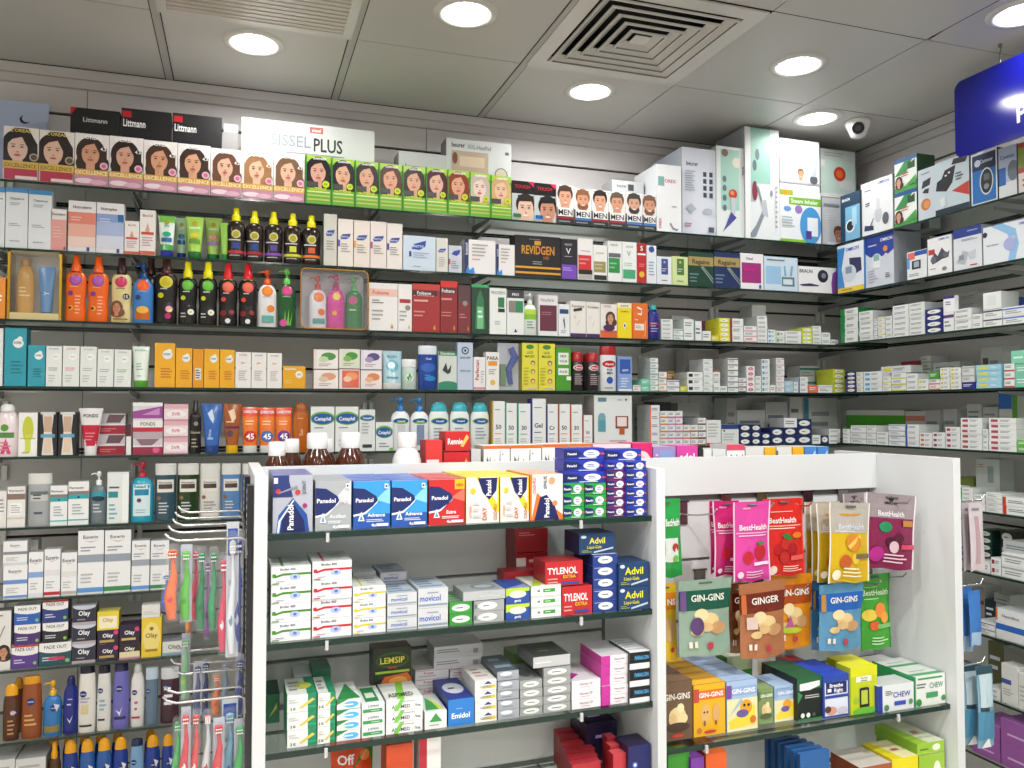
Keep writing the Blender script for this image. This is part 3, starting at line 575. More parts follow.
for cx_, yt, c1, c2, nn in ((236, 207, 'c83040', '3a4a9a', 'red band'), (254.5, 210, 'b02838', '2a4aa0', 'dark red band'), (273.7, 211, '8a4ab8', '5a4a9a', 'purple band'), (293, 212.5, 'd8d82a', 'd8e040', 'yellow band'), (311.7, 214.5, 'f07a28', 'e05a28', 'orange band')):
    bot('B', cx_-9.6, cx_+9.6, yt, 'oil', '1f120c', 'f0e010', 'c .5 .5 .24 d8d088;c .5 .5 .17 a8a020;l .1 .36 .9 .42 1 ccc;r .32 .23 .68 .34 %s;r .04 .14 .96 .19 %s;l .15 .08 .85 .12 1 aaa' % (c2, c1), 'dark tanning oil bottle with yellow sprayer, %s' % nn, 'tanning_oil_bottle')
bot('B', 305, 320, 216, 'oil', '1f120c', 'f0e010', '', 'dark tanning oil bottle half hidden behind another', 'tanning_oil_bottle', b=.075)
lf = 'p 2a4aa0 .15 .62 .3 .68 .85 .7 .75 .62 .6 .58 .2 .575;t .46 .625 .035 .5 e8ecf8 PHYTO;'
for x0, x1, y, c, nn, bs in ((323.7, 337, 214, None, 'slim tall silvery', 'd4d2c8,a8a69c'), (337.8, 353.3, 219, '6a4ab0', 'purple tabbed', 'ece4dc'), (353.7, 370, 220.5, 'e8a040', 'orange tabbed', 'ebe0d6'), (370.3, 386.6, 221.5, 'c04a90', 'magenta tabbed', 'ebe0da'), (386.9, 402.5, 223.5, '5a3a98', 'violet tabbed', 'ebe4de')):
    box('B', x0, x1, y, bs+'|'+lf+('r 0 .42 .14 .56 %s;' % c if c else '')+'l .2 .3 .8 .5 4 999', '%s carton with blue leaf' % nn, 'hair_care_box', d=.05)
box('B', 403, 435.8, 236, 'cddbea,a8b8c8|p 2a4aa0 .25 .62 .32 .76 .7 .88 .68 .7 .5 .6;t .47 .7 .07 .35 e8ecf8 PHYTO;r .18 .4 .25 .55 223a7a;l .3 .36 .8 .54 3 8fa6c0;l .3 .1 .6 .16 1 8fa6c0', 'wide pale blue carton with large blue leaf', 'hair_care_box', d=.06)
box('B', 436.2, 448, 238, 'dcdad0,b0aea4|'+lf+'l .2 .15 .8 .45 5 aaa', 'slim silver carton with blue leaf', 'hair_care_box', d=.04)
box('B', 448.5, 462, 245.5, 'c8ced8,9aa0aa|p 2a4aa0 .2 .68 .4 .8 .9 .86 .8 .7 .6 .62;r 0 .3 .12 .5 c03050;l .2 .15 .8 .45 4 889', 'small silver carton with blue leaf and red tab', 'hair_care_box', d=.04)
for x0, x1, y, nn in ((464, 495.5, 240, 'wide'), (496, 514.8, 244.5, 'narrow')):
    box('B', x0, x1, y, 'ecebea,c8c8c8|r 0 0 .14 1 1d2f5e;v .07 .72 .08 .4 dde lactacyd;p 3a8ad8 .04 .02 .3 .2 .34 .02;p 3a8ad8 .04 .02 .12 .26 .2 .02;l .25 .5 .85 .9 4 b0a8a8;r .25 .42 .5 .44 d05070', '%s white carton with navy spine and blue petals' % nn, 'medicine_box', d=.06)
box('B', 515, 560.8, 236, '1b1b1d,0c0c0c,242426|t .5 .66 .2 .72 d8962a REVIDGEN;r .42 .78 .56 .88 d8962a;t .68 .48 .07 .2 c07030 HD;l .3 .9 .65 .93 1 999;l .38 .3 .62 .4 2 999;r 0 .21 1 .26 e0a030;r 0 .08 1 .13 e0a030', 'wide black hair supplement box with gold lettering', 'hair_care_box', d=.07)
box('B', 561, 577.3, 239, '232128,3a2a5a,5a3a8a|t .45 .86 .05 .7 c8c8d0 VICHY;t .45 .7 .14 .5 f0f0f4 V;l .2 .55 .8 .58 1 bbb;r .04 0 .96 .36 7a4ac0;l .1 .2 .8 .3 2 c0a8e8', 'black and violet carton with white V', 'hair_care_box', d=.05)
box('B', 577.6, 593, 238.5, 'f2eeee|r .04 .25 .9 .6 cf3038;l .1 .35 .8 .55 2 e88;r .04 .14 .96 .25 222;r .04 .03 .96 .14 b8b4b0;l .2 .68 .9 .72 1 999', 'white carton with red block', 'hair_care_box', d=.045)
box('B', 593.3, 607.2, 245, 'efeeea|r .04 .24 .9 .54 9c915a;l .1 .3 .8 .5 2 c8c090;r .04 .03 .96 .16 2a2a28;l .2 .75 .9 .8 1 999', 'white carton with olive block', 'hair_care_box', d=.045)
box('B', 608, 622, 241, 'f0f2f0|r .04 .22 .85 .58 2f8f4a;l .1 .3 .7 .5 2 8c8;t .45 .9 .05 .7 888 VICHY;r .04 .6 .9 .7 667', 'white carton with green block on grey', 'hair_care_box', d=.045)
box('B', 622.3, 636.8, 242, 'eff3f1|t .5 .88 .05 .7 888 VICHY;t .45 .72 .12 .45 9aa V;r .04 .1 .9 .32 49a877;l .1 .4 .8 .5 2 acb', 'white carton with pale V and green block', 'hair_care_box', d=.045)
box('B', 637, 646.3, 243, 'c0272c|r .05 .78 .95 .96 a01a20;t .5 .87 .12 .5 fff S;r .05 .7 .95 .74 fff;c .5 .22 .3 e8c030;l .2 .4 .8 .5 2 e88', 'narrow red carton with white S', 'medicine_box', d=.05)
box('B', 646.6, 656.5, 245.5, 'e6ecf2|r 0 .84 1 1 f4f4f4;c .5 .9 .3 2a4a9a;l .2 .2 .8 .6 5 9ab', 'narrow white carton with blue oval', 'medicine_box', d=.05)
for x0, x1, y, c, bs, nn in ((656.8, 671.8, 256.5, '3d4f8a', 'e4e9f2', 'dark blue'), (672.2, 688, 256.5, '4f7a2c', 'd3e2a0', 'olive green')):
    box('B', x0, x1, y, bs+'|r .3 .36 .75 .92 %s;t .52 .8 .07 .3 fff D;l .35 .45 .7 .6 2 ccd;l .3 .12 .7 .18 1 445' % c, 'pale carton with %s panel' % nn, 'skincare_box', d=.045)
for x0, x1, y, c, t_, nn in ((688.3, 713.6, 252, '15402f', '2a6a44', 'green'), (714, 740, 252.5, '1c2c5e', '2a4ab8', 'blue')):
    box('B', x0, x1, y, '%s,%s,%s|r 0 .6 1 .86 a8925a;t .5 .72 .13 .8 1a1a18 Regaine;p 9aa8a0 .5 .55 1 .1 1 .14 .52 .58;p 9aa8a0 .55 .57 1 .2 1 .23 .57 .6;l .05 .1 .4 .4 3 6a8a90' % (c, c, t_), 'dark %s hair regrowth box with gold band' % nn, 'hair_care_box', d=.07)
box('B', 740.4, 763.5, 253.5, 'f0edf1,c8c4c8|r .05 .18 .9 .74 a02a78;t .4 .86 .07 .7 555 Nasal;r .8 .03 .9 .14 3a4aa8;l .15 .5 .75 .6 1 d08', 'white carton with magenta block', 'medicine_box', d=.06)
box('B', 764, 797.8, 257, 'cfe0ee,a0b0c0,e4e6e8|r .05 .2 .5 .72 9cc4e6;r .52 .15 .9 .42 5f7e90;r .56 .2 .84 .36 d8e4ea;p 7aa8c8 .6 .45 .66 .45 .62 .75 .58 .75;p 7aa8c8 .76 .45 .82 .45 .86 .75 .8 .75;l .08 .86 .8 .94 1 567', 'pale blue blood pressure kit box', 'device_box', d=.12)
box('B', 798.3, 836.5, 267, 'efeff0,d0d0d0,f0f0f0|t .2 .82 .13 .34 222 BRAUN;c .64 .66 .14 1d1f20;c .66 .68 .06 889;p 3a2e58 .02 .3 .3 .36 .55 .3 .5 .26 .1 .24;p 8a4aa0 .88 0 1 0 1 .9 .9 .8 .86 .4', 'white hair straightener box with black disc', 'device_box', d=.1)
box('B', 790, 818, 262, '202024,111|l .1 .8 .9 .9 1 555', 'black carton behind the hair straightener box', 'device_box', d=.06, b=.16)
# ---------- third back shelf ----------
box('C', -14, 5.5, 277, 'f0922a,d87a1a|l .1 .4 .9 .6 2 fff', 'orange carton at left end', 'skincare_box', d=.05)
def giftbox(e, w, h):
    g = mat('c9a23c', 'metal'); m = MB(); t = .05*w
    for a in ((-w/2, -w/2+t, 0, h), (w/2-t, w/2, 0, h)): m.box(a[0], a[1], -.035, .035, a[2], a[3], g)
    m.box(-w/2+t, w/2-t, -.035, .035, 0, .1*h, mat('d8c890', 'card')); m.box(-w/2+t, w/2-t, .03, .034, .1*h, h, mat('d9d6d0', 'card')); m.box(-w/2+t, w/2-t, -.035, .035, .97*h, h, mat('cfc6a4', 'card')); m.build('box_frame', e)
    m = MB(); m.poly([(-w/2+t, -.034, .1*h), (w/2-t, -.034, .1*h), (w/2-t, -.034, .97*h), (-w/2+t, -.034, .97*h)], mat('e8eaf0', 'film')); m.build('film_window', e)
e = thing('C', 7, 62, 251, 'gift_box', 'gold framed gift box with film window', 'box', giftbox, depth=.07)
bot('C', 15, 34, 257, 'flip', 'd09a38', 'b88430', 'l .2 .3 .8 .5 3 f0d890', 'gold shampoo bottle inside the gift box', b=.03, z0=.018, mk='shiny'); tub('C', 37, 55, 266, '4f8fd0', '2f5fa0', 'v .5 .5 .3 .4 e0ecf8 Y', 'blue tube inside the gift box', b=.028)
bl = 'c .5 .62 .3 %s;c .5 .62 .21 %s;p %s .25 .73 .3 .755 .5 .77 .7 .755 .75 .73 .5 .742;l .25 .5 .75 .54 1 %s;c .27 .42 .13 %s;%s'
palm = 'c .3 .2 .14 f0b020;c .25 .2 .08 4a1a60;l .5 .1 .8 .4 6 f8b888;'
for x0, x1, y, k, body, cap, ops, lk in (
  (64.5, 86, 254.5, 'spray', 'f26a1c', 'f4641c', bl % ('9a4aa0', 'b05ab0', '8a3a90', 'f8b080', '7a3a90', palm), 'orange sun spray bottle with purple disc'),
  (87, 108.5, 256, 'spray', 'f26a1c', 'f4641c', bl % ('9a4aa0', 'b05ab0', '8a3a90', 'f8b080', '7a3a90', palm), 'orange sun spray bottle with purple disc'),
  (110.5, 131.3, 257, 'spray', 'e6d49a', '3a2022', bl % ('c82a5e', 'd83a6e', '2a1a18', 'a08a60', 'e6d49a', 'c .75 .4 .16 1c1a1c;t .75 .4 .05 .2 eee 15;f .3 .22 .09 7a4a30 d0906a w;r .15 .04 .85 .06 8a7040'), 'cream sun spray bottle with crimson disc'),
  (132, 153.3, 262, 'pump', '3f83cc', '1f4a8a', bl % ('f05a20', 'f46a28', '3f83cc', '7ab0e8', '2a3a78', 'r .15 .06 .85 .2 c8641c;e .5 .22 .3 .06 f0b840'), 'blue sun lotion bottle with orange disc'),
  (154.5, 177.3, 256, 'spray', '1a1413', '43221d', bl % ('d8d02a', 'c8b818', 'd85a90', 'ccc', 'd0d020', 'c .65 .22 .16 e8a0c0;c .6 .12 .14 c02870;c .7 .2 .08 f0e040'), 'black sun oil bottle with yellow disc'),
  (177.8, 197.3, 261, 'spray', '161413', 'f0e414', bl % ('58b030', '6cc43a', 'e8e030', 'ccc', 'c8d838', 'c .68 .2 .17 e8ece0;c .68 .2 .06 e0c030;l .15 .1 .5 .2 2 bbb'), 'black sun oil bottle with green disc'),
  (198, 217.5, 261.5, 'spray', '161413', 'f0e414', bl % ('58b030', '6cc43a', 'e8e030', 'ccc', 'c8d838', 'c .68 .2 .17 e8ece0;c .68 .2 .06 e0c030;l .15 .1 .5 .2 2 bbb'), 'black sun oil bottle with green disc'),
  (218.2, 237.7, 263, 'spray', '171314', 'd8202a', bl % ('e85a4a', 'f07058', 'e8d040', 'ccc', 'e04a3a', 'c .25 .2 .17 7a1a20;c .7 .22 .14 8a2a2a;c .5 .08 .14 e8e8ec'), 'black sun oil bottle with coral disc'),
  (238.3, 257.6, 263.5, 'spray', '171314', 'd8202a', bl % ('e85a4a', 'f07058', 'e8d040', 'ccc', 'e04a3a', 'c .25 .2 .17 7a1a20;c .7 .22 .14 8a2a2a;c .5 .08 .14 e8e8ec'), 'black sun oil bottle with coral disc'),
  (257.8, 277, 269, 'pump', 'f2f2f4', 'e85a28', bl % ('f08020', 'f89030', 'e06a50', 'bbb', 'f2f2f4', 'c .68 .32 .2 f08a30;r .2 .08 .85 .2 6ab0a8;l .2 .06 .8 .1 1 888'), 'white sun lotion bottle with orange disc and pump'),
  (277.8, 296.5, 268, 'pump', '1f5a2c', '6cc85a', bl % ('c83a80', 'd84a90', '1f5a2c', '8b8', '1f5a2c', 'p 7ac050 .3 .04 .4 .3 .45 .04 .6 .32 .62 .04 .8 .28 .7 .04;e .3 .08 .2 .06 d85aa0'), 'green aloe lotion bottle with magenta disc')):
    bot('C', x0, x1, y, k, body, cap, ops, lk, 'sun_lotion_bottle')
bot('C', 141, 160, 257, 'spray', '1a1413', '43221d', '', 'brown capped bottle standing behind blue lotion bottle', 'sun_lotion_bottle', b=.09)
def giftbag(e, w, h):
    R = .018; q = []
    for cx_, cz, a0 in ((w/2-R, h-R, 0), (-w/2+R, h-R, 90), (-w/2+R, R, 180), (w/2-R, R, 270)):
        q += [(cx_+R*math.cos(math.radians(a0+18*k)), -.05, cz+R*math.sin(math.radians(a0+18*k))) for k in range(6)]
    m = MB(); m.tube(q+[q[0]], .0028, mat('b07a34', 'plastic'), 6); m.build('piping', e)
    m = MB(); m.poly(q, mat('e8eaf0', 'film'))
    for a, b_ in zip(q, q[1:]+q[:1]): m.poly([a, b_, (b_[0]*.98, .03, b_[2]), (a[0]*.98, .03, a[2])], mat('e8eaf0', 'film'))
    m.build('clear_film', e); m = MB(); m.poly([(x*.96, .034, z) for x, y, z in q], mat('d2ccd6', 'card')); m.build('back_card', e)
    m = MB(); m.tube([(w/2, -.03, h*.56), (w/2+.008, -.03, h*.56)], .003, mat('222', 'plastic')); m.tube([(w/2, -.03, h*.36), (w/2+.008, -.03, h*.36)], .003, mat('222', 'plastic')); m.build('snap_button', e)
thing('C', 300.5, 368, 270, 'gift_bag', 'clear gift bag with orange piping', 'bag', giftbag, depth=.09, b=.004)
for x0, x1, y, body, cap, ops, lk in ((309, 327, 275, 'eceaf0', 'd8502a', 'c .55 .6 .3 e8762a;c .7 .32 .2 e8762a;r .2 .1 .9 .2 5aa098', 'white lotion bottle inside the gift bag'), (327.5, 345.5, 274, 'd8359a', 'c82a7a', 'c .5 .6 .22 f0d040;c .4 .3 .14 e8b030', 'pink lotion bottle inside the gift bag'), (346, 363, 276, '2a7a3a', '5aba5a', 'c .4 .55 .25 c04080;l .2 .35 .7 .4 1 cec', 'green lotion bottle inside the gift bag')):
    bot('C', x0, x1, y, 'pump', body, cap, ops, lk, 'sun_lotion_bottle', b=.03)
drop = 'p d8a030 .8 .16 .75 .08 .8 .04 .85 .08;c .8 .08 .045 d8a030'
for x0, x1, y, bs, ops, lk in ((369, 397.8, 283, 'f0eeec', 'r 0 .72 1 .88 f0c8ba;t .4 .8 .08 .7 d05a48 Foltene;l .1 .56 .5 .66 2 666;l .1 .2 .5 .46 3 aaa;'+drop, 'white carton with pink band and amber drop'), (398, 412, 284, 'efedeb', 'r 0 .7 1 .9 f4f0ee;c .7 .5 .2 998a80;r .1 .6 .9 .68 b03030;l .1 .2 .7 .46 3 aaa;'+drop, 'narrow white carton with grey disc'),
  (412.3, 440, 284, 'a52a2c,7a1c1e,c03a3a', 'r 0 .88 1 1 c8403a;t .42 .8 .1 .75 f0e8e4 Foltene;r 0 .76 .9 .86 4a2022;t .42 .81 .07 .7 eee Foltene;l .05 .6 .9 .7 1 e8a0a0;l .05 .3 .5 .46 2 d88;'+drop, 'wide dark red carton with amber drop'), (440.3, 457.6, 281, '8e2426,6a1a1c,d0403a', 'r 0 .88 1 1 d8322e;r 0 .76 .9 .86 4a2022;t .45 .81 .07 .75 eee Foltene;l .05 .6 .9 .7 1 d88;l .05 .3 .7 .42 2 c77;'+drop, 'narrow dark red carton with amber drop'), (458, 470.8, 285, '7c2a30', 'r 0 .62 1 1 5a3a3e;c .55 .62 .2 9a8a88;l .1 .3 .7 .42 2 c77;'+drop, 'maroon carton with grey disc'),
  (471.3, 489, 284.5, '17402a,0f2a1c,2aa860', 'r 0 .94 1 1 3fae6a;p 2f7a4a .2 .1 .3 .7 .5 .9 .7 .7 .8 .1;r .32 .1 .68 .55 7ac088;l .36 .3 .64 .5 2 dfe', 'dark green carton with glowing green tube'), (489.5, 506.5, 288, 'eef2ef', 'r .5 .58 .88 .8 2c8048;r .5 .48 .9 .56 18281e;t .5 .9 .06 .8 999 PROZEIN;l .3 .2 .7 .3 2 aab', 'white carton with green square'), (507, 524, 290, 'edefee', 'r 0 .82 1 1 3a3c3e;t .5 .9 .06 .7 eee PRO;r .1 .5 .5 .76 8a8078;r .5 .5 .95 .76 2f8a5a;p 333 .4 .06 .5 .14 .6 .06', 'white carton with charcoal top')):
    box('C', x0, x1, y, bs+'|'+ops, lk, 'hair_care_box', d=.05)
bot('C', 524.3, 538, 293, 'pump', 'e9efe9', 'dfe3e0', 'r .05 .38 .95 .5 8cc63a;r .05 .5 .95 .62 b8dc50;l .2 .15 .8 .35 3 7a8', 'white pump bottle with lime label', 'shampoo_bottle')
box('C', 538.5, 558, 295, 'edeaed|r .06 .12 .94 .75 6a2c40;l .15 .5 .8 .6 2 a77;t .45 .88 .08 .7 999 Nourkrin', 'white carton with maroon block', 'hair_care_box', d=.06)
box('C', 558.4, 569.8, 304, 'eef0f2|r .1 .7 .9 .84 2a4a7a;p 445 .5 .3 .4 .5 .5 .6 .55 .5 .6 .3 .52 .2;l .2 .1 .8 .2 2 99a', 'slim white carton with blue band', 'hair_care_box', d=.04)
for x0, x1, y, nn in ((570.2, 586, 301, 'with black strip'), (586.3, 600, 302, 'plain fronted')):
    box('C', x0, x1, y, 'efebe4|r 0 0 1 .1 4a2a6a;t .5 .86 .07 .8 776a5a Kerastase;%sp e06a58 .4 .3 .42 .3 .62 .46 .6 .46;l .2 .5 .4 .6 2 ccc' % ('p 333 .2 .7 .75 .74 .75 .82 .2 .78;' if 'black' in nn else ''), 'cream carton with violet base, %s' % nn, 'hair_care_box', d=.045)
box('C', 600.4, 617, 304, 'eeeae6|r 0 0 1 .22 e0683a;f .6 .58 .16 5a3424 d8a488 w;e .5 .3 .35 .1 4a2a5a;t .4 .93 .06 .6 b66 STYLE', 'white and orange carton with curly haired girl', 'hair_care_box', d=.05)
box('C', 617.3, 631.8, 303, 'f2dc1c|r 0 .86 1 1 f6f0d0;t .5 .92 .05 .7 664 SULFUR;t .5 .76 .04 .7 864 COSMETIC;p fff .5 .26 .35 .36 .5 .46 .65 .36;p 554 .5 .3 .42 .36 .5 .42 .58 .36', 'yellow carton with white diamond', 'skincare_box', d=.05)
box('C', 632.2, 648, 303, 'e8742a|p fff .3 .86 .6 .8 .55 .7 .35 .72 .34 .68 .6 .66 .62 .84 .34 .9;r .15 .24 .75 .42 f0e8dc;l .2 .28 .7 .38 2 b86;p f8b070 .8 .5 .88 .5 .84 .1 .6 .04 .8 .12;l .15 .5 .4 .56 1 fdc', 'orange carton with white script', 'skincare_box', d=.05)
bot('C', 648.5, 661, 305, 'flip', '2a2a86', '1fa0a8', 'r .1 .4 .9 .5 8a2a5a;l .2 .2 .8 .5 4 aac', 'purple shampoo bottle with teal cap', 'shampoo_bottle')
# ---------- fourth back shelf ----------
box('D', -14, 3, 328, 'e8eaea|l .1 .4 .9 .6 2 999', 'white carton at left end', 'skincare_box', d=.05)
bd = 'c .62 .74 .25 eef4f4;c .7 .82 .12 eef4f4;t .6 .75 .04 .35 666 BIODERMA;l .3 .2 .85 .45 4 %s'
box('D', 4.2, 26.5, 328, '2a9db0,1c7a8a,3ab0c0|'+bd % '1c7a8a', 'tall teal skincare carton', 'skincare_box', d=.055)
box('D', 27.6, 45.3, 345, '2f9fb2,1c7a8a,3ab0c0|'+bd % '1c7a8a', 'shorter teal skincare carton', 'skincare_box', d=.05)
for x0, x1, y, c, nn in ((45.8, 62, 346, 'a5a5a8', 'grey lettered'), (62.5, 79.5, 346, 'e09aa6', 'pink lettered'), (80, 96.7, 346.5, 'b0c0b0', 'pale mint lettered'), (97.2, 113.7, 349, 'a5b5a8', 'plain'), (114.2, 131.2, 349.5, '7aba6a', 'green lettered')):
    box('D', x0, x1, y, 'e9edea,ccd2ce|c .62 .74 .24 f6f8f6;t .6 .74 .04 .5 %s BIO;l .15 .38 .8 .48 2 %s;l .15 .1 .6 .3 3 c4cac6;t .5 .93 .03 .7 %s BIODERMA' % (c, c, c), '%s white skincare carton' % nn, 'skincare_box', d=.045)
tub('D', 131.5, 149.5, 346, 'e6efe6', '58a636', 't .5 .9 .04 .7 7a9 BIODERMA;l .25 .4 .7 .6 3 9b9;l .3 .24 .6 .3 1 9b9', 'white and green cream tube on green cap', capw=.8)
for x0, x1, y, nn, ops in ((154.5, 175.3, 343, 'tall', bd % 'c87a10'), (175.6, 192.3, 348, 'second', bd % 'c87a10'), (192.8, 203.6, 349, 'orange sided', 'r .2 .2 .8 .5 e8e4dc;l .25 .22 .75 .48 4 222'), (204, 219.4, 349, 'medium', bd % 'c87a10'), (219.8, 234.8, 349.5, 'rightmost', bd % 'c87a10')):
    box('D', x0, x1, y, ('e8980f,c87a10,f0b030|' if 'orange' in nn else 'f0ae1a,c88a10,f4c040|')+ops, '%s yellow sun care carton' % nn, 'skincare_box', d=.05)
for x0, x1, y in ((235.3, 251, 352), (251.3, 266.6, 352.5), (267, 282, 353)):
    box('D', x0, x1, y, 'efece8,d0ccc8|t .5 .7 .07 .5 c8642a 50+;c .5 .7 .2 f6f2ee;t .5 .7 .06 .3 c07a5a 50+;l .2 .2 .8 .5 5 bbb;t .5 .92 .03 .7 999 BIODERMA', 'white sun care carton with small orange number', 'skincare_box', d=.045)
box('D', 282.7, 305.6, 366, 'e9a913,c8870c,f4c040|c .72 .62 .17 f4eede;t .72 .62 .08 .24 a74 SPF;t .35 .86 .07 .5 fff BIODERMA;l .1 .2 .5 .4 2 f4d070', 'low yellow compact carton', 'skincare_box', d=.05)
fl = 'r .14 .05 .96 .95 %s;e .6 .65 .3 .2 %s;e .4 .5 .2 .15 %s;l .2 .12 .8 .3 2 a99'
for x0, x1, y, yb, bs, c, nn in ((313.5, 338.5, 349.5, 369, 'ece4e0', ('f4efe8', '4f9a4a', 'c8dcb0'), 'green leaf'), (339, 360, 349, 368.5, 'e8e8dc', ('dfe6cf', '4a9a3c', '88b860'), 'bright green leaf'), (360.5, 382, 350, 369.5, 'e6e0e8', ('efe9f2', '5a5290', 'b09ac0'), 'violet flower')):
    box('D', x0, x1, y, bs+',b98a6a|'+fl % c, 'upper beauty soap box with %s picture' % nn, 'soap_box', d=.05, z0=yb)
for x0, x1, y, c, nn in ((313.5, 338.5, 369.8, ('f2ebe4', 'e0a080', 'd8c8b0'), 'peach flower'), (339, 360, 369.3, ('e86a4a', 'f0a070', 'f4d0b0'), 'orange red'), (360.5, 382, 370.3, ('f2e6e0', 'e08a5a', 'e8b890'), 'orange flower')):
    box('D', x0, x1, y, 'ece4e0,b98a6a|'+fl % c, 'lower beauty soap box with %s picture' % nn, 'soap_box', d=.05)
tub('D', 382, 402.5, 350.5, 'a9ccd6', 'e6eaec', 'c .5 .6 .3 6aa8bc;c .45 .62 .18 d8ecf0;t .5 .85 .06 .5 4a7a90 ESCADA;l .2 .25 .8 .35 1 5a8aa0', 'icy blue cream tube on white cap', capw=.95)
bot('D', 401.5, 418.3, 359, 'jar', 'c4d4cc', 'e9ecec', 'c .5 .4 .25 e6efe6;p 4a9a4a .3 .4 .5 .55 .6 .4 .7 .5 .55 .3 .4 .28', 'white capped jar with green leaf label', 'cream_jar')
bot('D', 418.7, 438, 345.5, 'shampoo', '24489c', 'dfe6f0', 'e .5 .5 .4 .1 3a68c0;t .5 .7 .05 .7 dfe8f8 Oral;l .3 .2 .7 .35 3 5a88d0;e .6 .25 .3 .06 2a8ad0', 'blue mouthwash bottle with white cap', 'mouthwash_bottle')
box('D', 438.5, 457, 351, 'd4dcd6|r 0 .88 1 1 2f7a50;t .5 .94 .07 .9 e8f0e8 Dentinox;p 3a3a38 .2 .5 .4 .7 .5 .5 .7 .66 .65 .45 .5 .4;e .5 .1 .6 .12 2f8a6a;r 0 0 1 .04 2f8a6a', 'white carton with green waves at its foot', 'medicine_box', d=.05)
box('D', 457.3, 473, 342.5, 'c3d0e4,98a8c0,ccd6e6|c .5 .83 .24 1e2a4a;c .5 .83 .17 c3d0e4;c .5 .83 .08 1e2a4a;t .5 .68 .04 .7 334 LICE OFF;t .5 .4 .035 .8 556 ANTI-LICE', 'tall pale blue carton with dark ring', 'medicine_box', d=.05)
box('D', 473.4, 485.6, 357, 'efecec|v .3 .6 .3 .7 b02838 Perfectan;r 0 .02 1 .08 d88a98;l .6 .2 .9 .6 5 bbb', 'slim white carton with vertical red lettering', 'medicine_box', d=.04)
box('D', 486, 499.3, 352, 'f2f0ec|t .5 .84 .1 .85 222 PARA;r .15 .64 .85 .76 e89a28;c .5 .2 .2 e8c048;l .2 .4 .8 .56 3 999', 'slim white carton with black top lettering', 'medicine_box', d=.04)
def comb(e, w, h):
    m = MB(); m.box(-w/2, w/2, .008, .011, 0, h, mat('c8ccd4', 'card')); m.build('backing_card', e)
    m = MB(); m.tube([(w*.1, 0, h*.9), (w*.3, 0, h*.7), (0, 0, h*.45), (w*.1, 0, h*.12)], [.012, .016, .012, .009], mat('2f4a9c', 'plastic'), 10); m.build('comb_handle', e)
    m = MB(); m.box(-w*.4, -w*.15, -.004, .004, .1*h, .55*h, mat('6a8a5a', 'plastic')); m.build('product_insert', e)
    m = MB(); m.poly([(-w/2+.003, -.016, .003), (w/2-.003, -.016, .003), (w/2-.003, -.016, h-.004), (-w/2+.003, -.016, h-.004)], mat('e8eaf0', 'film')); m.build('blister_film', e)
thing('D', 499.5, 521, 342.5, 'comb_pack', 'clear pack with blue lice comb', 'pack', comb, depth=.04)
for x0, x1, y in ((522, 538, 343), (538.4, 555.2, 343.5)):
    box('D', x0, x1, y, 'e8e044,b0a828,e8e468|e .5 .92 .25 .05 4a8a3a;t .5 .8 .05 .8 5a6a20 LICE;t .5 .72 .05 .8 5a6a20 MAGIC;c .68 .58 .14 3a2a22;c .68 .57 .1 f0c8a0;c .68 .4 .14 7a5a22;c .68 .39 .1 f0c8a0;c .68 .2 .14 b03a22;c .68 .19 .1 f0c8a0;l .1 .1 .45 .5 6 b8b030;p d8c0d8 .1 .05 .9 .03 .9 .08', 'tall yellow carton with cartoon children faces', 'medicine_box', d=.05)
box('D', 555.8, 571, 347.5, '4d9c2c|r .15 .6 .85 .88 eef4e8;t .5 .8 .05 .6 333 HELP;t .5 .68 .05 .6 333 YOUR;r .15 .36 .85 .52 eef4e8;t .5 .44 .05 .6 333 RULES;r .7 .24 1 .33 f0f4ec', 'green carton with white lettered panels', 'medicine_box', d=.045)
for x0, x1, y, b_ in ((572.3, 585.5, 352, .012), (585.3, 598, 354, .08), (588, 601, 352.5, .012)):
    bot('D', x0, x1, y, 'can', '33302f', 'b0202a', 'e .5 .6 .38 .08 e8e0e0;e .5 .6 .3 .06 c02838;t .5 .6 .05 .5 fff Elvive;l .2 .15 .8 .45 6 b8a8a8', 'dark hair spray can with red cap', 'spray_can', b=b_, cat='can')
bot('D', 601.5, 617.8, 346, 'shampoo', 'eceef0', 'b0222c', 'e .5 .6 .42 .08 c02838;t .5 .6 .05 .6 fff Alpecin;t .5 .47 .05 .5 333 FOR;t .5 .4 .05 .5 333 MEN;c .5 .24 .2 2a5ab0;l .2 .04 .8 .1 1 99a', 'white shampoo bottle with red cap', 'shampoo_bottle')
box('D', 618.2, 632, 356.5, '8aa6d8|r .1 .5 .9 .92 2d5ab0;t .5 .6 .06 .7 fff ANTI;l .2 .1 .8 .4 4 dde8f8;r 0 0 1 .06 e8ecf4', 'blue and white narrow shampoo carton', 'medicine_box', d=.045)
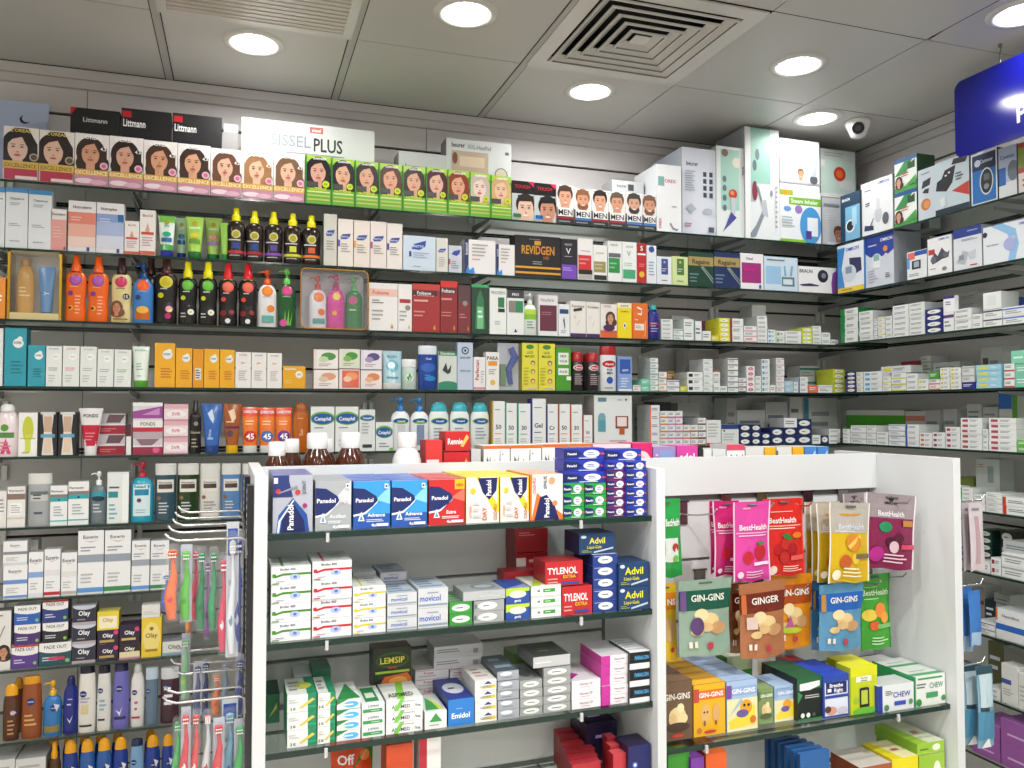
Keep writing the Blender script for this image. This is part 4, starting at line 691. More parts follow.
# ---------- fifth back shelf ----------
bot('E', -8, 19.5, 404, 'flip', 'eedfe2', 'f0eeee', 'c .45 .55 .15 5a9a3a;r .2 .36 .8 .46 5a8a4a;p d84a80 .5 .35 .3 .05 .7 .05;l .3 .1 .7 .3 3 e080a0', 'pink and white lotion bottle')
box('E', 18.3, 37.5, 412.5, 'f0f0ec,c8c8c4|e .5 .62 .3 .3 c8cc40;r .35 .1 .65 .5 d0d850;r .1 .4 .9 .42 a8b030;l .2 .05 .8 .12 1 b0b040', 'white carton with lime green pattern', 'skincare_box', d=.045)
for x0, x1 in ((38.3, 57.3), (58, 76.8)):
    box('E', x0, x1, 412, '1c1c20,0a0a0a|p e2ddd4 .18 .02 .82 .02 .72 .45 .72 .6 .8 .95 .2 .95 .28 .6 .28 .45;r .28 .55 .72 .9 c8a890;r .12 .42 .88 .5 6aa0c0;r .3 .08 .7 .4 e0c8b0;r .1 .95 .9 1 d8d8d8', 'black framed pack with cream hourglass shape', 'skincare_box', d=.05)
tub('E', 77.5, 102.5, 408, 'e7e5e4', 'eceaea', 'r .08 .2 .92 .64 c0253c;t .5 .84 .07 .6 666 PONDS;l .3 .3 .7 .5 3 e08090', 'white and crimson face cream tube', capw=.5, capf=.1)
pd = '%s,8a8488|r 0 .5 1 1 cfcbd0;p 6a5058 .4 .95 1 .95 .8 .55 .3 .55;r 0 0 1 .42 a8203a;r .0 .42 1 .5 e8e4e6;l .1 .1 .7 .3 2 d88'
box('E', 97.5, 125.5, 413.5, pd % 'd8d4d6', 'crimson and silver face cream box', 'face_cream_box', d=.06, n=2, b=.055)
box('E', 126, 131.3, 424, 'e8e6e6|r 0 .6 1 1 5a2030', 'thin dark topped carton', 'face_cream_box', d=.06, n=1)
box('E', 132.7, 162.8, 438, 'cfc8cc,8a8488|r 0 0 1 .45 9a2a48;e .78 .28 .12 .2 d8608a;p 8a6a78 .1 .95 .9 .95 .6 .5 .3 .5;r 0 .48 1 .55 eee', 'crimson face cream box with silver jar', 'face_cream_box', d=.06)
box('E', 132.7, 162.8, 420.3, 'efebec|r 0 0 1 .35 b8a8b0;r 0 .35 1 .6 c0283e;t .5 .8 .2 .5 777 PONDS', 'white face cream box with red stripe', 'face_cream_box', d=.06, z0=438)
box('E', 132.7, 162.8, 402.5, 'dcd8dc,8a8488,f0eef0|p 9a4a98 .0 .1 1 .1 1 .8 0 .5;p c890c4 .3 .3 .9 .3 .9 .7;r 0 .8 1 1 efecee', 'purple and white face cream box', 'face_cream_box', d=.06, z0=420.3)
box('E', 163.6, 188.2, 404, 'eed9dd,c8b0b4|r 0 .72 1 1 e0b0ba;e .5 .4 .42 .22 f6eef0;t .5 .4 .2 .6 d05a78 SVR;r 0 0 1 .08 c890a0', 'pale pink face cream box', 'face_cream_box', d=.06, n=3)
bot('E', 189, 201.5, 400, 'spray', '1c1a18', '2a2624', 't .5 .4 .05 .8 b8b0a0 Sebamed;l .2 .1 .8 .3 3 998;c .55 .56 .2 8a8478', 'slim black hair oil bottle')
tub('E', 200.5, 223.3, 403.5, '3a68b4', '2a4a8a', 'p c8dcf0 .3 .8 .5 .9 .6 .7 .55 .6 .4 .7;v .4 .4 .12 .3 b8d0f0 Nivea;l .3 .25 .7 .35 1 9bd', 'blue sun cream tube', mk='shiny')
tub('E', 222, 242, 403.5, 'a4592c', 'e8b81c', 'p e8c8a8 .3 .85 .6 .9 .7 .7 .5 .62;r .15 .5 .85 .54 5a2a5a;c .4 .4 .16 5a3a50;l .2 .6 .7 .66 1 f0d0a0', 'bronze sun cream tube with yellow cap', mk='shiny')
for x0, x1, y, c, sp in ((241.5, 258.8, 407, 'c03028', '45'), (258.5, 275.8, 407.5, '4a6ab0', '45'), (275, 292.5, 407.5, '6a3a90', '45')):
    tub('E', x0, x1, y, 'ee7a26', 'dfe0de', 'r 0 .8 1 1 e04a2a;t .5 .9 .06 .8 fff CARROTEN;c .5 .36 .36 %s;t .5 .36 .12 .5 fff %s;l .2 .6 .8 .72 2 ffd8a0' % (c, sp), 'orange sun cream tube with %s badge' % {'c03028':'red', '4a6ab0':'blue', '6a3a90':'purple'}[c], capw=.85)
bot('E', 292.3, 310, 402.5, 'lotion', 'b8601c', 'a05418', 'v .5 .4 .2 .4 f0c090 Sun;l .3 .66 .7 .7 1 f0c090', 'amber sun oil bottle', mk='shiny')
ce = 'r 0 0 1 1 e7ebea;e .5 .74 .52 .15 7ab648;e .5 .73 .47 .12 1f5ba0;t .5 .73 .08 .7 fff Cetaphil;l .15 .5 .8 .56 1 889;l .15 .1 .7 .3 2 b0b8b8'
for x0, x1, y in ((310.5, 334.5, 406.5), (335.2, 358.5, 406.5)): box('E', x0, x1, y, 'e7ebea,c0c8c8|'+ce, 'white carton with green and blue oval', 'skincare_box', d=.05)
box('E', 359.2, 375.2, 409.5, 'e4e8e8,c0c8c8|e .5 .8 .48 .08 7ab648;e .5 .795 .44 .065 1f5ba0;t .5 .795 .045 .7 fff Cetaphil;r .2 .08 .8 .16 333;l .15 .4 .8 .7 4 b0b8b8', 'slim white carton with small blue oval', 'skincare_box', d=.045)
box('E', 375.6, 393, 422, 'e7ebea,c0c8c8|e .5 .66 .52 .22 7ab648;e .5 .64 .47 .18 1f5ba0;t .5 .64 .12 .7 fff Cetaphil;l .2 .1 .8 .3 2 889;r .8 0 1 .1 7ab648', 'short white carton with large blue oval', 'skincare_box', d=.045)
cb_ = 'e .5 .55 .4 .055 1f5ba0;e .5 .52 .34 .02 7ab648;t .5 .55 .03 .6 fff Cetaphil;r .3 .1 .7 .48 %s'
bot('E', 391.5, 411, 397, 'pump', 'eceef0', '2a80c8', cb_ % 'c8ccd4', 'white cleanser bottle with blue pump, left'); bot('E', 411, 430, 397.5, 'pump', 'eceef0', '2a80c8', cb_ % '7a90b0', 'white cleanser bottle with blue pump, right')
for x0, x1, y in ((429.5, 450.3, 402), (450.6, 471, 402), (471.5, 491, 402.5)):
    bot('E', x0, x1, y, 'lotion', 'e8ecea', '3fb4c4', 'e .5 .6 .42 .07 7ab648;e .5 .6 .37 .055 1f5ba0;t .5 .6 .035 .6 fff Cetaphil;l .2 .2 .8 .48 4 9ab', 'white lotion bottle with teal cap')
for x0, x1, y, c, t_, nn in ((492, 505, 401, 'c8a850', '50', 'gold edged'), (505.3, 517, 403, '4ab090', '50', 'mint edged'), (517.5, 530.6, 403.5, '4ab090', '30', 'mint edged'), (531, 546, 398.5, '2a3a88', 'Gel', 'navy lettered tall'), (546.5, 558, 404, '2a3a88', 'Cr', 'navy lettered'), (558.5, 570, 404, 'e0783a', '50', 'orange edged'), (570.4, 582.3, 404.5, 'e0783a', '30', 'orange edged'), (582.8, 592.5, 415, 'd8502a', '50', 'short orange')):
    box('E', x0, x1, y, 'f1f3f2,%s|r 0 0 .09 1 %s;t .5 .46 .09 .6 334 %s;l .2 .3 .8 .34 1 %s;l .2 .8 .8 .84 1 889;l .2 .08 .8 .24 3 c4c8c8' % (c, c, t_, c), '%s white sun care carton with number' % nn if t_ not in ('Gel', 'Cr') else '%s white carton' % nn, 'skincare_box', d=.045)
box('E', 594, 632, 395.5, 'e9edec,b0b4b4,dfe3e2|r .1 .88 .32 .96 5a8a98;t .68 .92 .03 .4 444 Avent;p 7ab0b8 .1 .3 .3 .3 .3 .6 .25 .66 .15 .66 .1 .6;r .1 .3 .3 .52 5aa0b0;r .56 .36 .9 .6 8a3a2a;r .6 .4 .86 .58 f0e4e0;r .66 .24 .8 .38 c05a30;l .4 .1 .9 .14 1 999;c .84 .92 .03 777', 'large white baby bottle box with brown square', 'device_box', d=.1)
# ---------- sixth back shelf ----------
box('F', -6, 6.6, 491, 'e6e4e2|l .1 .4 .9 .8 4 999', 'white carton at left end', 'skincare_box', d=.05)
box('F', 7, 25.3, 486.5, 'e9e7e4,c4c2c0|r 0 .68 1 .82 8a7468;t .5 .9 .05 .8 556 Pharmaceris;r 0 .2 1 .24 d8c8b8;r .15 .3 .85 .6 f6f6f4;l .2 .34 .8 .56 4 aaa', 'white carton with brown band', 'skincare_box', d=.05)
bot('F', 26.3, 51.5, 473.5, 'shampoo', 'a8acae', 'dcdcd8', 'r .15 .48 .85 .64 c8c8c4;l .25 .5 .75 .62 2 445;l .3 .2 .7 .3 1 556;r .15 .6 .85 .66 6a7478', 'grey toner bottle with white cap')
for x0, x1, y in ((50, 67.5, 485.5), (68, 88.8, 481.5)):
    box('F', x0, x1, y, 'eff1f0,c4c6c6|r 0 .7 1 .78 8a7c78;r 0 .6 1 .7 2aa8b0;c .5 .64 .06 223;t .4 .86 .05 .7 556 Pharmaceris;r 0 .1 1 .13 4ab8b8;l .2 .22 .8 .5 4 aab', 'white carton with turquoise band', 'skincare_box', d=.05)
bot('F', 89.5, 106.5, 471.5, 'pump', '6f7c82', 'e6e8ea', 'r .05 .52 .95 .6 2a98b0;e .5 .48 .4 .05 1a3a4a;l .2 .2 .8 .4 3 c8d0d4', 'grey foam bottle with white pump', mk='shiny')
box('F', 107, 128.8, 472, 'e3e9e6,b8c0bc|r .05 .5 .5 .62 2a8a98;r .7 0 1 .94 f0f4f2;l .08 .66 .6 .74 1 556;l .1 .06 .5 .4 4 7ab', 'white carton with turquoise square', 'skincare_box', d=.045)
bot('F', 129.5, 153.5, 461.5, 'pump', '2aa0bc', 'b02a40', 'r .14 .1 .86 .62 d8ecf0;r .2 .44 .8 .54 2a88b0;l .25 .14 .75 .22 2 9bc;c .4 .36 .1 6a3a70;l .25 .56 .75 .6 1 556', 'blue soap bottle with dark red pump')
for x0, x1, c, nn in ((154.2, 176.3, '36525e', 'slate'), (176.8, 198.9, '26401f', 'dark green'), (199.5, 220.3, 'dedcd4', 'ivory'), (221, 241, '5a86b8', 'sky blue'), (242, 258, '3a6a98', 'deep blue')):
    bot('F', x0, x1, 463.5, 'shampoo', c, 'dadad6', 'r .12 .5 .88 .72 %s;r .18 .56 .82 .64 55463c;t .5 .67 .03 .6 556 Pharmaceris;c .2 .4 .1 8a6050;l .2 .12 .8 .34 4 %s' % ('e6e4dc', 'c8ccd0' if c != 'dedcd4' else '999'), '%s shampoo bottle with white top' % nn, 'shampoo_bottle')
# ---------- seventh back shelf ----------
eu = 't .45 %s %s .75 333 Eucerin;p c03a48 .15 %s .5 %s .85 %s .5 %s;'
def euc(x0, x1, y, band, b2, lk, tall=0, z0=None, n=1):
    ty = .9 if tall else .82
    o = 't .48 %.3f %.3f .8 333 Eucerin;p c03a48 .2 %.3f .5 %.3f .8 %.3f .5 %.3f;' % (ty, .05 if tall else .08, ty-.05, ty-.075, ty-.05, ty-.085)
    o += ('r 0 .5 1 .62 %s;l .1 .66 .7 .76 2 99a;' % band if tall else 'r 0 .44 1 .56 %s;' % band)+'r 0 .03 1 .1 %s;l .12 .16 .7 .34 3 bbb' % b2
    box('G', x0, x1, y, 'eeeff0,c4c6c8|'+o, lk, 'skincare_box', d=.05, z0=z0, n=n)
euc(3, 27.5, 565, '6a90d0', '6a90d0', 'lower white carton with blue band'); euc(3, 27.5, 541, '8a8c94', 'd8d8dc', 'upper white carton with grey band', z0=565)
box('G', 27, 38, 540, 'd4d4d2,b0b0ae', 'plain white carton behind two stacked cartons', 'skincare_box', d=.05, b=.09)
euc(28.2, 43.4, 552, '8aa8dc', 'e0e2e6', 'white carton with pale blue band'); euc(44, 60.4, 549, 'e4e4e6', 'c02838', 'white carton with thin red line'); euc(61, 77, 552.5, 'e4e2de', 'b8b0a8', 'plain white carton with beige line')
euc(77.6, 103.8, 530.5, '98a0ac', '5a98d8', 'tall white carton with grey band and blue foot', 1); euc(104.4, 130.8, 530, '98a0ac', '3a8a50', 'tall white carton with grey band and green foot', 1)
euc(131.4, 149.7, 540.5, 'a0a6b0', '5a98d8', 'medium white carton with grey band and blue foot', 1); euc(150.3, 169, 540.5, 'a0a6b0', '3a8a50', 'medium white carton with grey band and green foot', 1)
# ---------- eighth back shelf ----------
box('H', -8, 11, 611, 'e2e0dc,888|f .62 .3 .1 2a2020 c89070 w;p 444 .3 .5 .34 .5 .7 .75 .66 .75;l .1 .9 .8 .95 1 777', 'white carton with small portrait', 'skincare_box', d=.05)
fc = '%s,2a2a34,e8e6e8|p eeecea 0 1 1 1 1 .62 .8 .56 .5 .54 .2 .58 0 .66;t .5 .82 .14 .7 556 FADE OUT;l .1 .2 .6 .42 2 d8d8e8;c .88 .2 .07 8ac060'
for x0, x1, y, z0, c, nn in ((11, 38.3, 645, None, '5a3a8a', 'purple'), (14, 40.5, 624.5, 645, '4a3070', 'violet'), (14, 40.5, 605.5, 624.5, '2a60b8', 'bright blue'), (38.8, 71.5, 642.5, None, '1f5058', 'teal'), (42.3, 68.3, 622.5, 642.5, '26282c', 'charcoal'), (42.3, 68.3, 600, 622.5, '2c3f80', 'navy')):
    box('H', x0, x1, y, fc % c+(';r 0 .92 1 1 c02a30' if c in ('5a3a8a', '2c3f80') else '')+(';r .3 .25 .8 .38 c83a60' if c == '1f5058' else ''), '%s fade cream box' % nn, 'face_cream_box', d=.06, z0=z0)
ol = '%s,1c1a20,%s|t .5 .6 .24 .5 fff Olay;e .5 .98 .5 .2 %s;r 0 0 1 .14 %s;l .2 .2 .7 .34 1 999'
box('H', 72, 96, 605.5, ol % ('2c2e40', 'c8c8d4', 'c8ccd8', 'b8a8b0'), 'black and silver face cream box', 'face_cream_box', d=.06, n=3)
box('H', 97, 118.5, 630, '2a1c38,1c1424,3a2a4a|t .5 .65 .24 .5 fff Olay;c .88 .82 .12 d8407a;r .1 .2 .8 .36 b8a060;l .1 .06 .6 .14 1 777', 'dark purple face cream box with pink dot', 'face_cream_box', d=.06, n=2)
box('H', 97, 119, 611.5, 'e9cf3c,c8a820,f0e070|r .08 .1 .92 .75 f4eecc;t .5 .55 .2 .5 c89a10 Olay', 'yellow face cream box on purple ones', 'face_cream_box', d=.06, z0=630)
box('H', 119.2, 140, 644, 'e6dcb0,b0a060,3a2a30|r 0 .5 1 1 33221e;t .5 .7 .24 .5 fff Olay;r 0 0 1 .12 c8a', 'cream and brown face cream box', 'face_cream_box', d=.06)
box('H', 119.2, 140, 624.5, '2a1c38,1c1424,3a2a4a|t .5 .6 .2 .5 fff Olay;c .86 .75 .12 d8407a;r .1 .2 .8 .32 d8b860', 'dark purple face cream box on cream one', 'face_cream_box', d=.06, z0=644)
box('H', 141.3, 161.6, 617.5, 'eccb38,b8981c,f4e078|e .5 .5 .45 .38 f0dc80;t .5 .55 .11 .6 8a5a08 Olay;c .5 .72 .1 8a6a10;r .2 .14 .8 .2 a88020', 'tall yellow carton with dark gold lettering', 'face_cream_box', d=.05)
box('H', 141.6, 160, 604.5, 'e4e2de|l .1 .2 .9 .5 2 c8c0b0', 'small white carton on yellow carton', 'face_cream_box', d=.045, z0=617.5)
box('H', 162.2, 186, 641, 'd8dcd0,889|t .5 .6 .3 .6 556 Olay;r 0 0 1 .2 8ab', 'pale carton beside the toothbrush hooks', 'face_cream_box', d=.05)
# ---------- ninth back shelf ----------
nv = 'c %s %s .2 1c2c78;t %s %s .022 .3 e8ecf8 NIVEA;'
def nb(x0, x1, y, kind, body, cap, extra, lk, cx_=.5, cy_=.62, b=.012, sk='I'):
    bot(sk, x0, x1, y, kind, body, cap, nv % (cx_, cy_, cx_, cy_)+extra, lk, 'body_lotion_bottle', b=b)
nb(1.5, 19, 685, 'lotion', '55301c', 'e8a41c', 'c .65 .5 .16 c8a8a0;l .35 .1 .75 .4 4 c08a60', 'brown tanning bottle with yellow cap', .7, .5)
nb(12, 24, 678, 'lotion', '6a3a1c', 'd89818', '', 'brown bottle half hidden behind tanning bottle', b=.08)
nb(20, 41.5, 677, 'tall', '8f4a22', 'd8941a', 'l .2 .2 .8 .42 3 d8a868', 'wide brown lotion bottle with amber cap', .5, .6)
nb(42, 61.5, 682, 'pump', '3276b4', 'e8b01c', 'r .1 .08 .9 .2 8a7a3a;p d8d8e0 .6 .6 .9 .56 .75 .45', 'metallic blue bottle with yellow pump', .6, .52)
nb(62, 78, 677.5, 'flip', '1f2a7c', '17205c', 'p e8e8f0 .3 .3 .5 .24 .7 .34 .5 .2;l .3 .5 .7 .56 1 dde', 'navy lotion bottle')
nb(77.3, 95.8, 666, 'tall', 'e2dfd8', '1a1c30', 'r .2 .28 .6 .42 d8c890;r .1 .09 .8 .12 3a3438;l .15 .44 .8 .54 2 aab', 'white lotion bottle with black cap and gold label', .3, .58)
nb(96.3, 111, 666, 'tall', 'dad9d4', '1a1c30', 'r .1 .16 .6 .19 3a3450;l .2 .3 .7 .5 3 8ab', 'white lotion bottle with black cap and blue text', .25, .62)
nb(112, 129.3, 664, 'tall', '6c68b4', '23204a', 'p e0e0ec .2 .3 .45 .2 .6 .34 .45 .26;r .1 .15 .8 .19 2a2458', 'purple lotion bottle with black cap', .4, .62)
nb(130, 144.5, 664, 'flip', 'e0dedc', 'c8cac8', 'l .3 .24 .6 .44 2 c06070;r .1 .14 .7 .17 b03048', 'white lotion bottle with red text', .3, .55)
nb(145, 158, 668, 'shampoo', '62788c', 'b8ccd8', '', 'smoky blue toner bottle with pale cap', .2, .6)
nb(160, 179, 668, 'shampoo', '472a36', 'd0d0d4', 'l .2 .3 .8 .7 3 e8e8ee', 'dark plum bottle with white top', .3, .66)
for i, (x0, x1, y) in enumerate(((46.5, 60.5, 743), (61.5, 77.5, 741), (78.3, 94.5, 740), (95.3, 111.3, 739), (112, 127.8, 738), (144.3, 160, 736), (161, 174, 735))):
    nb(x0, x1, y, 'spray' if i == 0 else 'lotion', ['4a2c18', '1c3a88', '2a5aa0', '2a5aa0', '1c3a90', '1c3a90', '1c3a90'][i], 'e8a41c', 'p e8e8f0 .6 .6 .9 .55 .75 .45;', ['brown spray bottle with orange cap', 'blue sun lotion bottle with orange cap'][min(i, 1)], .6, .5, sk='J')
nb(129, 143.8, 740, 'tall', '7aa4cc', '1c2850', '', 'light blue lotion bottle with navy cap', .3, .6, sk='J')
for x0, x1, y in ((-12, 14.6, 760), (15, 45.5, 758)): box('J', x0, x1, y, 'd6d6d4,aaa|p d08a88 .4 .4 .6 .5 .6 .7 .4 .6;l .1 .8 .8 .9 1 aaa', 'large plain white carton', 'device_box', d=.14, b=.0)
for i, x in enumerate((53, 68, 84, 100, 117, 150)): nb(x-6.5, x+6.5, 734-i*.8, 'lotion', '1c3a88', 'e8a41c', '', 'blue sun lotion bottle standing in the second row', b=.09, sk='J')
# ---------- small medicine boxes on the upper right of the back wall ----------
def md(kind, c='58a', base='e9ecec'):
    return {'line': '%s,c8cccc,d8dcdc|r 0 .7 1 .86 %s;l .1 .2 .8 .6 2 8a9090' % (base, c), 'txt': '%s,c4c8c8,d6dada|l .1 .3 .85 .75 2 6a7478' % base, 'end': '%s,c4c8c8,d6dada|r 0 0 .14 1 %s;l .22 .3 .85 .75 2 7a8488' % (base, c),
     'oval': '%s,c8cccc,dde|e .5 .5 .32 .3 %s;t .5 .5 .25 .4 fff Rx' % (base, c), 'dot': '%s,c4c8c8,d6dada|r .08 .25 .34 .75 %s;l .42 .3 .9 .75 2 7a8488' % (base, c), 'full': '%s,%s,%s|l .1 .3 .85 .75 2 eef' % (c, c, c), 'lab': '%s,%s,%s|e .5 .5 .38 .34 eef0e8;l .3 .38 .7 .6 1 556' % (c, c, c),
     'foot': '%s,c8cccc,d6dada|r 0 0 1 .22 %s;l .1 .4 .85 .8 2 667' % (base, c), 'left': '%s,c8cccc,d6dada|r 0 0 .12 1 %s;l .2 .3 .9 .7 2 667' % (base, c), 'gside': '%s,%s,d6dada|r 0 0 .25 1 %s;l .35 .3 .9 .7 2 667' % (base, c, c)}[kind]
def stk(sk, rows_, d=.11, j=.0012, name=None):
    name = name or ('tablet_box' if sk in 'CDE' else 'medicine_box')
    for x0, x1, y, n, kd, c, lk in rows_: box(sk, x0, x1, y, md(kd, c), lk, name, d=d, n=n, jit=j)
def bk(sk, L, b=.15, d=.09):
    for x0, x1, y, n, kd, c, base, lk in L: box(sk, x0, x1, y, md(kd, c, base), lk, 'medicine_carton', d=d, n=n, b=b, jit=.001)
stk('C', [(661.5,673,319,5,'txt','', 'small white medicine box'), (673.5,683.5,329,2,'line','58a890','white box with mint stripe'), (684,694,319,2,'txt','','square white medicine box'), (694.4,702,321,1,'left','2f8a6a','teal and blue striped medicine box'), (702.4,711,331,1,'txt','','low white box with grey print'), (711.4,719,335.5,1,'full','d8d040','low yellow medicine box'), (719.4,730,318,5,'lab','e0d840','yellow medicine box'), (730.4,743.6,318.5,3,'end','8a1f2a','maroon and cream medicine box'), (744,757,326,3,'foot','e0a0a8','white box with pink foot'), (757.4,767.5,316,6,'txt','','little grey printed white box'), (768,776,329.5,3,'dot','58a8d8','white box with blue patch'), (776.4,785,331,2,'dot','68b048','white box with green patch'), (785.4,801.6,331,3,'txt','','broad white medicine box'), (802,812.4,328,4,'lab','cdd84a','lime medicine box'), (812.8,821.4,326,5,'txt','','narrow white medicine box'), (821.8,830.6,332.5,2,'txt','','low pale medicine box'), (831,838.6,339.5,1,'txt','','single flat white carton')])
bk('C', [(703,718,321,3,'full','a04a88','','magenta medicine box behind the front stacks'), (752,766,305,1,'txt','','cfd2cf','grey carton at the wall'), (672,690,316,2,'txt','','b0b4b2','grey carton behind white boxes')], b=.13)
stk('D', [(633,641,385,1,'line','d89a8a','flat white box with salmon line'), (641.4,650,379,2,'full','7fcfae','mint green medicine box'), (650.4,658.4,358,6,'foot','8ab8a8','white box with pale green foot'), (658.8,667,372,3,'foot','e0b08a','white box with peach foot'), (667.4,679.6,380,2,'line','7a5aa8','white box with violet line'), (680,687,386,1,'full','c8c838','small lime carton'), (687.4,703,372,3,'dot','2a2c2e','white box with black square'), (703.4,713,359,5,'line','c8e0d0','tall pile white box with faint line'), (713.4,720.4,372,3,'txt','','white box beneath a red topped one'), (720.8,727.6,386,1,'txt','','single flat white box'), (728,738.4,358,6,'line','444','white box with black line'), (738.8,746.2,378,3,'foot','6a5058','white box with brown foot'), (746.6,755,366,5,'oval','d05a78','white box with pink oval'), (755.4,761.4,376,3,'txt','','slim white carton'), (761.8,770,359,6,'dot','4a98d0','white box with blue mark'), (770.4,776,385,1,'txt','','tiny flat carton'), (776.4,784.6,358,6,'line','d8a8b0','white box with rosy line'), (785,793.4,381,2,'full','a8c8d8','pale blue medicine box'), (793.8,798.4,382,2,'txt','','tiny pale carton'), (798.8,808,377,3,'end','3a6ac0','white box with blue end'), (808.4,818,385,1,'full','e0785a','salmon red medicine box'), (818.4,833,385,1,'line','c8d0d8','flat wide white carton'), (833.4,845,369,5,'lab','c3cc3c','lime green medicine box')])
box('D', 713.4, 720.4, 370.6, md('full', 'c8423a'), 'thin red carton on white boxes', d=.11, z0=372, jit=0)
box('D', 685, 719, 350, md('txt', '', '98928c'), 'brown grey carton against the wall', d=.08, b=.19)
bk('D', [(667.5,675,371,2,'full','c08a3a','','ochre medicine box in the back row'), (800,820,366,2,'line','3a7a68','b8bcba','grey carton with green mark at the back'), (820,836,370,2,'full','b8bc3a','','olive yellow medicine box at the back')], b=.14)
stk('E', [(650,660,405,5,'left','e07838','white box with orange edge'), (660.4,668,411,5,'foot','e08848','white box with orange foot'), (668.2,675.6,411,5,'foot','c878b8','white box with mauve foot'), (675.8,683,411,5,'foot','d868a8','white box with pink stripe below'), (683.4,690.8,425,3,'foot','e0703a','small white box with orange base'), (691,698,425,3,'foot','b05a3a','small white box with rust base'), (698.4,706,418,4,'foot','7a4030','white box with brown base')])
box('E', 706.4, 721, 420, 'e8ebea,c0c4c4|r 0 0 .5 .1 c83a32;r .5 0 1 .1 4aa0c8;l .1 .3 .9 .9 5 b8bcbc', 'square white carton with red and blue foot', d=.1)
box('E', 721.5, 738.8, 424.5, 'dfe3e4,b0b4b4|r 0 .78 1 1 2a3f80;r .1 .66 .2 .74 333;l .1 .2 .8 .6 3 b8bcbc', 'white carton with navy top band', d=.1)
stk('E', [(739.4,751,424.5,3,'lab','202c62','navy medicine box'), (751.4,761,424.5,3,'lab','202c62','navy medicine box'), (761.4,770.6,433,2,'lab','202c62','navy medicine box'), (771,783.6,428,2,'lab','202c62','navy medicine box'), (784,797,427.5,2,'lab','202c62','navy medicine box'), (797.4,812,419,3,'lab','202c62','navy medicine box'), (812.4,820.6,435,1,'txt','','small cream carton between navy boxes'), (821,828.8,435.5,1,'lab','202c62','navy medicine box'), (829.2,840.6,429,3,'txt','','white carton with dark ends')])
box('E', 784, 797, 418, md('txt'), 'white carton on top of navy boxes', d=.1, z0=427.5)
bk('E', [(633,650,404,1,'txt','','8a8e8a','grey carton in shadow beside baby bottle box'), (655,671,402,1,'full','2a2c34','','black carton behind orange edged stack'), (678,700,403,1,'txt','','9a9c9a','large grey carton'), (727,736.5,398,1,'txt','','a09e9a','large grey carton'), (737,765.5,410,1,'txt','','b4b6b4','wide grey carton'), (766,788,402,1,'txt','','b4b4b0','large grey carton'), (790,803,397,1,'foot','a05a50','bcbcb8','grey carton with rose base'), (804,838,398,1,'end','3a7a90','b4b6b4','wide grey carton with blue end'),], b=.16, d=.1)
# ---------- right wall ----------
def R(sk, x0, x1, y, dz, lk, name='device_box', d=.09, **k): return box(sk, x0, x1, y, dz, lk, name, d=d, **k)
R('a', 840.5, 860, 193, '1f3f5c,16303f,2a4a66|r .25 0 1 .72 7ab4d4;c .5 .3 .24 e8ecf0;c .5 .3 .18 222;t .3 .88 .06 .4 fff BRAUN;r .6 .3 .85 .68 a8d0e8', 'dark blue thermometer pack with white ring', d=.07, b=.0)
R('a', 861, 893, 179, 'e9ebee,b8bcc0|t .72 .92 .05 .4 2a4ac0 OMRON;l .12 .82 .4 .86 1 446;e .55 .34 .12 .14 c8ccd6;r .5 .44 .6 .64 d6dae2;p 2a3a60 .1 .1 .4 .08 .4 .16 .12 .2;e .78 .24 .1 .11 5a606a;l .15 .54 .35 .62 2 333;p 2a3a60 .25 .12 .4 .3 .42 .3 .28 .1', 'white compressor nebulizer box with blue lettering', d=.11)
gm = 'eef2ee,2c5a38,3f7a4a|r 0 .88 1 1 2a5a98;p 2f8a4a .0 .5 .45 .88 .8 .88 .5 .5;p 1a4a28 .6 .62 .92 .62 .92 .86 .76 .8 .6 .86;r 0 0 1 .14 4aa048;l .3 .42 .8 .56 2 c84838;f .2 .3 .14 4a2a20 d8a088 w;p 4aa048 .5 .14 1 .14 1 .38'
R('a', 894.5, 917, 190.5, gm, 'lower green and white mask box with shield', d=.09); R('a', 894.5, 917, 157, gm, 'upper green and white mask box with shield', d=.09, z0=190.5)
R('a', 918, 935.5, 168, 'ccd6e0,a0aab4|p 2a2c34 .2 .62 .3 .76 .75 .8 .7 .66;p 2a2c34 .25 .54 .4 .6 .65 .6 .6 .5;c .45 .3 .28 c87a48;c .5 .3 .18 e0985a;l .2 .88 .8 .93 1 889', 'narrow pale box with orange joint picture')
R('a', 935, 969.5, 158, 'c9d9e2,9aabb4|r 0 0 1 .12 20303c;p 221e28 .02 .48 .06 .64 .2 .68 .3 .82 .62 .86 .52 .56 .34 .42;p 221e28 .5 .88 .56 .98 .98 .96 .9 .86;r .3 .7 .36 .73 eee;r .4 .74 .46 .77 eee;p c84038 .5 .4 1 .5 1 .24;l .62 .56 .85 .72 3 333;p e4eaee .15 .3 .3 .34 .34 .18 .2 .14', 'large support wrap box with black brace picture')
R('a', 971, 997.5, 151, 'e8eef4,1c2c4c|r .05 .04 .95 .96 1f72c0;r .05 .66 .95 .96 16264e;t .6 .82 .07 .5 e8ecf4 Contour;c .26 .8 .12 c8d4e8;e .6 .42 .26 .26 dfe4ea;e .6 .42 .22 .23 15181c;r .5 .44 .72 .56 5a6670;c .6 .32 .1 8a9098', 'blue blood glucose meter box')
R('a', 998.5, 1017, 146, 'b9c6e0,8890a8|r 0 0 1 .3 e6e8ec;r 0 .25 .4 .6 2a6ab8;e .8 .5 .3 .2 6a7480;t .5 .8 .07 .8 3a5a98 Contour', 'pale blue meter box at the photo edge')
R('a', 1018, 1040, 140, 'e8e4de,b0403a|r 0 .4 1 1 b84a3a;r 0 .5 .3 .9 8a9a3a;l .2 .1 .8 .3 2 c04a40', 'red and cream box at the photo edge')
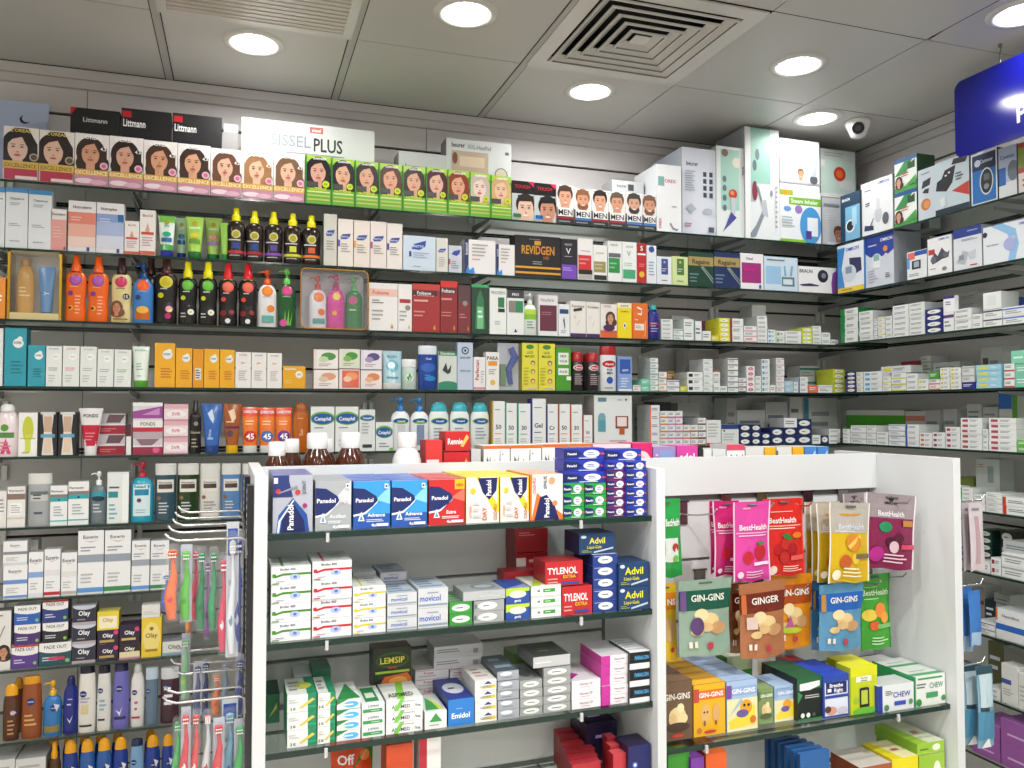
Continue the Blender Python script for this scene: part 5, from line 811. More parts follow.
om = 't .68 .93 .06 .55 2a4ac0 OMRON;'
R('b', 837.5, 864, 243, 'e6eaf0,3f7ab8|r 0 0 1 .1 e8c838;p 3f8ad0 0 .1 .28 .1 .16 .5 .3 .94 0 .94;'+'t .58 .88 .07 .62 2a4ac0 OMRON;'+'p 3a3a60 .5 .3 .92 .4 .9 .66 .46 .7;e .46 .38 .26 .18 d4dae4;r .32 .38 .56 .52 8a98b8;l .15 .03 .8 .08 1 a08a20', 'white blood pressure monitor box with yellow base strip', d=.1, b=.002)
R('b', 865.5, 894, 234, 'd3d8e0,a0a6b0,c0c6d0|p 26409a 0 1 1 1 1 .66 .8 .58 .4 .56 .15 .6 0 .68;t .75 .88 .06 .42 fff OMRON;l .1 .78 .45 .84 1 ccd;e .4 .55 .16 .09 dfe6ee;r .26 .36 .54 .5 e8ecf0;r .3 .5 .5 .62 8ab0a8;c .72 .7 .08 e0884a;c .74 .56 .07 d8d0e8;l .1 .08 .45 .34 5 aab;l .72 .14 .92 .24 3 556', 'tall blue and grey blood pressure monitor box', d=.14)
R('b', 907, 927, 250.5, 'eceef0,b0b4b8|r .4 .82 1 .98 2f5ab0;r .04 .72 .4 .96 e06a60;r .25 .36 .7 .66 22262c;r .35 .42 .62 .62 aab8c0;l .1 .1 .7 .22 2 889;r 0 .4 .14 .8 6aa0d8', 'small white wrist monitor box with blue top corner', d=.06)
R('b', 927.6, 952, 236.5, 'eeeff1,b8bcc0|'+om+'p 4a4e58 .12 .4 .3 .6 .42 .5 .6 .7 .8 .52 .92 .6 .86 .42 .6 .4 .4 .34 .2 .3;c .25 .42 .12 666a74;c .74 .5 .1 666a74;r .04 .56 .3 .7 c04038;e .7 .14 .1 .05 888;l .08 .16 .4 .2 1 667', 'white box with stethoscope and cuff picture', d=.08)
R('b', 953.4, 982, 227, 'dfe3ea,a8acb4|r 0 .78 1 1 27408f;l .5 .88 .9 .94 1 aac;l .3 .68 .9 .74 2 667;p b4b9c2 .1 .2 .35 .46 .55 .4 .4 .12;r .2 .24 .38 .36 8a939e;p c8ccd4 .5 .38 .8 .44 .78 .26 .6 .24;l .6 .05 .85 .12 1 c04040;', 'white monitor box with dark blue top band', d=.08)
R('b', 983, 1034, 222, 'e4e9f0,a8b0bc|p 8fc0e8 .16 1 .4 1 .66 .8 .72 .4 .64 0 .5 0 .56 .4 .5 .7;c .04 .8 .05 335;t .2 .5 .04 .24 334 Blood Pressure;p c0c2e0 .5 .6 .66 .64 .6 .3 .52 .26;t .84 .9 .06 .22 2a4ac0 OMRON;e .54 .44 .12 .16 aab0e0', 'wide white breast pump box with blue arc', d=.1)
R('b', 896, 930, 240, md('txt', '', '8e8c90'), 'grey carton behind the monitor boxes', d=.06, b=.19)
stk('c', [(840.5,858,308.5,5,'gside','1f8a44','white box with green edge'), (859,873,311,6,'txt','','white box with small grey print'), (873.5,877.2,319,4,'line','7ab8e0','thin white box with sky line'), (877.6,885,317,4,'line','e8d040','white box with yellow line'), (885.4,892,316,4,'txt','','plain little white box'), (892.4,908.6,305,6,'txt','','thick white medicine box'), (909,924.6,302.5,7,'txt','','flat wide white box'), (943.4,954,312,1,'line','5a3a80','upright white box with purple text'), (954.4,971.6,308.5,4,'txt','','long flat white box'), (972,982.4,314,2,'txt','','short white box'), (983,1002,309,2,'line','3a2a5a','white box with dark violet line'), (1002.5,1030,306,2,'line','4a70c8','white box with blue line')], d=.1)
R('c', 925, 942.6, 308.5, md('lab', '1f2c78'), 'navy edged medicine box', 'medicine_box', d=.1, n=4, jit=.001)
R('c', 943.4, 954.4, 296, 'eef0f2|r 0 .84 1 1 4a3a80;l .2 .4 .8 .7 2 7a70a8', 'white box with purple top leaning on the pile', 'medicine_box', d=.02, z0=312, tilt=.05)
R('c', 983, 1001.5, 292, 'e9ecec,b8bcbc,e8ecec|r .2 .2 .7 .8 dfe3e3', 'square white carton on long flat boxes', 'medicine_box', d=.08, z0=309)
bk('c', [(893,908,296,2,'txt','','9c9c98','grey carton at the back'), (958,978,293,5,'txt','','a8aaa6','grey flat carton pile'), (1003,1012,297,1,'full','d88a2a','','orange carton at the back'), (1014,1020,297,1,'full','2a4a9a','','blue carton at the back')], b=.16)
stk('d', [(846,856,372,5,'lab','28306e','dark blue and white carton'), (856.4,863,372,4,'line','e0d048','white box with yellow stripe'), (863.4,882,371.5,4,'dot','58a8d8','white and blue tablet box'), (882.4,891,376,3,'line','e0d048','white box with yellow text stripe'), (891.4,906,373,3,'foot','c8d048','white box with lime foot'), (906.4,917.6,374,3,'txt','','pale tablet box'), (918,928.4,379,2,'dot','dcd040','white box with yellow patch'), (928.8,939.6,379,2,'foot','d86848','white box with red foot'), (940,949.6,367.5,5,'dot','d8c840','small white and yellow box'), (950,961,367.5,5,'dot','d8c840','small white and yellow box'), (961.4,975.4,382,1,'full','2a2a88','deep blue carton'), (1004,1014.6,363.5,3,'foot','c06050','white carton with red lines'), (1015,1034,363,2,'full','7ac8a8','mint green dressing box')], d=.1)
R('d', 868, 878, 371, md('full', '4aa0d8'), 'bright blue carton standing on tablet boxes', 'medicine_box', d=.08, b=.02, z0=372.2) if 0 else None
R('d', 881, 911, 365.8, md('dot', 'd0cc40', 'd4d8d8'), 'long white box lying on top of cartons', 'medicine_box', d=.06, b=.05, z0=373)
R('d', 929, 939, 371.5, md('full', '4a9a34'), 'green box on top of red footed boxes', 'medicine_box', d=.08, z0=379)
R('d', 976, 1001, 364.5, '9ccfe2,8cc4d8,a8d8e8|r .08 .3 .5 .75 dcd860;l .6 .3 .9 .7 2 eef', 'light blue tablet box', 'medicine_box', d=.1, n=4, jit=.001)
R('d', 962, 974, 366, md('line', 'aaa', 'd8dada'), 'pale carton above deep blue carton', 'medicine_box', d=.09, n=2, z0=382)
R('d', 1011, 1034, 350, '86cfae,6ab894,9ad8bc|l .1 .3 .6 .6 1 dff', 'pale mint tin lying on mint boxes', 'dressing_tin', d=.08, z0=363)
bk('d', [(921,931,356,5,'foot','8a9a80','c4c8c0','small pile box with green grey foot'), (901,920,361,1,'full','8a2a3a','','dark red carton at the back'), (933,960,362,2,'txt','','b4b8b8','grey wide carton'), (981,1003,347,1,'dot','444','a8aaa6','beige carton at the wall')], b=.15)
stk('e', [(841.4,850,429,4,'end','333','white box with black end'), (850.4,866,425.5,3,'line','b8bcc4','long white box with grey line'), (866.4,876,425.5,3,'line','b8bcc4','medium white box with grey line'), (876.6,888,432,3,'txt','','white box near shelf joint'), (888.6,905,424.5,4,'line','8a98c0','white box with slate line'), (905.4,919,424.5,4,'end','3a5ab0','long white box with blue end'), (919.4,932,433,3,'dot','c06858','white box with rust square'), (932.4,945,432.5,3,'dot','9a4048','white box with wine square'), (945.4,960,427,4,'dot','a84858','white box with dark rose square'), (960.4,982,418,6,'dot','b04858','white box with rose mark'), (982.6,988,429,4,'txt','','slim upright white box'), (988.6,1016,418,6,'dot','b04858','wide white box with rose mark'), (1016.6,1032,440,2,'full','6ab848','green and white box')], d=.1)
R('e', 846, 905, 410, '3f8a1c,357a18,b8bab6|r 0 .84 1 1 b8bab6;r .33 0 .335 .84 2f6a14;r .66 0 .665 .84 2f6a14', 'long green box with grey top band at the back', 'medicine_carton', d=.09, b=.15)
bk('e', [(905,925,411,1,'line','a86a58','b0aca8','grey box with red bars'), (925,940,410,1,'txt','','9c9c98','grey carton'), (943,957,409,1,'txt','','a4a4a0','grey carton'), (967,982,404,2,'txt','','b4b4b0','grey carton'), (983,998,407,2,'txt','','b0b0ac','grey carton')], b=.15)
R('e', 999, 1018, 393, 'c4c8c4,b8bcb8|r 0 .72 .7 1 2a6ac0;r .72 .4 1 1 5a9a34', 'blue topped carton with green side at the back', 'medicine_box', d=.08, b=.15)
stk('f', [(960,973,488,5,'end','38a060','white box with green end'), (973.6,985,495,4,'txt','','white carton'), (985.6,1002,493,4,'line','c8ccd0','white carton with faint line'), (1002.6,1030,498,2,'left','d03a2a','white box with bright red edge')], d=.11)
R('f', 976, 1000, 459, 'cfd5d2,a8aeaa|r 0 .08 1 .26 4a9a5a;r .5 .5 .75 .85 9aa;l .1 .8 .4 .9 2 c07a80', 'tall white and green carton at the back', 'medicine_box', d=.07, b=.15)
R('f', 958, 974, 477, md('full', '7a8a3a'), 'olive carton at the back', 'medicine_box', d=.08, b=.15)
stk('g', [(963,978,562,1,'full','b0b0b4','grey flat carton'), (978.6,990,562,1,'dot','d83a30','white box with red square'), (990.6,1001,558,2,'dot','8a2a3a','white box with dark red square'), (1001.6,1034,555,2,'line','aaa','large white carton')], d=.12)
R('g', 1003, 1034, 543, md('txt', '', 'b8bcbe'), 'grey carton on large white cartons', 'medicine_box', d=.1, n=1, b=.03, z0=554.5)
bk('g', [(979,992,530,5,'lab','1a4038','','dark green and white box'), (1000,1014,531,3,'lab','2a2a28','','black and white box'), (960,978,548,2,'full','32307c','','dark blue carton at the back')], b=.14)
stk('h', [(975,995,622,2,'line','7a58b0','white box with violet line')], d=.11)
R('h', 996, 1034, 612, 'e3e5e7,c8ccd0|r 0 .3 1 .5 2f6ac0;r 0 .6 .05 1 e0703a;t .4 .78 .1 .5 777 Neurobion', 'white box with broad blue band and orange corner', 'medicine_box', d=.1)
bk('h', [(964,984,585,2,'foot','7a3028','9a8c86','brown grey carton'), (985,996,600,1,'full','1f3540','','dark teal carton'), (994,1010,594,2,'txt','','a8aaa8','grey carton')], b=.14)
stk('i', [(985,1000,688,2,'txt','','white flat carton')], d=.11)
R('i', 1001.6, 1018, 665, 'e0e2e0|r 0 .5 .6 .62 4a5a98;l .1 .2 .8 .4 3 b8b8b0', 'white carton with blue label and hang slot', 'medicine_box', d=.05)
R('i', 1018.6, 1034, 675, 'dcdedc|l .1 .2 .8 .7 4 b8b8b0', 'shorter white carton at the edge', 'medicine_box', d=.05)
bk('i', [(988,1004,643,1,'full','6a6a48','','olive carton'), (1004,1030,650,1,'txt','','989894','grey carton')], b=.14)
box('j', 972, 1000, 722, '9a5aa4,8a4a94,a868b4|l .2 .3 .8 .5 1 d8b8e0', 'purple box', 'medicine_box', d=.14, n=2)
box('j', 1001, 1034, 724, '9a5aa4,8a4a94,a868b4|l .2 .3 .8 .5 1 d8b8e0', 'purple box', 'medicine_box', d=.14, n=2)
# ---------- ledge behind the white header ----------
for x0, x1, y, b_, nn in ((264, 291, 442, .006, 'leftmost'), (281, 304, 439, .1, 'hidden second'), (317, 338, 439, .1, 'hidden fourth'), (302.5, 335, 433, .004, 'taller one'), (336.5, 368, 432.5, .004, 'rightmost')):
    bot('t', x0, x1, y, 'syrup', '4a2210', 'efefef', 'r .2 .1 .8 .45 e8e4dc', 'amber syrup bottle with white cap, %s' % nn, 'syrup_bottle', b=b_, mk='shiny')
bot('t', 395, 425, 432.5, 'syrup', 'eceeee', 'f2f2f2', 'r .1 .3 .22 .5 555;r .26 .3 .36 .5 555', 'white plastic medicine bottle with white cap', 'medicine_bottle', b=.004)
rn = 'c8232a,a81a20,e04038|t .4 .5 .3 .6 fff Rennie;p f0c060 .6 .25 .72 .2 .95 .7 .85 .85'
box('t', 443.5, 470, 452, rn, 'red antacid box lying lower right', 'antacid_box', d=.09); box('t', 445, 470.5, 431.5, rn, 'red antacid box on top', 'antacid_box', d=.06, z0=451)
box('t', 424.5, 444, 440, 'd8383a,b02028,d84848|r .05 .1 .8 .4 f0dede;l .3 .2 .7 .3 1 aaa', 'red box with white price strip', 'antacid_box', d=.06, b=.002, z0=.02) if 0 else box('t', 425.5, 442.5, 440, 'd8383a,b02028,d84848|r .05 .5 .8 .64 f0dede;r .05 .1 .8 .3 f0c8c8', 'red box with white price strip', 'antacid_box', d=.06)
box('t', 471, 481, 449, 'c9cccc,999|l .2 .3 .8 .6 1 555', 'small grey carton beside antacid boxes', d=.08)
ar = 'f0efed,d8c8b8,e8e4e0|r 0 .93 1 1 d8702a;p 666 .1 .62 .12 .76 .14 .76 .13 .6 .22 .66 .24 .8 .26 .66 .4 .64 .42 .72 .44 .64 .6 .66 .62 .9 .64 .9 .63 .62 .7 .6 .78 .66 .86 .56 .84 .54 .76 .62 .7 .57 .4 .6 .24 .6;r .7 .8 .74 .83 666;r .2 .5 .23 .53 666'
for x0, x1, y in ((483.5, 510, 445.5), (510.5, 541.5, 445), (542, 568.5, 444), (569, 592, 443.5)): box('t', x0, x1, y, ar, 'tonic box with orange edge and dark script', 'tonic_box', d=.08)
box('t', 593, 631, 444, 'ecd6da,d8a0b0,d87898|c .5 .85 .04 c02858;l .2 .6 .8 .7 1 ccc', 'pale pink long box beside blue pain relief packs', d=.08)
box('t', 632, 652.5, 443, 'd8286e,b81858,e84888|e .5 .5 .46 .32 ecd8dc;c .5 .62 .16 eab898', 'hot pink box with baby face picture', 'baby_care_box', d=.08)
box('t', 653, 676, 446.5, 'a08ac0,8070a8,c0a8d0|r .3 .55 .9 .9 8aa0d0;l .1 .6 .3 .85 2 dce', 'lilac and blue medicine carton', d=.08)
box('t', 676.5, 698, 445.5, 'd848a4,b83088,e070b8|t .5 .72 .18 .85 fff adol', 'magenta fever medicine box with white lettering', d=.08)
box('t', 698.5, 703, 447, '2a2a28|c .5 .7 .4 e8c030', 'narrow black box with yellow spot', d=.08); box('t', 703.5, 712, 449, 'e6e8e8,bbb|l .2 .6 .8 .8 1 555', 'small white box with dark label', d=.08)
box('t', 712.5, 726, 449, 'dcdfe0,bbb|r .2 .6 .8 .8 667', 'white box with grey rectangle', d=.08)
box('t', 726.5, 745, 444.5, 'eef0f0,ccc,c8a090|r 0 .85 1 1 d84a68;t .5 .66 .16 .8 333 Adol', 'white box with pink top and black lettering', d=.08)
for x0, x1, y, dz, lk in ((745.5, 764, 447, 'dddcda,bbb|l .2 .6 .7 .7 1 bbb', 'long white carton on the ledge'), (764.5, 776, 447, 'f0b422,d89a18,e0dcd0', 'small amber yellow box'), (776.5, 792, 447, 'dfdedc,bbb|r 0 .5 .1 .9 555', 'white carton between two yellow boxes'), (792.5, 804, 446.5, 'f0b422,d89a18,e0dcd0|l .2 .6 .7 .7 1 c80', 'wider amber yellow box'), (804.5, 817, 446.5, '4a88d0,2a60a8,b8c8dc|p d8e4f4 .2 .5 .9 .7 .9 .9;p 1c2c68 0 .5 .6 .5 .9 .8', 'blue box with pale swoosh, first'), (817.5, 829, 446.5, '4a88d0,2a60a8,b8c8dc|p d8e4f4 .2 .5 .9 .7 .9 .9;p 1c2c68 0 .5 .6 .5 .9 .8', 'blue box with pale swoosh, last')):
    box('t', x0, x1, y, dz, lk, d=.08)
# ---------- left display bay ----------
pl = 'p 1a2a68 0 .3 0 .86 .3 .84 .62 .68 .66 .6 .62 .52 .3 .34;p eef2fa 0 .26 0 .3 .3 .34 .64 .53 .68 .6 .64 .55 .32 .3;t .3 .6 .085 .52 fff Panadol;'
def pan(base, top, word, wc, extra=''): return '%s,%s,%s|%s' % (base, top, top, extra)+pl+'t .62 .28 .075 .6 %s %s;p fff .12 .16 .3 .16 .21 .36;p 6a90c0 .16 .18 .26 .18 .21 .3;l .35 .13 .9 .2 2 e8eef4;t .55 .07 .07 .2 fff 4x;r .62 .04 .95 .1 f0f0f0;r .84 .84 .94 .94 f0f0f0;c .89 .89 .03 222' % (wc, word)
box('1', 272.5, 313, 475, 'b2b6c4,8a8e9a,6a70a0|p 24509c .08 .0 .14 .3 .5 .6 .86 .3 .92 0;p e4e8f0 .1 0 .14 .2 .5 .56 .54 .56 .2 .2 .16 0;p 16205c .2 0 .24 .24 .5 .52 .78 .2 .82 0;v .44 .26 .15 .44 fff Panadol;p 2a3878 0 1 0 .62 .5 .62 .4 .9 .4 1;r .02 .86 .12 .96 f0f0f0;c .13 .72 .07 c04038;c .62 .7 .07 c04038;p 8a90a0 .14 .7 .6 .82 .62 .78 .16 .68;v .78 .78 .09 .3 556 JOINT;c .8 .46 .06 9a2a68', 'silver blue joint pain box with upright lettering', 'painkiller_box', d=.055, rows=3)
box('1', 315, 351.5, 480.5, pan('a9aeb3', '9aa0a6', 'Actifast', 'f0f0f4', 'p d0d4d8 .5 .6 1 1 1 .5;p d03030 .7 .48 .8 .54 .7 .6 .78 .54;p d03030 .8 .48 .9 .54 .8 .6 .88 .54;'), 'silver painkiller box with red arrows', 'painkiller_box', d=.03, rows=5)
for x0, x1, y in ((353.2, 390.6, 481), (391.4, 427.3, 480.3)): box('1', x0, x1, y, pan('3a9be0', '2a50b0', 'Advance', 'fff', 'r 0 0 1 .3 2558b0;p 8ad0f4 .6 .6 1 .9 1 .5;'), 'bright blue painkiller box', 'painkiller_box', d=.034, rows=5, rg=.003, jit=.0015, top='r 0 0 1 .12 dde4f0')
box('1', 429, 465.3, 479.5, pan('c92a2c', 'c03a3c', 'Extra', 'fff', 'p e87060 .62 .6 1 .8 1 .5;r .72 .78 1 1 e8b820;').replace('r .84 .84 .94 .94 f0f0f0;c .89 .89 .03 222', 't .86 .88 .06 .2 a33 NEW'), 'red painkiller box with yellow corner', 'painkiller_box', d=.034, rows=5, rg=.003, jit=.0015, top='r 0 0 1 .12 dde4f0')
day = 'e9e6e2,e0cc30,e8d83a|p e8d030 .3 1 1 1 1 .2 .8 .3 .5 .7;p e9e6e2 .42 1 .95 1 .95 .4;p 16205c .35 .98 .95 .98 .92 .7 .7 .5 .5 .66;v .68 .76 .15 .34 fff Panadol;c .2 .7 .09 d8c830;v .88 .22 .1 .34 c03a28 COLD+FLU;v .55 .2 .13 .3 d05a38 DAY;v .12 .25 .06 .36 e0702a LISTERED;l .2 .08 .44 .5 3 ccc'
for x0, x1, y in ((466, 499.3, 477), (500.3, 529.3, 476.5)): box('1', x0, x1, y, day, 'white and yellow cold and flu box', 'painkiller_box', d=.036, rows=5, rg=.003, jit=.0015, top='r 0 0 1 .1 a09420')
box('1', 530, 563, 474, 'ece7e3,e08a4a,d8a890|p e8782a 0 .0 0 1 .2 1 .5 .4 1 .1 1 .0;p ece7e3 .04 .04 .06 1 .24 1 .55 .5 1 .2 1 .14 .5 .4 .2 .6;p 16205c .12 0 .3 .5 .5 .55 .75 .3 .88 0;v .5 .26 .15 .42 fff Panadol;v .12 .75 .09 .36 c03a28 COLD+FLU;v .45 .82 .1 .28 556 SINUS;c .75 .36 .08 e8885a;c .66 .86 .1 e8a070', 'white and orange cold and flu box', 'painkiller_box', d=.05, rows=3)
def nt(c, c2='eef0f4'): return '%s,%s,%s|p 1a2460 0 .1 0 .9 .34 .8 .46 .5 .34 .2;t .2 .5 .2 .34 fff Panadol;e .68 .5 .2 .34 eceef0;l .58 .36 .8 .66 2 46a;r .9 .4 1 .55 d05050;r .36 .08 .8 .14 %s' % (c, c, c, c2)
tp = 'e .12 .5 .1 .5 1a2460;l .3 .4 .7 .6 1 c04050'
box('1', 563.3, 584.5, 483, nt('1f9a44'), 'green night painkiller pack', 'painkiller_pack', d=.1, n=3, jit=.001, top='p 1a2460 0 0 .2 0 .2 1 0 1;r .4 .3 .7 .45 e05050'); box('1', 585, 606.5, 483, nt('1f9a44'), 'green night painkiller pack', 'painkiller_pack', d=.1, n=3, jit=.001, top='p 1a2460 0 0 .2 0 .2 1 0 1;r .4 .3 .7 .45 e05050')
box('1', 607, 626, 470, nt('6a2468'), 'purple painkiller pack', 'painkiller_pack', d=.1, n=5, jit=.001); box('1', 626.4, 646.5, 461, nt('2638a8'), 'royal blue painkiller pack', 'painkiller_pack', d=.1, n=6, jit=.0005, b=.004)
box('1', 563.3, 606, 472, nt('2638a8'), 'long royal blue pack lying crosswise on green packs', 'painkiller_pack', d=.05, z0=483, b=.02); box('1', 607, 626, 461, nt('2638a8'), 'royal blue pack on purple ones', 'painkiller_pack', d=.05, z0=470)
for x0, x1, y, z, lk in ((563.3, 604.5, 459.5, 471.6, 'wide royal blue pack, left of the uppermost row'), (604.8, 641.5, 449, 460.8, 'uppermost royal blue pack beside the baby face box'), (563.5, 604.5, 448, 459.4, 'uppermost royal blue pack on the left')): box('1', x0, x1, y, nt('2638a8'), lk, 'painkiller_pack', d=.05, z0=z, b=.035)
def bf(c, tc): return 'eceef0,c8cccc,d6dad6|r .03 .4 .12 .6 %s;p %s .1 .5 .3 .62 1 .62 1 .5 .3 .5 .1 .38;t .42 .84 .13 .42 556 Brufen 400;e .6 .4 .14 .16 b8c4e8;e .6 .4 .05 .08 5a7ac8;r .03 .05 .2 .1 %s;l .12 .14 .35 .24 1 99a' % (c, c, c)
tpf = 'r .25 .05 .32 .95 %s;l .5 .2 .9 .8 3 a8b0a8'
box('2', 270.5, 311, 566, bf('4a8a2c', ''), 'white ibuprofen box with green band', 'ibuprofen_box', d=.1, n=4, jit=.0015, top=tpf % '5a8a5a'); box('2', 312, 352, 561, bf('c8283a', ''), 'white ibuprofen box with red band', 'ibuprofen_box', d=.11, n=4, jit=.0015, top=tpf % 'c04a58')
box('2', 352.7, 386, 586, bf('e0c820', ''), 'white ibuprofen box with yellow band', 'ibuprofen_box', d=.1, n=3, jit=.0015, top=tpf % 'd0c850')
box('2', 353, 376, 572, md('txt', '', 'c8cccc'), 'grey white carton behind yellow banded boxes', d=.08, b=.14, z0=.0)
mv = 'cfd2d6,b0b4b8,b8c4d0|t .4 .5 .3 .7 2a5ab8 movicol;r .02 .1 .98 .2 8a9ab0;l .3 .7 .9 .85 1 99a'
box('2', 387, 417.3, 593, mv, 'silver laxative sachet box', 'laxative_box', d=.1, n=3, jit=.0015, top='l .1 .1 .9 .9 4 6a88a8'); box('2', 418, 448.5, 588, mv, 'silver laxative sachet box', 'laxative_box', d=.11, n=2, jit=.0015, top='l .1 .1 .9 .9 4 6a88a8')
box('2', 380, 407, 572, mv, 'silver laxative box on taller back pile', 'laxative_box', d=.1, b=.13, n=4, top='l .1 .1 .9 .9 4 6a88a8')
box('2', 449.3, 472.5, 602, '3a9a3c,2a7a2c,5a8a5a|e .5 .5 .4 .32 e4ece4;l .3 .4 .7 .6 1 567', 'green sachet box', 'sachet_box', d=.1, n=2, jit=.001, top='l .1 .1 .9 .9 4 8ab08a')
box('2', 473.8, 504.5, 600, 'a5a9ab,8a8e90,b4b8ba|e .45 .5 .32 .36 e8ecea;l .3 .4 .6 .6 1 456;r .02 .3 .08 .7 6a6e70', 'grey tablet box', 'tablet_box', d=.1, n=2, jit=.001)
box('2', 463, 505.5, 590.5, 'b9bdc0,909498,9aa0a4|l .4 .3 .9 .6 2 d0d4d8', 'silver tablet box lying crosswise on grey boxes', 'tablet_box', d=.08, z0=600, top='e .6 .5 .3 .3 6a7884;e .6 .5 .22 .2 a8b4bc')
box('2', 505.8, 530, 588, '2a50a0,1f3f80,8a94b8|p b8d838 0 .5 1 .8 1 1 0 1;e .5 .6 .36 .24 dfe8d8;t .5 .2 .16 .7 fff gaviz', 'blue and lime antacid box', 'antacid_box', d=.09, n=2, jit=.001, top='p 2a50a0 0 0 1 .4 1 1 0 1')
box('2', 531, 561.3, 585, 'eaecea,c8ccca,d4d8d0|t .25 .5 .24 .3 3a6a9a M;r .4 .34 .8 .66 3f9a3a;l .45 .42 .75 .58 1 dfd;r 0 .9 1 1 d8dcd8', 'white tablet box with green patch', 'tablet_box', d=.1, n=3, jit=.001, top='p a8c848 0 0 .3 0 1 1 .7 1;p 2a5098 .5 .3 1 .3 1 1 .6 1')
ty = 'c2282e,9a1c22,a82a30|t .46 .62 .26 .8 fff TYLENOL;r .42 .28 .86 .46 a81a20;t .64 .37 .13 .4 f0c030 EXTRA;l .06 .1 .4 .36 2 e8a0a0;r .42 .06 .9 .16 3a4a98'
box('2', 561.8, 592.3, 586, ty, 'lower red pain relief box with white lettering', 'painkiller_box', d=.09); box('2', 545, 583, 561, ty, 'upper red pain relief box with white lettering', 'painkiller_box', d=.07, z0=585.8, b=.016)
box('2', 515.5, 548, 529, 'b3262c,8c1a20,a02a30|l .1 .7 .6 .9 2 e09090', 'plain red box on top of the back pile', 'painkiller_box', d=.07, b=.175, z0=552); box('2', 516, 548, 552.5, 'b3262c,8c1a20,a02a30|r .0 0 .3 .8 e8dcdc;l .4 .5 .9 .8 1 e8b0b0', 'plain red box in the back pile', 'painkiller_box', d=.07, b=.175, n=2)
box('2', 504, 540, 568, 'b8282e,901c22,a83038|t .5 .7 .2 .7 fff TYL;l .1 .1 .6 .3 1 e09090', 'red box behind blue and lime boxes', 'painkiller_box', d=.06, b=.12, n=2) if 0 else None
box('2', 592.8, 618, 554, '26408c,1c2f6c,c8ccd4|e .5 .5 .3 .34 e4e8ec;l .36 .4 .64 .6 1 456;l .05 .75 .4 .9 1 a8b8e0', 'dark blue tablet box', 'painkiller_pack', d=.1, n=5, jit=.001)
box('2', 578, 592.4, 553.5, 'c6ccd0,a8acb0,d8dcdc', 'plain white carton beside dark blue boxes', d=.08, b=.1, n=2)
av = '1f3f6c,142a4c,24426a|t .5 .66 .3 .75 e8e020 Advil;t .42 .34 .14 .5 d8d020 Liqui-Gels;e .12 .86 .08 .08 c8d8e0;p b8c8d8 .4 .04 .95 .22 .95 .3 .4 .12;l .06 .08 .35 .22 2 a8b040'
box('2', 618.4, 649.5, 586.5, av, 'lower navy box with yellow lettering', 'painkiller_box', d=.08, b=.004); box('2', 618.4, 649.5, 562.5, av, 'middle navy box with yellow lettering', 'painkiller_box', d=.08, z0=586.3, b=.004)
box('2', 579, 615, 533.5, av, 'upper navy box with yellow lettering on dark blue pile', 'painkiller_box', d=.08, z0=553.8, b=.02)
# third shelf
gg = 'eceeec,2f9a6a,d8dcd8|r .7 0 1 1 1f8a60;r .7 .2 1 .3 2aa878;p e0c858 .4 .25 .5 .2 .95 .65 .85 .75;t .2 .2 .16 .3 333 3 K;l .05 .5 .4 .8 2 ccc'
box('3', 287, 317, 694.5, gg, 'white and green box with yellow tablet picture', 'tablet_box', d=.1, n=3, jit=.001, top='r .68 0 1 1 1f8a60;e .6 .5 .3 .2 c8cc50;l .1 .2 .5 .8 3 888'); box('3', 317.6, 336, 693, gg, 'narrow white and green box with yellow tablet picture', 'tablet_box', d=.1, n=3, jit=.001, top='r .6 0 1 1 1f8a60;l .1 .2 .5 .8 3 888')
box('3', 266, 280, 694, '22704c,1a5a3c|p c8c850 .2 .2 .8 .5 .8 .7', 'small green box at the left panel', 'tablet_box', d=.09, b=.15)
box('3', 336.6, 361, 699, 'e8eaea,c4c8c8,e0e2e0|p 2f8a4a 0 .5 .5 1 0 1;e .6 .45 .32 .3 58b8e8;l .3 .3 .8 .6 1 fff', 'white box with sky blue capsule', 'tablet_box', d=.1, n=4, jit=.001, top='p 2f8a4a 0 0 1 0 .6 .9')
box('3', 312, 331, 669, '2f6a50,1f4a38,3a7a60', 'dark green box in the back', 'tablet_box', d=.07, b=.13, n=2); box('3', 294, 312, 676, md('txt', '', '9ab4a4'), 'grey green box in the back', 'tablet_box', d=.07, b=.14)
box('3', 361.5, 385, 703, 'eceeec,c8ccca,e4e8e4|t .5 .74 .2 .8 558 JUSPRIN;r .05 .2 .9 .5 3a9a5a;l .4 .28 .8 .42 1 cec', 'white aspirin box with green label', 'aspirin_box', d=.1, n=3, jit=.001, top='r .2 .1 .8 .9 2f8a50;r .3 .3 .7 .6 d8e8d8')
box('3', 386, 423, 698.5, 'edefed,c8ccca,dde0dd|t .4 .34 .3 .66 333 ASPIMED;t .86 .34 .2 .16 445 75mg;p 7ac84a .2 0 .32 0 .5 1 .38 1;l .4 .7 .8 .84 1 99a', 'white aspirin box with slanted green stripe', 'aspirin_box', d=.1, n=3, jit=.001, top='p 7ac84a .3 0 .5 0 .7 1 .5 1;t .45 .25 .22 .7 333 ASPIMED')
box('3', 373, 411.5, 648, '25301f,1a2414,5a4a30|e .5 .7 .44 .2 3a5a2a;e .5 .7 .4 .15 24401c;t .5 .7 .15 .74 ece04a LEMSIP;t .5 .52 .07 .3 d83a28 MAX;r .05 .38 .95 .44 a8c838;p d86a28 .1 .0 .3 .3 .9 .36 1 .2 1 0;e .65 .16 .25 .12 e8a858', 'dark green flu remedy box with yellow lettering', 'remedy_box', d=.05, b=.12, z0=688)
box('3', 374, 411, 688, md('txt', '', 'b8bcba'), 'grey carton under the dark green flu remedy box', 'medicine_carton', d=.06, b=.12)
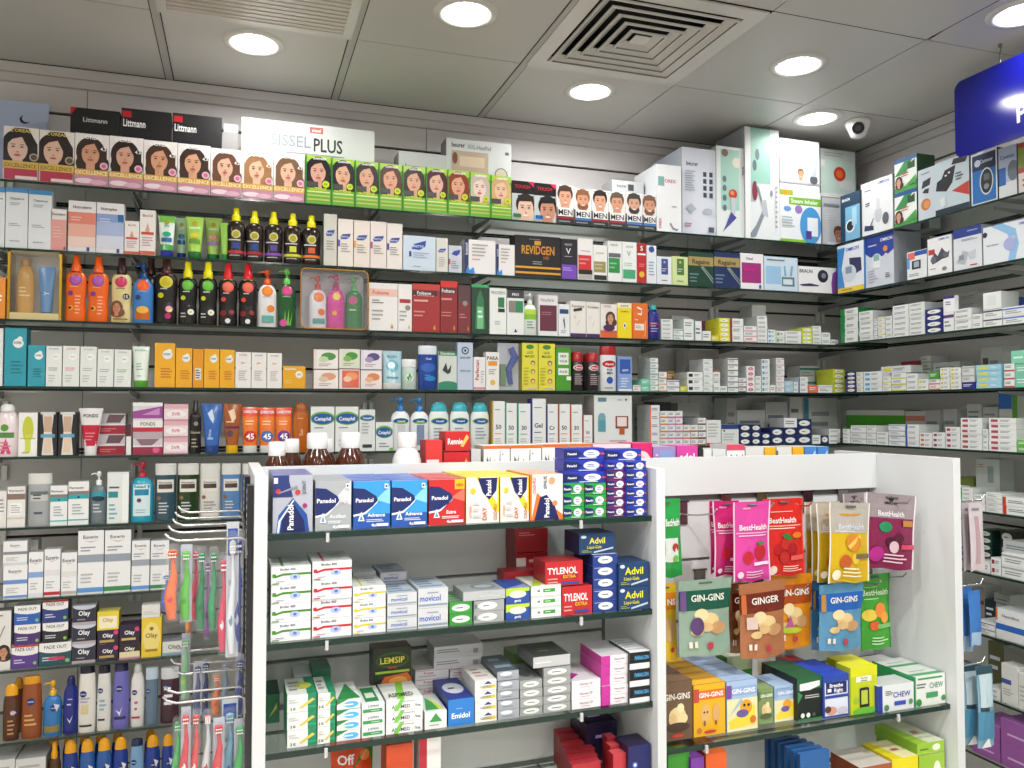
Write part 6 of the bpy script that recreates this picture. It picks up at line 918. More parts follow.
box('3', 424.5, 447, 711, 'e9ecea,c4c8c6,d8dcd8|p 3a9a4a .2 .4 .8 .4 .5 .9;l .2 .15 .8 .3 1 9aa', 'small white box with green triangle', 'tablet_box', d=.1, top='p 3a9a4a .1 .1 .9 .1 .4 .8;p d0d840 .7 .1 .9 .1 .5 .9')
box('3', 448, 474.5, 698.5, '2f7fd0,1f2f80,24388c|t .48 .38 .2 .7 fff Emidol;l .3 .62 .6 .66 1 bde', 'blue fever medicine box with white oval top', 'medicine_box', d=.13, top='e .5 .5 .4 .25 c8ccd8;l .3 .42 .7 .58 1 334')
pk = 'e6e4e6,c8c4c8,d6d2d4|t .4 .6 .26 .6 c04868 Protect;l .1 .15 .9 .35 1 99a;r 0 .85 1 .92 c890a0'
box('3', 415, 452, 669, pk, 'white box with pink lettering in the back pile', 'tablet_box', d=.1, b=.13, n=3) if 0 else box('3', 415, 449, 669, pk, 'white box with pink lettering', 'tablet_box', d=.09, b=.14, n=4, jit=.001); box('3', 450, 470, 669, pk, 'white box with pink lettering', 'tablet_box', d=.09, b=.14, n=4, jit=.001)
box('3', 434, 483, 645, 'd2d2d6,a8a8ac,c0c0c4|l .05 .4 .6 .8 2 889;r .8 .2 .9 .6 99a', 'long grey white box on the pink lettered pile', 'tablet_box', d=.07, b=.14, n=2, z0=668.6, jit=.001)
box('3', 475, 497, 680, 'efeeea,cccac6,dddad6|p 2a3a90 .4 .6 .6 .9 .8 .6;r .36 .2 .95 .5 e8c83a;t .5 .36 .22 .8 58a GAPIRID', 'white box with yellow label', 'tablet_box', d=.1, n=4, jit=.001, top='l .2 .2 .8 .8 3 b8898a')
box('3', 497.5, 519.5, 671, 'a4a9b2,5a6068,4a5860|e .4 .7 .28 .22 e4e8ec;l .2 .2 .8 .4 1 889', 'steel grey box with white sticker', 'tablet_box', d=.11, n=5, jit=.0015, top='l .1 .1 .9 .9 2 8a98a8')
box('3', 520, 543, 680, 'a0a3a3,7a7d7d,8a8d8d|e .5 .5 .36 .34 e4ece6;l .3 .4 .7 .6 1 456', 'grey box with oval sticker', 'tablet_box', d=.11, n=4, jit=.0015, top='e .5 .5 .3 .3 5a5e60'); box('3', 543.5, 571, 667, 'a0a3a3,7a7d7d,8a8d8d|e .5 .5 .36 .34 e4ece6;l .3 .4 .7 .6 1 456', 'grey box with oval sticker', 'tablet_box', d=.11, n=5, jit=.0015)
box('3', 533, 570.5, 655.5, 'c4c6c8,6a6e70,4c504c|l .05 .3 .5 .6 1 ddd', 'silver fronted box with dark lid on grey pile', 'tablet_box', d=.1, z0=666.5, top='r .05 .05 .95 .95 3a3e38;l .3 .3 .7 .6 2 6a7a5a', b=.016)
box('3', 512, 528, 653, '6a8a50,5a7a48,7a9a60', 'small green grey box in the back', 'tablet_box', d=.06, b=.15, n=3)
nv_ = 'edebee,c8c4c8,d8d4d8|t .5 .6 .26 .85 88506e Norval CF;l .3 .2 .7 .34 1 c8a'
box('3', 571.8, 601, 680, nv_, 'white box with mauve lettering', 'tablet_box', d=.1, n=3, jit=.001, top='p b0208a 0 .1 .5 .4 0 .8')
box('3', 601.5, 629, 655, 'eeeaee,c83a98,d4d0d4|r 0 0 .32 1 c8349c;t .66 .6 .2 .5 a06080 Neurontin;l .5 .2 .85 .36 1 caa', 'white box with magenta end', 'tablet_box', d=.11, n=5, jit=.0015)
box('3', 629.5, 650, 651, 'e9ebec,2a2c2e,e0e2e4|r 0 .3 1 .96 141618;t .6 .62 .24 .7 5ab0e8 PARALGIN;r .36 .5 .95 .52 2a5a98', 'black and white painkiller box with blue lettering', 'painkiller_box', d=.1, n=3, b=.003, jit=.0005, top='l .1 .1 .9 .9 5 b8bcc0')
# bottom shelf
box('4', 431-12, 441, 738, 'e8e4e2,b0a8a4|r 0 0 .35 1 b82838;v .7 .5 .3 .8 a02a48 Nevado', 'tall white and red box with upright lettering', 'remedy_box', d=.05, b=.02)
box('4', 386, 413, 744, 'd8502a,b03a1c,c84828|t .5 .62 .16 .8 fff Olbas;r 0 .2 1 .45 2a4a98', 'orange and blue inhaler box', 'remedy_box', d=.06, b=.03)
thing('4', 330, 374, 738, 'hanging_pack', 'orange and green hanging pack with lettering', 'pack', z0=.012, b=.11, fn=lambda e, w, h: pouch(e, w, h, 'd84a20', 'p 3a8a3a .5 .6 1 1 1 .4;t .35 .72 .12 .6 fff Off;c .8 .75 .12 e88a4a', .02), depth=.02)
for i in range(6):
    y = 730+i*6.6; box('4', 577+i*3-20, 606+i*3-20, y, 'b8303a,8c1c26,c03a44|r 0 0 1 .3 d8d0c8;l .1 .5 .8 .8 1 e88', 'dark red upright box in the slanting row', 'remedy_box', d=.022, b=.20-i*.03)
for i in range(3): box('4', 607-i*2+(i*5), 636-20+i*9, 737+i*8, 'c03a42,8c1c26,c85058|r 0 0 1 .55 e0dad4;c .3 .4 .1 b82838', 'red and cream upright box beside slanting row', 'remedy_box', d=.025, b=.075-i*.03)
box('4', 628, 651, 745, '1f2460,14183c,241c3c|c .3 .62 .12 4a78d0;c .3 .62 .06 fff;l .2 .2 .9 .4 1 ddd', 'dark blue box with round emblem', 'remedy_box', d=.06, b=.004)
box('4', 586, 617, 722, '281c40,1c1430,1a1620|l .3 .3 .7 .6 1 a090c0', 'dark purple box', 'remedy_box', d=.09, b=.13, n=2)
box('4', 578, 609, 708, '241a3a,181028,1a1620|l .3 .3 .7 .6 1 a090c0', 'uppermost dark purple box', 'remedy_box', d=.08, b=.14, z0=722)
# ---------- right display bay ----------
gi = '%s,%s,%s|r 0 .7 1 .88 %s;t .55 .79 .09 .8 fff GIN-GINS;r 0 .66 .16 .92 %s;'
ro = ';e .5 .08 .2 .03 c84030'
root_ = 'e .5 .42 .28 .14 e8cf98;e .35 .36 .14 .1 dcc088;e .68 .36 .16 .09 e8d4a0;e .6 .54 .12 .08 f0deb0;e .5 .22 .4 .08 %s'
box('5', 662, 692.5, 681, '6c5440,5a4434,7a5c44|t .5 .74 .1 .86 f0ece0 GIN-GINS;'+root_ % '4a3424'+ro, 'brown ginger candy box', 'ginger_candy_box', d=.05, rows=3, b=.036, top='r 0 0 1 .05 4a3424')
box('5', 693.5, 725.5, 687.5-4, gi % ('e8b020', 'd89a18', 'e8b828', 'e0702a', 'c04848')+'e .36 .42 .14 .2 dcb070;e .7 .42 .12 .18 d8a868;c .32 .46 .03 4a2a18;c .42 .46 .03 4a2a18;r .3 .2 .36 .3 8a5a30;r .66 .2 .72 .28 8a5a30;c .16 .12 .08 c87a3a'+ro, 'yellow ginger candy box', 'ginger_candy_box', d=.04, rows=5, b=.036, top='r 0 0 1 .07 c05828;r 0 .8 1 .9 d06a30')
box('5', 726.5, 757.5, 680, gi % ('a6bfe0', '88a4cc', 'a8c0e0', '90acd8', '7a4a9a')+'r 0 0 1 .64 e8e0b0;p f0d848 .05 .2 .9 .5 .95 .1 .1 .05;c .62 .46 .2 e8a028;e .5 .34 .2 .08 6a5aa0;c .56 .5 .04 222;c .7 .5 .04 222;c .84 .2 .1 d8782a;p 8ab8e8 .05 .3 .5 .6 .45 .64', 'pale blue ginger candy box', 'ginger_candy_box', d=.04, rows=5, b=.036, top='r 0 0 1 .05 6a80a8')
box('5', 757.9, 773.5, 688, gi % ('7f9660', '6a8050', '8aa068', '6f8850', '5a7040')+root_ % '5a6a44', 'small olive ginger candy box', 'ginger_candy_box', d=.04, rows=3, b=.05)
box('5', 774, 795.5, 685, gi % ('a6bfe0', '88a4cc', 'a8c0e0', '90acd8', '90acd8')+'r 0 0 1 .6 e8e0b0;p f0d848 .05 .2 .9 .5 .95 .1 .1 .05;c .6 .46 .2 e8a028;e .5 .34 .2 .08 6a5aa0;l .1 .9 .9 .94 1 68a', 'small pale blue ginger candy box', 'ginger_candy_box', d=.02, rows=4, b=.05)
box('5', 727, 752, 656, 'b8c8a0,5a8a38,c8ccb8|r 0 0 1 .72 3f8a28;e .3 .5 .2 .15 7ac048;e .6 .4 .25 .18 6ab83c;e .5 .15 .3 .1 88c858', 'green leafy tea box in the back', 'tea_box', d=.05, b=.17)
box('5', 752, 776, 656, 'd8dce0,24508c,2f5a98|r .1 .2 .9 .9 e0d8c0;c .35 .5 .2 a83058;c .65 .55 .2 c8ccd8;r .1 .1 .9 .24 3a8a4a;c .6 .25 .12 d8a030', 'blue topped box with fruit picture in the back', 'tea_box', d=.05, b=.17)
box('5', 797, 822.5, 677, '17201c,101814,26603a|r 0 .72 1 1 24603c;p e8ecec .1 .7 .1 .86 .9 .9 .9 .78 .5 .7;l .3 .5 .9 .6 2 c8ccc8;c .2 .12 .08 e8e8e8;c .42 .12 .08 e8e8e8;c .64 .12 .07 555;p 3a8a5a 0 .4 .2 .6 0 .7;r 0 0 1 .05 2f7a48', 'tall black box with dark green top', 'remedy_box', d=.07, rows=2, b=.035)
box('5', 790, 812, 664, 'a02830,201818,b83038|l .2 .5 .8 .8 1 c88', 'black box with red top behind', 'remedy_box', d=.07, b=.175)
box('5', 823, 849.5, 675, '2a48a4,2040a0,2848c0|r .06 .04 .94 .84 dcdff0;r .1 .56 .9 .84 1c2864;t .5 .76 .09 .7 fff Breathe;t .58 .64 .09 .5 fff Right;r .16 .61 .3 .69 fff;r .06 .46 .94 .53 2a48a4;e .3 .16 .2 .1 d8988a;e .72 .14 .2 .09 c8c4d4;e .16 .2 .12 .08 5a3a30', 'blue nasal strip box with white panel', 'nasal_strip_box', d=.03, rows=4, b=.03)
yg = 'c0cc20,a8b418,e0dc28|r 0 .8 1 1 d8d820;r .2 .68 .78 .8 e8ecd8;t .5 .76 .035 .5 333 Tea Tree;t .5 .71 .035 .5 333 Remedy;r .32 .14 .68 .54 1c1c1a;r .38 .2 .62 .5 b8c840;r .36 .5 .64 .56 2c2c2a;e .5 .06 .45 .08 6ab838;e .2 .3 .1 .06 98c030'
box('5', 850.5, 877.5, 666.5, yg, 'yellow green oil remedy box with bottle picture', 'remedy_box', d=.05, rows=1, b=.024); box('5', 841, 866, 661, yg, 'yellow green oil remedy box behind', 'remedy_box', d=.05, b=.09)
box('5', 878, 914, 684, 'dfe2e6,2a3c98,c8ccce|r 0 0 .12 1 26389a;t .66 .6 .2 .5 2a3c98 CHEW;l .2 .6 .44 .8 3 556;r .44 .2 .76 .36 3a4ab0;c .22 .16 .07 4a8a5a;c .9 .28 .06 4a8a5a', 'white and blue chewing gum box', 'gum_box', d=.06, rows=1)
box('5', 914.5, 945.5, 675, 'e2e6e2,2f9a5a,d0d4d0|r 0 0 .04 1 2f9a5a;r .1 .88 .9 .94 3a9a60;t .7 .66 .18 .45 6a9a88 CHEW;l .06 .58 .4 .78 2 556;r .36 .26 .74 .44 3f9a60;c .12 .14 .09 3f8a3c;c .92 .2 .07 3f8a3c', 'white and green chewing gum box', 'gum_box', d=.07, rows=2, top='r 0 .1 1 .3 3f9a60;l .2 .45 .8 .6 1 6ab088')
box('5', 874, 899, 662, 'd6dad8,bcc0be,d8dcd8', 'open white display carton behind gum boxes', 'gum_box', d=.06, b=.15)
box('6', 668, 690, 750, '3f9a30,2f8a28,4aa838|p 2a6ab8 0 0 .6 0 .2 .4', 'green remedy box beside the divider', 'remedy_box', d=.05, rows=2, b=.02)
box('6', 691, 704.5, 757, '7a3aa0,6a2a90,8a4ab0', 'small purple remedy box', 'remedy_box', d=.1, b=.01); box('6', 706, 727, 752, 'e0602a,c84a20,e8702f|l .2 .6 .6 .8 1 fca', 'orange remedy box', 'remedy_box', d=.045, rows=4, b=.01)
for i in range(6): box('6', 800-i*6.5, 830-i*7.5, 752-i*3.4, '2a60a0,1f4a80,3068b0|r .3 .5 .7 .62 1a3a68;r 0 0 1 .4 2a6a58;c .7 .3 .1 e8f0ec', 'blue green hanging card box in row', 'remedy_box', d=.012, b=.01+i*.03)
mb_ = 'l .2 .4 .8 .6 1 %s'
box('6', 892, 918.5, 757, 'e8d820,d0bc18,ece0b0|l .1 .3 .7 .6 1 a87a20', 'yellow plaster box', 'plaster_box', d=.1, top='p e8d820 0 0 .4 0 .3 1 0 1;l .5 .3 .9 .6 1 b06a60')
box('6', 919, 945, 754, '9ac43c,7aa828,d4dcc0|e .7 .5 .15 .3 e8f0d8;l .1 .3 .5 .6 1 5a7a20', 'lower lime green plaster box', 'plaster_box', d=.14, top='l .5 .3 .9 .6 1 b06a60'); box('6', 917, 944.5, 742, '9ac43c,7aa828,d4dcc0|e .7 .5 .15 .3 e8f0d8;l .1 .3 .5 .6 1 5a7a20', 'upper lime green plaster box', 'plaster_box', d=.14, z0=753.6, top='p 9ac43c 0 0 .4 0 .3 1 0 1;l .5 .3 .9 .6 1 b06a60')
box('6', 860, 892, 765, 'a85a38,8a4428,d0c8c0', 'low brown box', 'plaster_box', d=.1)
# a few more red boxes in the back of the second shelf
box('2', 504, 538, 571, 'b8282e,901c22,a83038|t .5 .7 .2 .7 fff TYLENOL;l .1 .1 .6 .3 1 e09090', 'long red box with white lettering behind blue lime boxes', 'painkiller_box', d=.05, b=.115, n=1)
# ---------- hooks and hanging pouches in the right bay ----------
S = SF['5']; AX = S.v; AU = S.u
def cpt(x, y, V):
    r = ray(x, y); p = r*(V/r.dot(AX)); return p.dot(AU), p.z+H
def hook(u, z, length, label, wall=VB-.0085, kind='display_hook', group='pouch hooks on the slatted back panel'):
    e = empty(kind, S.u*u+S.v*wall+Vector((0, 0, z)), A1); tag(e, label, 'hook', group)
    m = MB(); m.box(-.016, .016, -.004, .0, -.045, .012, mat('8a8686', 'metal')); m.box(-.02, .02, -.006, .0, .012, .016, mat('6a6868', 'metal')); m.build('hook_plate', e)
    m = MB(); m.tube([(0, -.002, -.02), (0, -length*.5, -.012), (0, -length+.012, .0), (0, -length, .012)], .0024, mat('c8c8c8', 'metal')); m.build('hook_wire', e)
def bag(x0, x1, yt, yb, V, base, ops, lk, kind='foil', t=.014, rim=None, tilt=0, lean=0, name='candy_pouch', part='pouch_body', gus=False):
    u0, z1 = cpt(x0, yt, V); u1, z1b = cpt(x1, yt, V); z0 = cpt((x0+x1)/2, yb, V)[1]; z1 = cpt((x0+x1)/2, yt, V)[1]
    e = empty(name, S.u*((u0+u1)/2)+S.v*V+Vector((0, 0, z0)), A1+tilt); e.rotation_euler.y = lean
    w, h = u1-u0, z1-z0; pouch(e, w, h, base, ops, t, kind, gus, part, rim)
    m = MB(); m.tube([(-w*.12, -.0022, h*.955), (w*.12, -.0022, h*.955)], h*.012, mat('5a5658', 'plastic'), 6); m.build('hang_slot', e)
    ITEMS.append((e, name, lk, 'pouch', 'P', (x0+x1)/2, 0, 1, 0, 1)); return e
SF['P'] = type('Q', (), {'phrase': 'hooks of the right display bay', 'key': 'P'})()
for x, y, L in ((682, 507, .16), (726, 497, .2), (762, 496, .2), (808, 492, .2), (843, 490, .24)):
    u, z = cpt(x, y, VB-.012); z = z if y > 520 else min(z, H-.217-.0175); hook(u, z, L, 'steel display hook holding upper pouches, %s' % {682:'leftmost and mostly bare', 726:'with pink pouches', 762:'with the red pouch', 808:'with yellow pouches', 843:'with purple pouches'}[x])
for x, y, L in ((700, 575, .2), (758, 574, .2), (795, 573, .12), (826, 571, .2), (868, 568, .14)):
    u, z = cpt(x, y, VB-.012); z = z if y > 520 else min(z, H-.217-.0175); hook(u, z, L, 'steel display hook holding lower pouches, %s' % {700:'with the silver pouch', 758:'with brown pouches', 795:'with orange pouches', 826:'with blue pouches', 868:'with the green pouch'}[x])
g_ = 'r .0 .76 1 1 %s;t .5 .9 .0 .1 fff .;'
pinkb = 't .35 .92 .03 .4 f0c0e0 vitamin;t .52 .68 .07 .84 f6eef4 BestHealth;r .05 .6 .95 .615 f0b0d8;l .1 .56 .9 .59 1 f8d8ec;e .36 .3 .14 .08 c82a38;e .7 .36 .17 .1 c02430;p 3a8a3a .58 .48 .7 .44 .84 .48 .7 .5;r .5 .2 .95 .24 f4e0ec;l .3 .04 .85 .14 3 f0c8e0;c .14 .08 .08 f0d8e8'
bag(709, 722, 501, 573, 1.7, 'b82468', pinkb, 'dark pink lozenge pouch edge at the back', rim='e8c8d8')
bag(713.5, 740, 501, 575, 1.672, 'c02a70', pinkb, 'magenta lozenge pouch', rim='e8c8d8', t=.016)
bag(733, 769.5, 501.5, 581, 1.63, 'd848a0', pinkb, 'pink lozenge pouch with strawberries', rim='e8c8dc', tilt=.03)
bag(764, 802.5, 498.5, 575, 1.66, 'cf2420', 't .45 .72 .07 .84 f6eee8 BestHealth;r .05 .64 .95 .655 f0b0a0;l .1 .6 .9 .63 1 f8d8c8;l .15 .82 .8 .84 1 f8d0c0;c .3 .34 .12 b01a20;c .5 .42 .14 c02a28;c .66 .34 .14 a81820;c .44 .24 .13 b82828;p 2f7a34 .36 .52 .5 .56 .7 .48 .55 .46;e .8 .52 .14 .04 e07820;r .6 .2 .95 .26 e05a58;l .4 .05 .9 .14 3 f8c8b8;c .15 .08 .1 f4dcd0', 'red lozenge pouch with cherries', rim='d84038')
yb_ = 'r 0 .62 1 1 b7b0a8;e .5 .86 .28 .03 c88a30;t .52 .7 .07 .8 d8e0f0 BestHealth;l .1 .63 .8 .66 1 e8e4dc;e .55 .5 .2 .11 d88a30;p f0c860 .4 .46 .7 .6 .74 .56 .46 .42;c .35 .26 .14 c8602a;c .6 .3 .1 e8c040;r .6 .3 .98 .36 7a6a50;l .3 .06 .9 .2 3 f4ecc8;c .14 .1 .1 f0e8d0'
for x0, x1, y0, y1, V, n_ in ((806, 826, 502, 577, 1.72, 'rearmost'), (812, 838, 502, 579, 1.69, 'third'), (818, 848, 503, 581, 1.66, 'second')):
    bag(x0, x1, y0, y1, V, 'c0a020', yb_, 'honey lemon lozenge pouch, %s on its hook' % n_, rim='e4e0d8', t=.012, tilt=-.12)
bag(826, 867, 503, 582, 1.625, 'd4b020', yb_, 'honey lemon lozenge pouch, frontmost and fully seen', rim='e4e0d8', tilt=.04, lean=.06)
pb_ = 'r 0 .68 1 1 9a8c92;c .5 .93 .05 3a3238;t .48 .88 .035 .5 3a3238 IMMUNE;t .48 .74 .07 .85 f0ecf0 BestHealth;e .36 .56 .13 .07 2a8a5a;e .5 .36 .12 .07 4a1a30;e .66 .42 .1 .06 5a1c34;c .55 .3 .1 d8b8c4;r .72 .58 .95 .66 b8803a;r .7 .28 1 .34 d04868;l .35 .08 .95 .22 3 e8c8d8;e .2 .2 .14 .1 b02a88'
bag(840, 866, 493, 565, 1.73, '7a2450', pb_, 'plum lozenge pouch at the back of its hook', rim='ccc4c8', tilt=.2); bag(862, 909, 494, 569, 1.63, '82244f', pb_, 'plum lozenge pouch with berries, frontmost', rim='e8e0e4', tilt=-.05, lean=.1)
bag(650, 681, 499, 577, 1.66, '2fa04c', 't .7 .7 .09 .5 fff BestHealth;r .4 .2 .86 .5 e8ece8;c .75 .38 .12 c03a40;c .75 .24 .1 7ac048', 'green lozenge pouch partly behind the divider', t=.02)
gr_ = 'r %s .6 %s .86 %s;t .54 .76 .085 .8 f2f0e8 %s;e .55 .46 .2 .1 e4c890;e .4 .54 .14 .08 eed8a8;e .72 .36 .17 .08 c8986a;e .48 .38 .12 .06 d8b480;e .3 .32 .12 .05 dcc088;r .02 .6 .12 .86 %s;c .54 .14 .06 b83a4a;r .14 .12 .2 .2 e8e0d0;r .24 .12 .3 .2 e8e0d0'
bag(678, 731, 579, 655, 1.62, '8fa696', gr_ % ('0', '1', '1c5644', 'GIN-GINS', '6a4a88')+';e .3 .4 .12 .12 5a4070', 'silver green ginger candy pouch', t=.026, gus=True, name='candy_pouch')
bag(727, 748, 583, 652, 1.68, '7a4a2c', gr_ % ('0', '1', '5a2418', 'GIN', '7a4a2c'), 'dark brown ginger pouch partly hidden', t=.016, gus=True)
bag(740, 786, 581, 657, 1.615, 'a86c48', gr_ % ('0', '1', '6e2618', 'GINGER', 'c86a38')+';r .1 .4 .32 .56 d8c0b8', 'copper brown ginger candy pouch', t=.024, gus=True, lean=-.04)
bag(770, 811, 574, 648, 1.68, 'dc8a1c', gr_ % ('0', '1', 'a84a18', 'GIN-GINS', 'c87a20')+';p c05898 .3 .3 .5 .3 .4 .46;e .4 .26 .3 .04 b8c838', 'orange ginger candy pouch', t=.016, gus=True)
bag(811, 832, 580, 650, 1.69, '3f78a4', gr_ % ('0', '1', '2458a8', 'GIN', 'a07a48'), 'blue ginger candy pouch at the back', t=.014, gus=True)
bag(818, 862, 583, 650, 1.64, '5a92b8', gr_ % ('0', '1', '2260b4', 'GIN-GINS', 'b08850'), 'blue ginger candy pouch in front', t=.022, gus=True)
bag(860, 889, 574, 649, 1.69, '44a034', 't .5 .76 .075 .9 d8f0d0 BestHealth;l .1 .66 .8 .69 1 c8e8c0;l .1 .82 .8 .84 1 c8e8c0;e .25 .46 .24 .08 e8d050;c .62 .52 .2 e8883a;c .76 .42 .16 e8a038;e .4 .32 .18 .06 d8602a;r .5 .28 1 .34 7ac070;l .3 .06 .9 .18 3 c8e8c0', 'green citrus lozenge pouch beside the end panel', rim='2f8a28', t=.014)
bag(655, 676.5, 584, 660, 1.66, 'e8c228', 'r 0 .66 1 .88 e88a20;t .75 .76 .08 .4 fff NS;e .6 .4 .3 .16 d8b070;c .7 .14 .1 c84030', 'yellow ginger candy pouch partly behind the divider', t=.016, gus=True)
# ---------- toothbrush rack on the left side panel ----------
RU = U0
e = empty('perforated_strip', S.u*(RU-.0)+S.v*1.6+Vector((0, 0, H-.14)), A1); tag(e, 'dark perforated steel strip fixed to the left side panel', 'rail')
m = MB(); m.box(-.012, -.0005, -.02, .02, -.75, .0, mat('4a4a4e', 'metal')); m.box(-.012, -.0005, .2, .24, -.75, .0, mat('4a4a4e', 'metal')); m.build('upright', e)
m = MB()
for k in range(50):
    for yy in (-.02, .2): m.box(-.0126, -.012, yy+.012, yy+.028, -.015-k*.0148, -.008-k*.0148, mat('d8d8d8', 'plastic'))
m.build('slots', e)
SF['Q'] = type('Q', (), {'phrase': 'hooks beside the counter', 'key': 'Q'})()
def upt(x, y, V): return cpt(x, y, V)
def shook(V, x, y, label, L=None, grp='hooks on the left side panel'):
    u, z = upt(x, y, V); L = RU-.012-u
    e = empty('prong_hook', S.u*(RU-.012)+S.v*V+Vector((0, 0, z-.01)), A1); tag(e, label, 'hook', grp)
    m = MB(); m.tube([(0, 0, -.03), (-.002, 0, -.002), (-.01, 0, .002), (-L+.022, 0, .002), (-L+.006, 0, .008), (-L, 0, .016)], .0023, mat('cfcfd2', 'metal')); m.build('hook_wire', e)
    m = MB(); m.box(-.003, .0, -.01, .01, -.035, .002, mat('9a9aa0', 'metal')); m.build('hook_plate', e)
OR5 = ['foremost', 'second', 'third', 'fourth', 'fifth', 'rearmost']
for i, (x, y) in enumerate(((165, 537), (168, 529), (172.5, 522), (175, 515), (178, 509))): shook(1.575+i*.06, x, y, 'upper chrome toothbrush hook, %s' % OR5[i])
for i, (x, y) in enumerate(((163, 700), (165, 690), (172, 671), (171, 662), (177, 648))): shook(1.575+i*.06, x, y, 'lower chrome toothbrush hook, %s' % OR5[i])
def brush(x, yt, yb, V, col, grip, lk, wpx=10, card=None, flip=0, tilt=0, headc=None):
    u, zt = upt(x, yt, V); zb = upt(x, yb, V)[1]; h = zt-zb; w = wpx/F*V
    e = empty('toothbrush_pack', S.u*u+S.v*V+Vector((0, 0, zb)), A1+.25*tilt); e.rotation_euler.y = tilt*.1
    hc = mat(col, 'plastic'); gc = mat(grip, 'plastic')
    m = MB(); sx = w*.14*(1 if flip else -1)
    pts = [(0, .0, h*.04), (sx*.5, 0, h*.18), (sx, 0, h*.32), (sx*.2, 0, h*.46), (-sx*.6, 0, h*.6), (-sx*.2, 0, h*.72), (0, 0, h*.82)]
    m.tube(pts, [w*.26, w*.36, w*.38, w*.3, w*.22, w*.14, w*.12], hc, 10); m.build('handle', e)
    m = MB(); m.tube([(sx*.3+0, -w*.14, h*.1), (sx*.9, -w*.18, h*.3), (sx*.3, -w*.14, h*.45)], [w*.14, w*.22, w*.13], gc, 8); m.build('grip', e)
    m = MB(); m.tube([(-sx*.6, 0, h*.6), (-sx*.2, 0, h*.72), (0, 0, h*.82)], [w*.18, w*.125, w*.115], mat('eef0f2', 'plastic'), 10); m.build('neck', e)
    m = MB(); m.lathe([(0, 0), (w*.26, h*.015), (w*.32, h*.06), (w*.26, h*.11), (0, h*.125)], mat(headc or col, 'plastic'), 1, .5, z0=h*.8)
    m.build('brush_head', e)
    m = MB()
    for a in range(3):
        for b_ in range(4): m.box((a-1)*w*.16-w*.06, (a-1)*w*.16+w*.06, -w*.4, -w*.05, h*(.825+b_*.022), h*(.84+b_*.022), mat(['f4f6f8', col][b_ % 2] if not headc else 'f4f6f8', 'plastic'))
    m.build('bristles', e)
    m = MB(); P = []; n = 10
    for z, r in ((0, .5), (.02*h, .7), (.3*h, .8), (.7*h, .72), (.96*h, .74), (h, .5)): P.append([(r*w*.62*math.cos(a*2*math.pi/n), r*w*.5*math.sin(a*2*math.pi/n)-.001, z) for a in range(n)])
    m.grid(P, mat('e4e8f0', 'film'), True); m.build('blister', e)
    if int(x) % 3 == 0: m = MB(); m.box(-w*.42, w*.42, w*.36, w*.39, 0, h, mat('b4b8c6', 'card')); m.build('pack_back', e)
    if card:
        m = MB(); m.box(-w*.55, w*.55, w*.42, w*.46, 0, h*1.06, mat(card, 'card')); draw(m, 'r .1 .75 .9 .95 2a4aa0;l .2 .1 .8 .6 5 8aa', w*1.1, h*1.06, lambda X, Y, l: ((X-.5)*w*1.1, w*.42-EPS*l, Y*h*1.06)); m.build('backing_card', e)
    ITEMS.append((e, 'toothbrush_pack', lk, 'toothbrush', 'Q', x, 0, 1, 0, 1))
for a in ((173, 543, 622, 1.6, 'e06a2a', 'c82a38', 'red and orange childrens toothbrush in pack', 14), (186.5, 545, 623, 1.62, '58b83a', '3f9a2c', 'lime green toothbrush in clear pack', 12), (196, 545, 622, 1.68, 'c8324a', '8a1a30', 'crimson toothbrush behind lime one', 9), (202, 546, 632, 1.63, '1f8a52', '176a40', 'dark green toothbrush, first of two', 10), (214, 546, 632, 1.61, '1f8a52', '2a9a5a', 'dark green toothbrush, second of two', 10),
          (224, 552, 655, 1.6, 'd83a5c', 'e8e8ec', 'pink and white toothbrush with round head', 10), (233, 530, 658, 1.585, 'd8dce4', '6a88a8', 'white toothbrush pack with silver back', 10, 'c8ccd2'), (239, 530, 656, 1.6, '2f3f98', 'd0d4e8', 'blue toothbrush next to the counter panel', 11), (167, 572, 612, 1.64, '2a52b8', '7a88a8', 'short blue topped brush pack', 10),
          (178, 716, 790, 1.6, '3aa858', '2a8a48', 'green toothbrush low on the left', 10), (186, 708, 790, 1.58, 'c83038', 'f0f0f0', 'red toothbrush with curved neck', 10), (196, 708, 790, 1.6, 'd84a48', 'e8e8e8', 'red toothbrush with oval head', 10), (208, 708, 790, 1.6, 'd8e0e4', 'c84a38', 'white toothbrush with red head', 10, None, 0, 0, 'c83a38'), (219, 719, 790, 1.58, 'c82c34', 'e8e4e4', 'red and white toothbrush with facing bristles', 12), (230, 706, 792, 1.61, '7ab0c8', '2a5aa8', 'pale toothbrush pack on a printed card', 13, 'c4ccd2'), (240, 720, 790, 1.585, '2fa04a', 'e0e8e0', 'green and white toothbrush beside the panel', 12),
          (190, 560, 640, 1.74, 'd88a3a', 'a83a2a', 'orange toothbrush in the back row', 8), (208, 556, 640, 1.76, '8a5a9a', '5a3a7a', 'violet toothbrush in the back row', 8), (228, 556, 640, 1.74, '9aa8c8', '4a5a98', 'grey blue toothbrush in the back row', 8), (238, 545, 620, 1.7, '5a6ab0', 'c8ccd8', 'slate blue toothbrush at the back', 8),
          (186, 634, 700, 1.72, '7ab87a', 'b8c848', 'pale green brush on the lower rear hook', 9), (198, 662, 716, 1.68, '2a3a6a', '1c2c5a', 'navy floss pack on the lower hooks', 9), (206, 658, 716, 1.72, '28407a', 'd8c838', 'navy and yellow floss pack', 9), (217, 672, 716, 1.66, 'e0702a', 'c85a1c', 'bright orange brush holder on the lower hooks', 10), (226, 660, 716, 1.72, '8a98b0', 'd8c838', 'silver brush pack on the lower hooks', 9), (240, 655, 716, 1.7, '2a3a88', '5a6ab0', 'dark blue brush pack on the lower hooks', 9)):
    brush(*a)
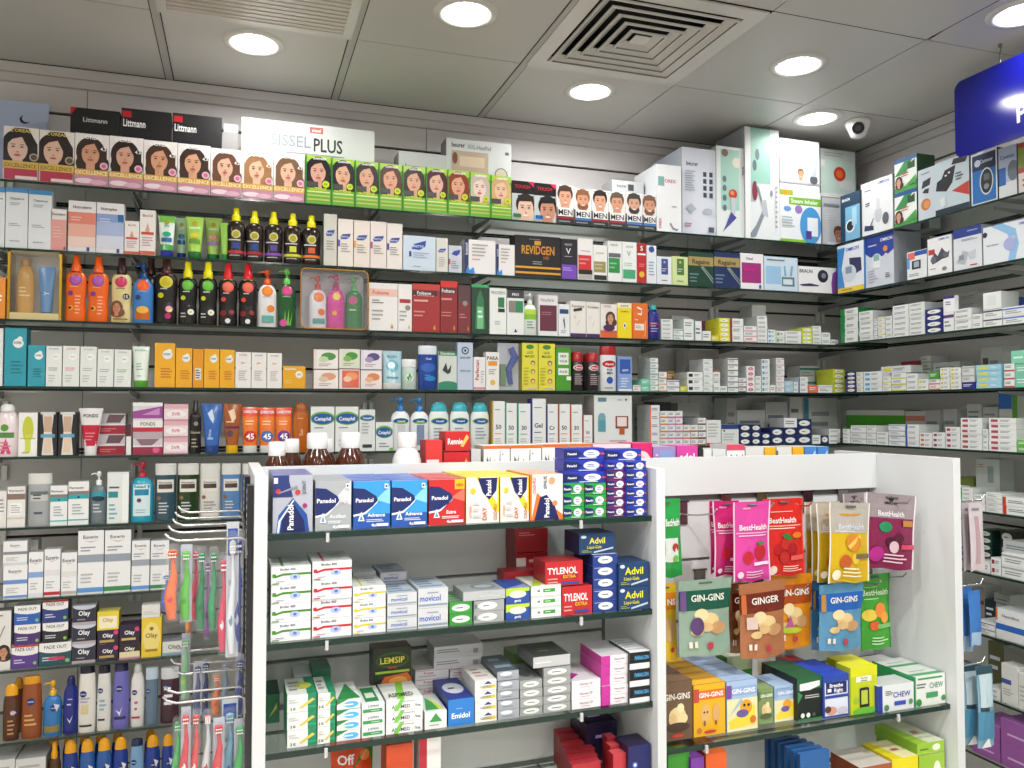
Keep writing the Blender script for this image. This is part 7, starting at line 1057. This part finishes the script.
# ---------- hooks on the far side of the right end panel ----------
SF['W'] = type('Q', (), {'phrase': 'hooks beyond the end panel', 'key': 'W'})()
def side_pack(x0, x1, y0, y1, V, base, ops, lk, name='hanging_pack'):
    u0, z1 = cpt(x0, y0, V); u1 = cpt(x1, y0, V)[0]; z0 = cpt(x0, y1, V)[1]
    e = empty(name, S.u*((u0+u1)/2)+S.v*V+Vector((0, 0, z0)), A1)
    pouch(e, u1-u0, z1-z0, base, ops, .012, 'print', False, 'pack_body'); ITEMS.append((e, name, lk, 'pack', 'W', x0, 0, 1, 0, 1))
for i, x in enumerate((968, 975)): side_pack(x-6, x+8, 503, 571, 1.66-i*.03, ['c8bcc4', 'd0c4cc'][i], 'r .3 .1 .6 .8 b89aa0;l .2 .85 .8 .95 1 889', 'pale pink shower cap pack, %s' % ['behind', 'in front'][i])
for i, x in enumerate((965, 973)): side_pack(x-5, x+7, 587+i*4, 652-i*6, 1.66-i*.03, '3a78c4', 'r .1 0 .9 .25 a8c4e0', 'blue hanging pack, %s' % ['behind', 'in front'][i])
for i, x in enumerate((970, 984)): side_pack(x-8, x+8, 664+i*3, 745+i*3, 1.6-i*.03, '7aa4bc', 'r .0 .9 1 1 2a4a58;r .1 .45 .6 .5 26404e;r .1 .5 .9 .9 b8ccd4;p e8ecec .2 0 .8 0 .6 .12;r 0 .1 1 .44 4a88a8', 'blue insole pack, %s' % ['left', 'right'][i])
for x, y, V, nn in ((984, 497, 1.63, 'upper'), (983, 581, 1.63, 'middle'), (985, 659, 1.57, 'lower')):
    u, z = cpt(x, y, V); e = empty('prong_hook', S.u*U5+S.v*V+Vector((0, 0, z)), A1); tag(e, '%s chrome hook on the outer face of the end panel' % nn, 'hook', 'hooks on the outer face of the end panel')
    L = u-U5; m = MB(); m.tube([(.001, 0, -.01), (L-.012, 0, -.008), (L, 0, .006)], .0024, mat('d0d0d2', 'metal')); m.build('hook_wire', e)
# ---------- labels ----------
ORD = ['first','second','third','fourth','fifth','sixth','seventh','eighth','ninth','tenth','eleventh','twelfth','thirteenth','fourteenth','fifteenth','sixteenth','seventeenth','eighteenth','nineteenth','twentieth']
def ordn(i): return ORD[i] if i < 20 else 'twenty-'+ORD[i-20]
by = {}
for it in ITEMS: by.setdefault((it[2], it[4]), []).append(it)
looks = {}
for (lk, sk) in by: looks.setdefault(lk, set()).add(sk)
PH = {k: s.phrase for k, s in SF.items()}; cnt = {}
for it in ITEMS: cnt[(it[1], it[4])] = cnt.get((it[1], it[4]), 0)+1
ITEMS_DONE = []
for (lk, sk), L in by.items():
    cols = sorted(set(round(it[5], 2) for it in L))
    for o, name, look, cat, s, x, i, n, r, rn in L:
        b = look; c = cols.index(round(x, 2))
        if n > 1: b += ', '+('bottom' if i == 0 else 'top' if i == n-1 else ORD[i])
        if rn > 1: b += ', '+('front row' if r == 0 else ORD[r]+' row')
        if len(cols) == 2: b += ', left one' if c == 0 else ', right one'
        elif len(cols) > 1: b += (', leftmost' if c == 0 else ', rightmost' if c == len(cols)-1 else ', column '+ordn(c)+' from left' if 0 else ', %s from left' % ordn(c))
        if PH[s] not in b: b += ' on '+PH[s]
        w = b.split()
        if len(w) > 16: print('LONG', len(w), b)
        tag(o, b, cat, ('%ss on the %s' % (name.replace('_', ' '), PH[s])) if cnt[(name, s)] > 1 else None)
# ---------- camera, world, colour ----------
cam = bpy.data.cameras.new('camera'); co = bpy.data.objects.new('camera', cam); C.objects.link(co)
cam.sensor_width = 36; cam.lens = 36*F/1024; cam.clip_start = .02; co.location = (0, 0, H)
co.rotation_euler = (math.pi/2+PIT, 0, -YAW)
sc = bpy.context.scene; sc.camera = co
w = bpy.data.worlds.new('world'); sc.world = w; w.use_nodes = True; w.node_tree.nodes['Background'].inputs[0].default_value = (.5, .5, .5, 1); w.node_tree.nodes['Background'].inputs[1].default_value = .1
sc.view_settings.view_transform = 'Standard'; sc.view_settings.look = 'None'; sc.view_settings.gamma = 1; sc.view_settings.use_curve_mapping = False
sc.view_settings.exposure = EXPO
sc.cycles.transparent_max_bounces = 32
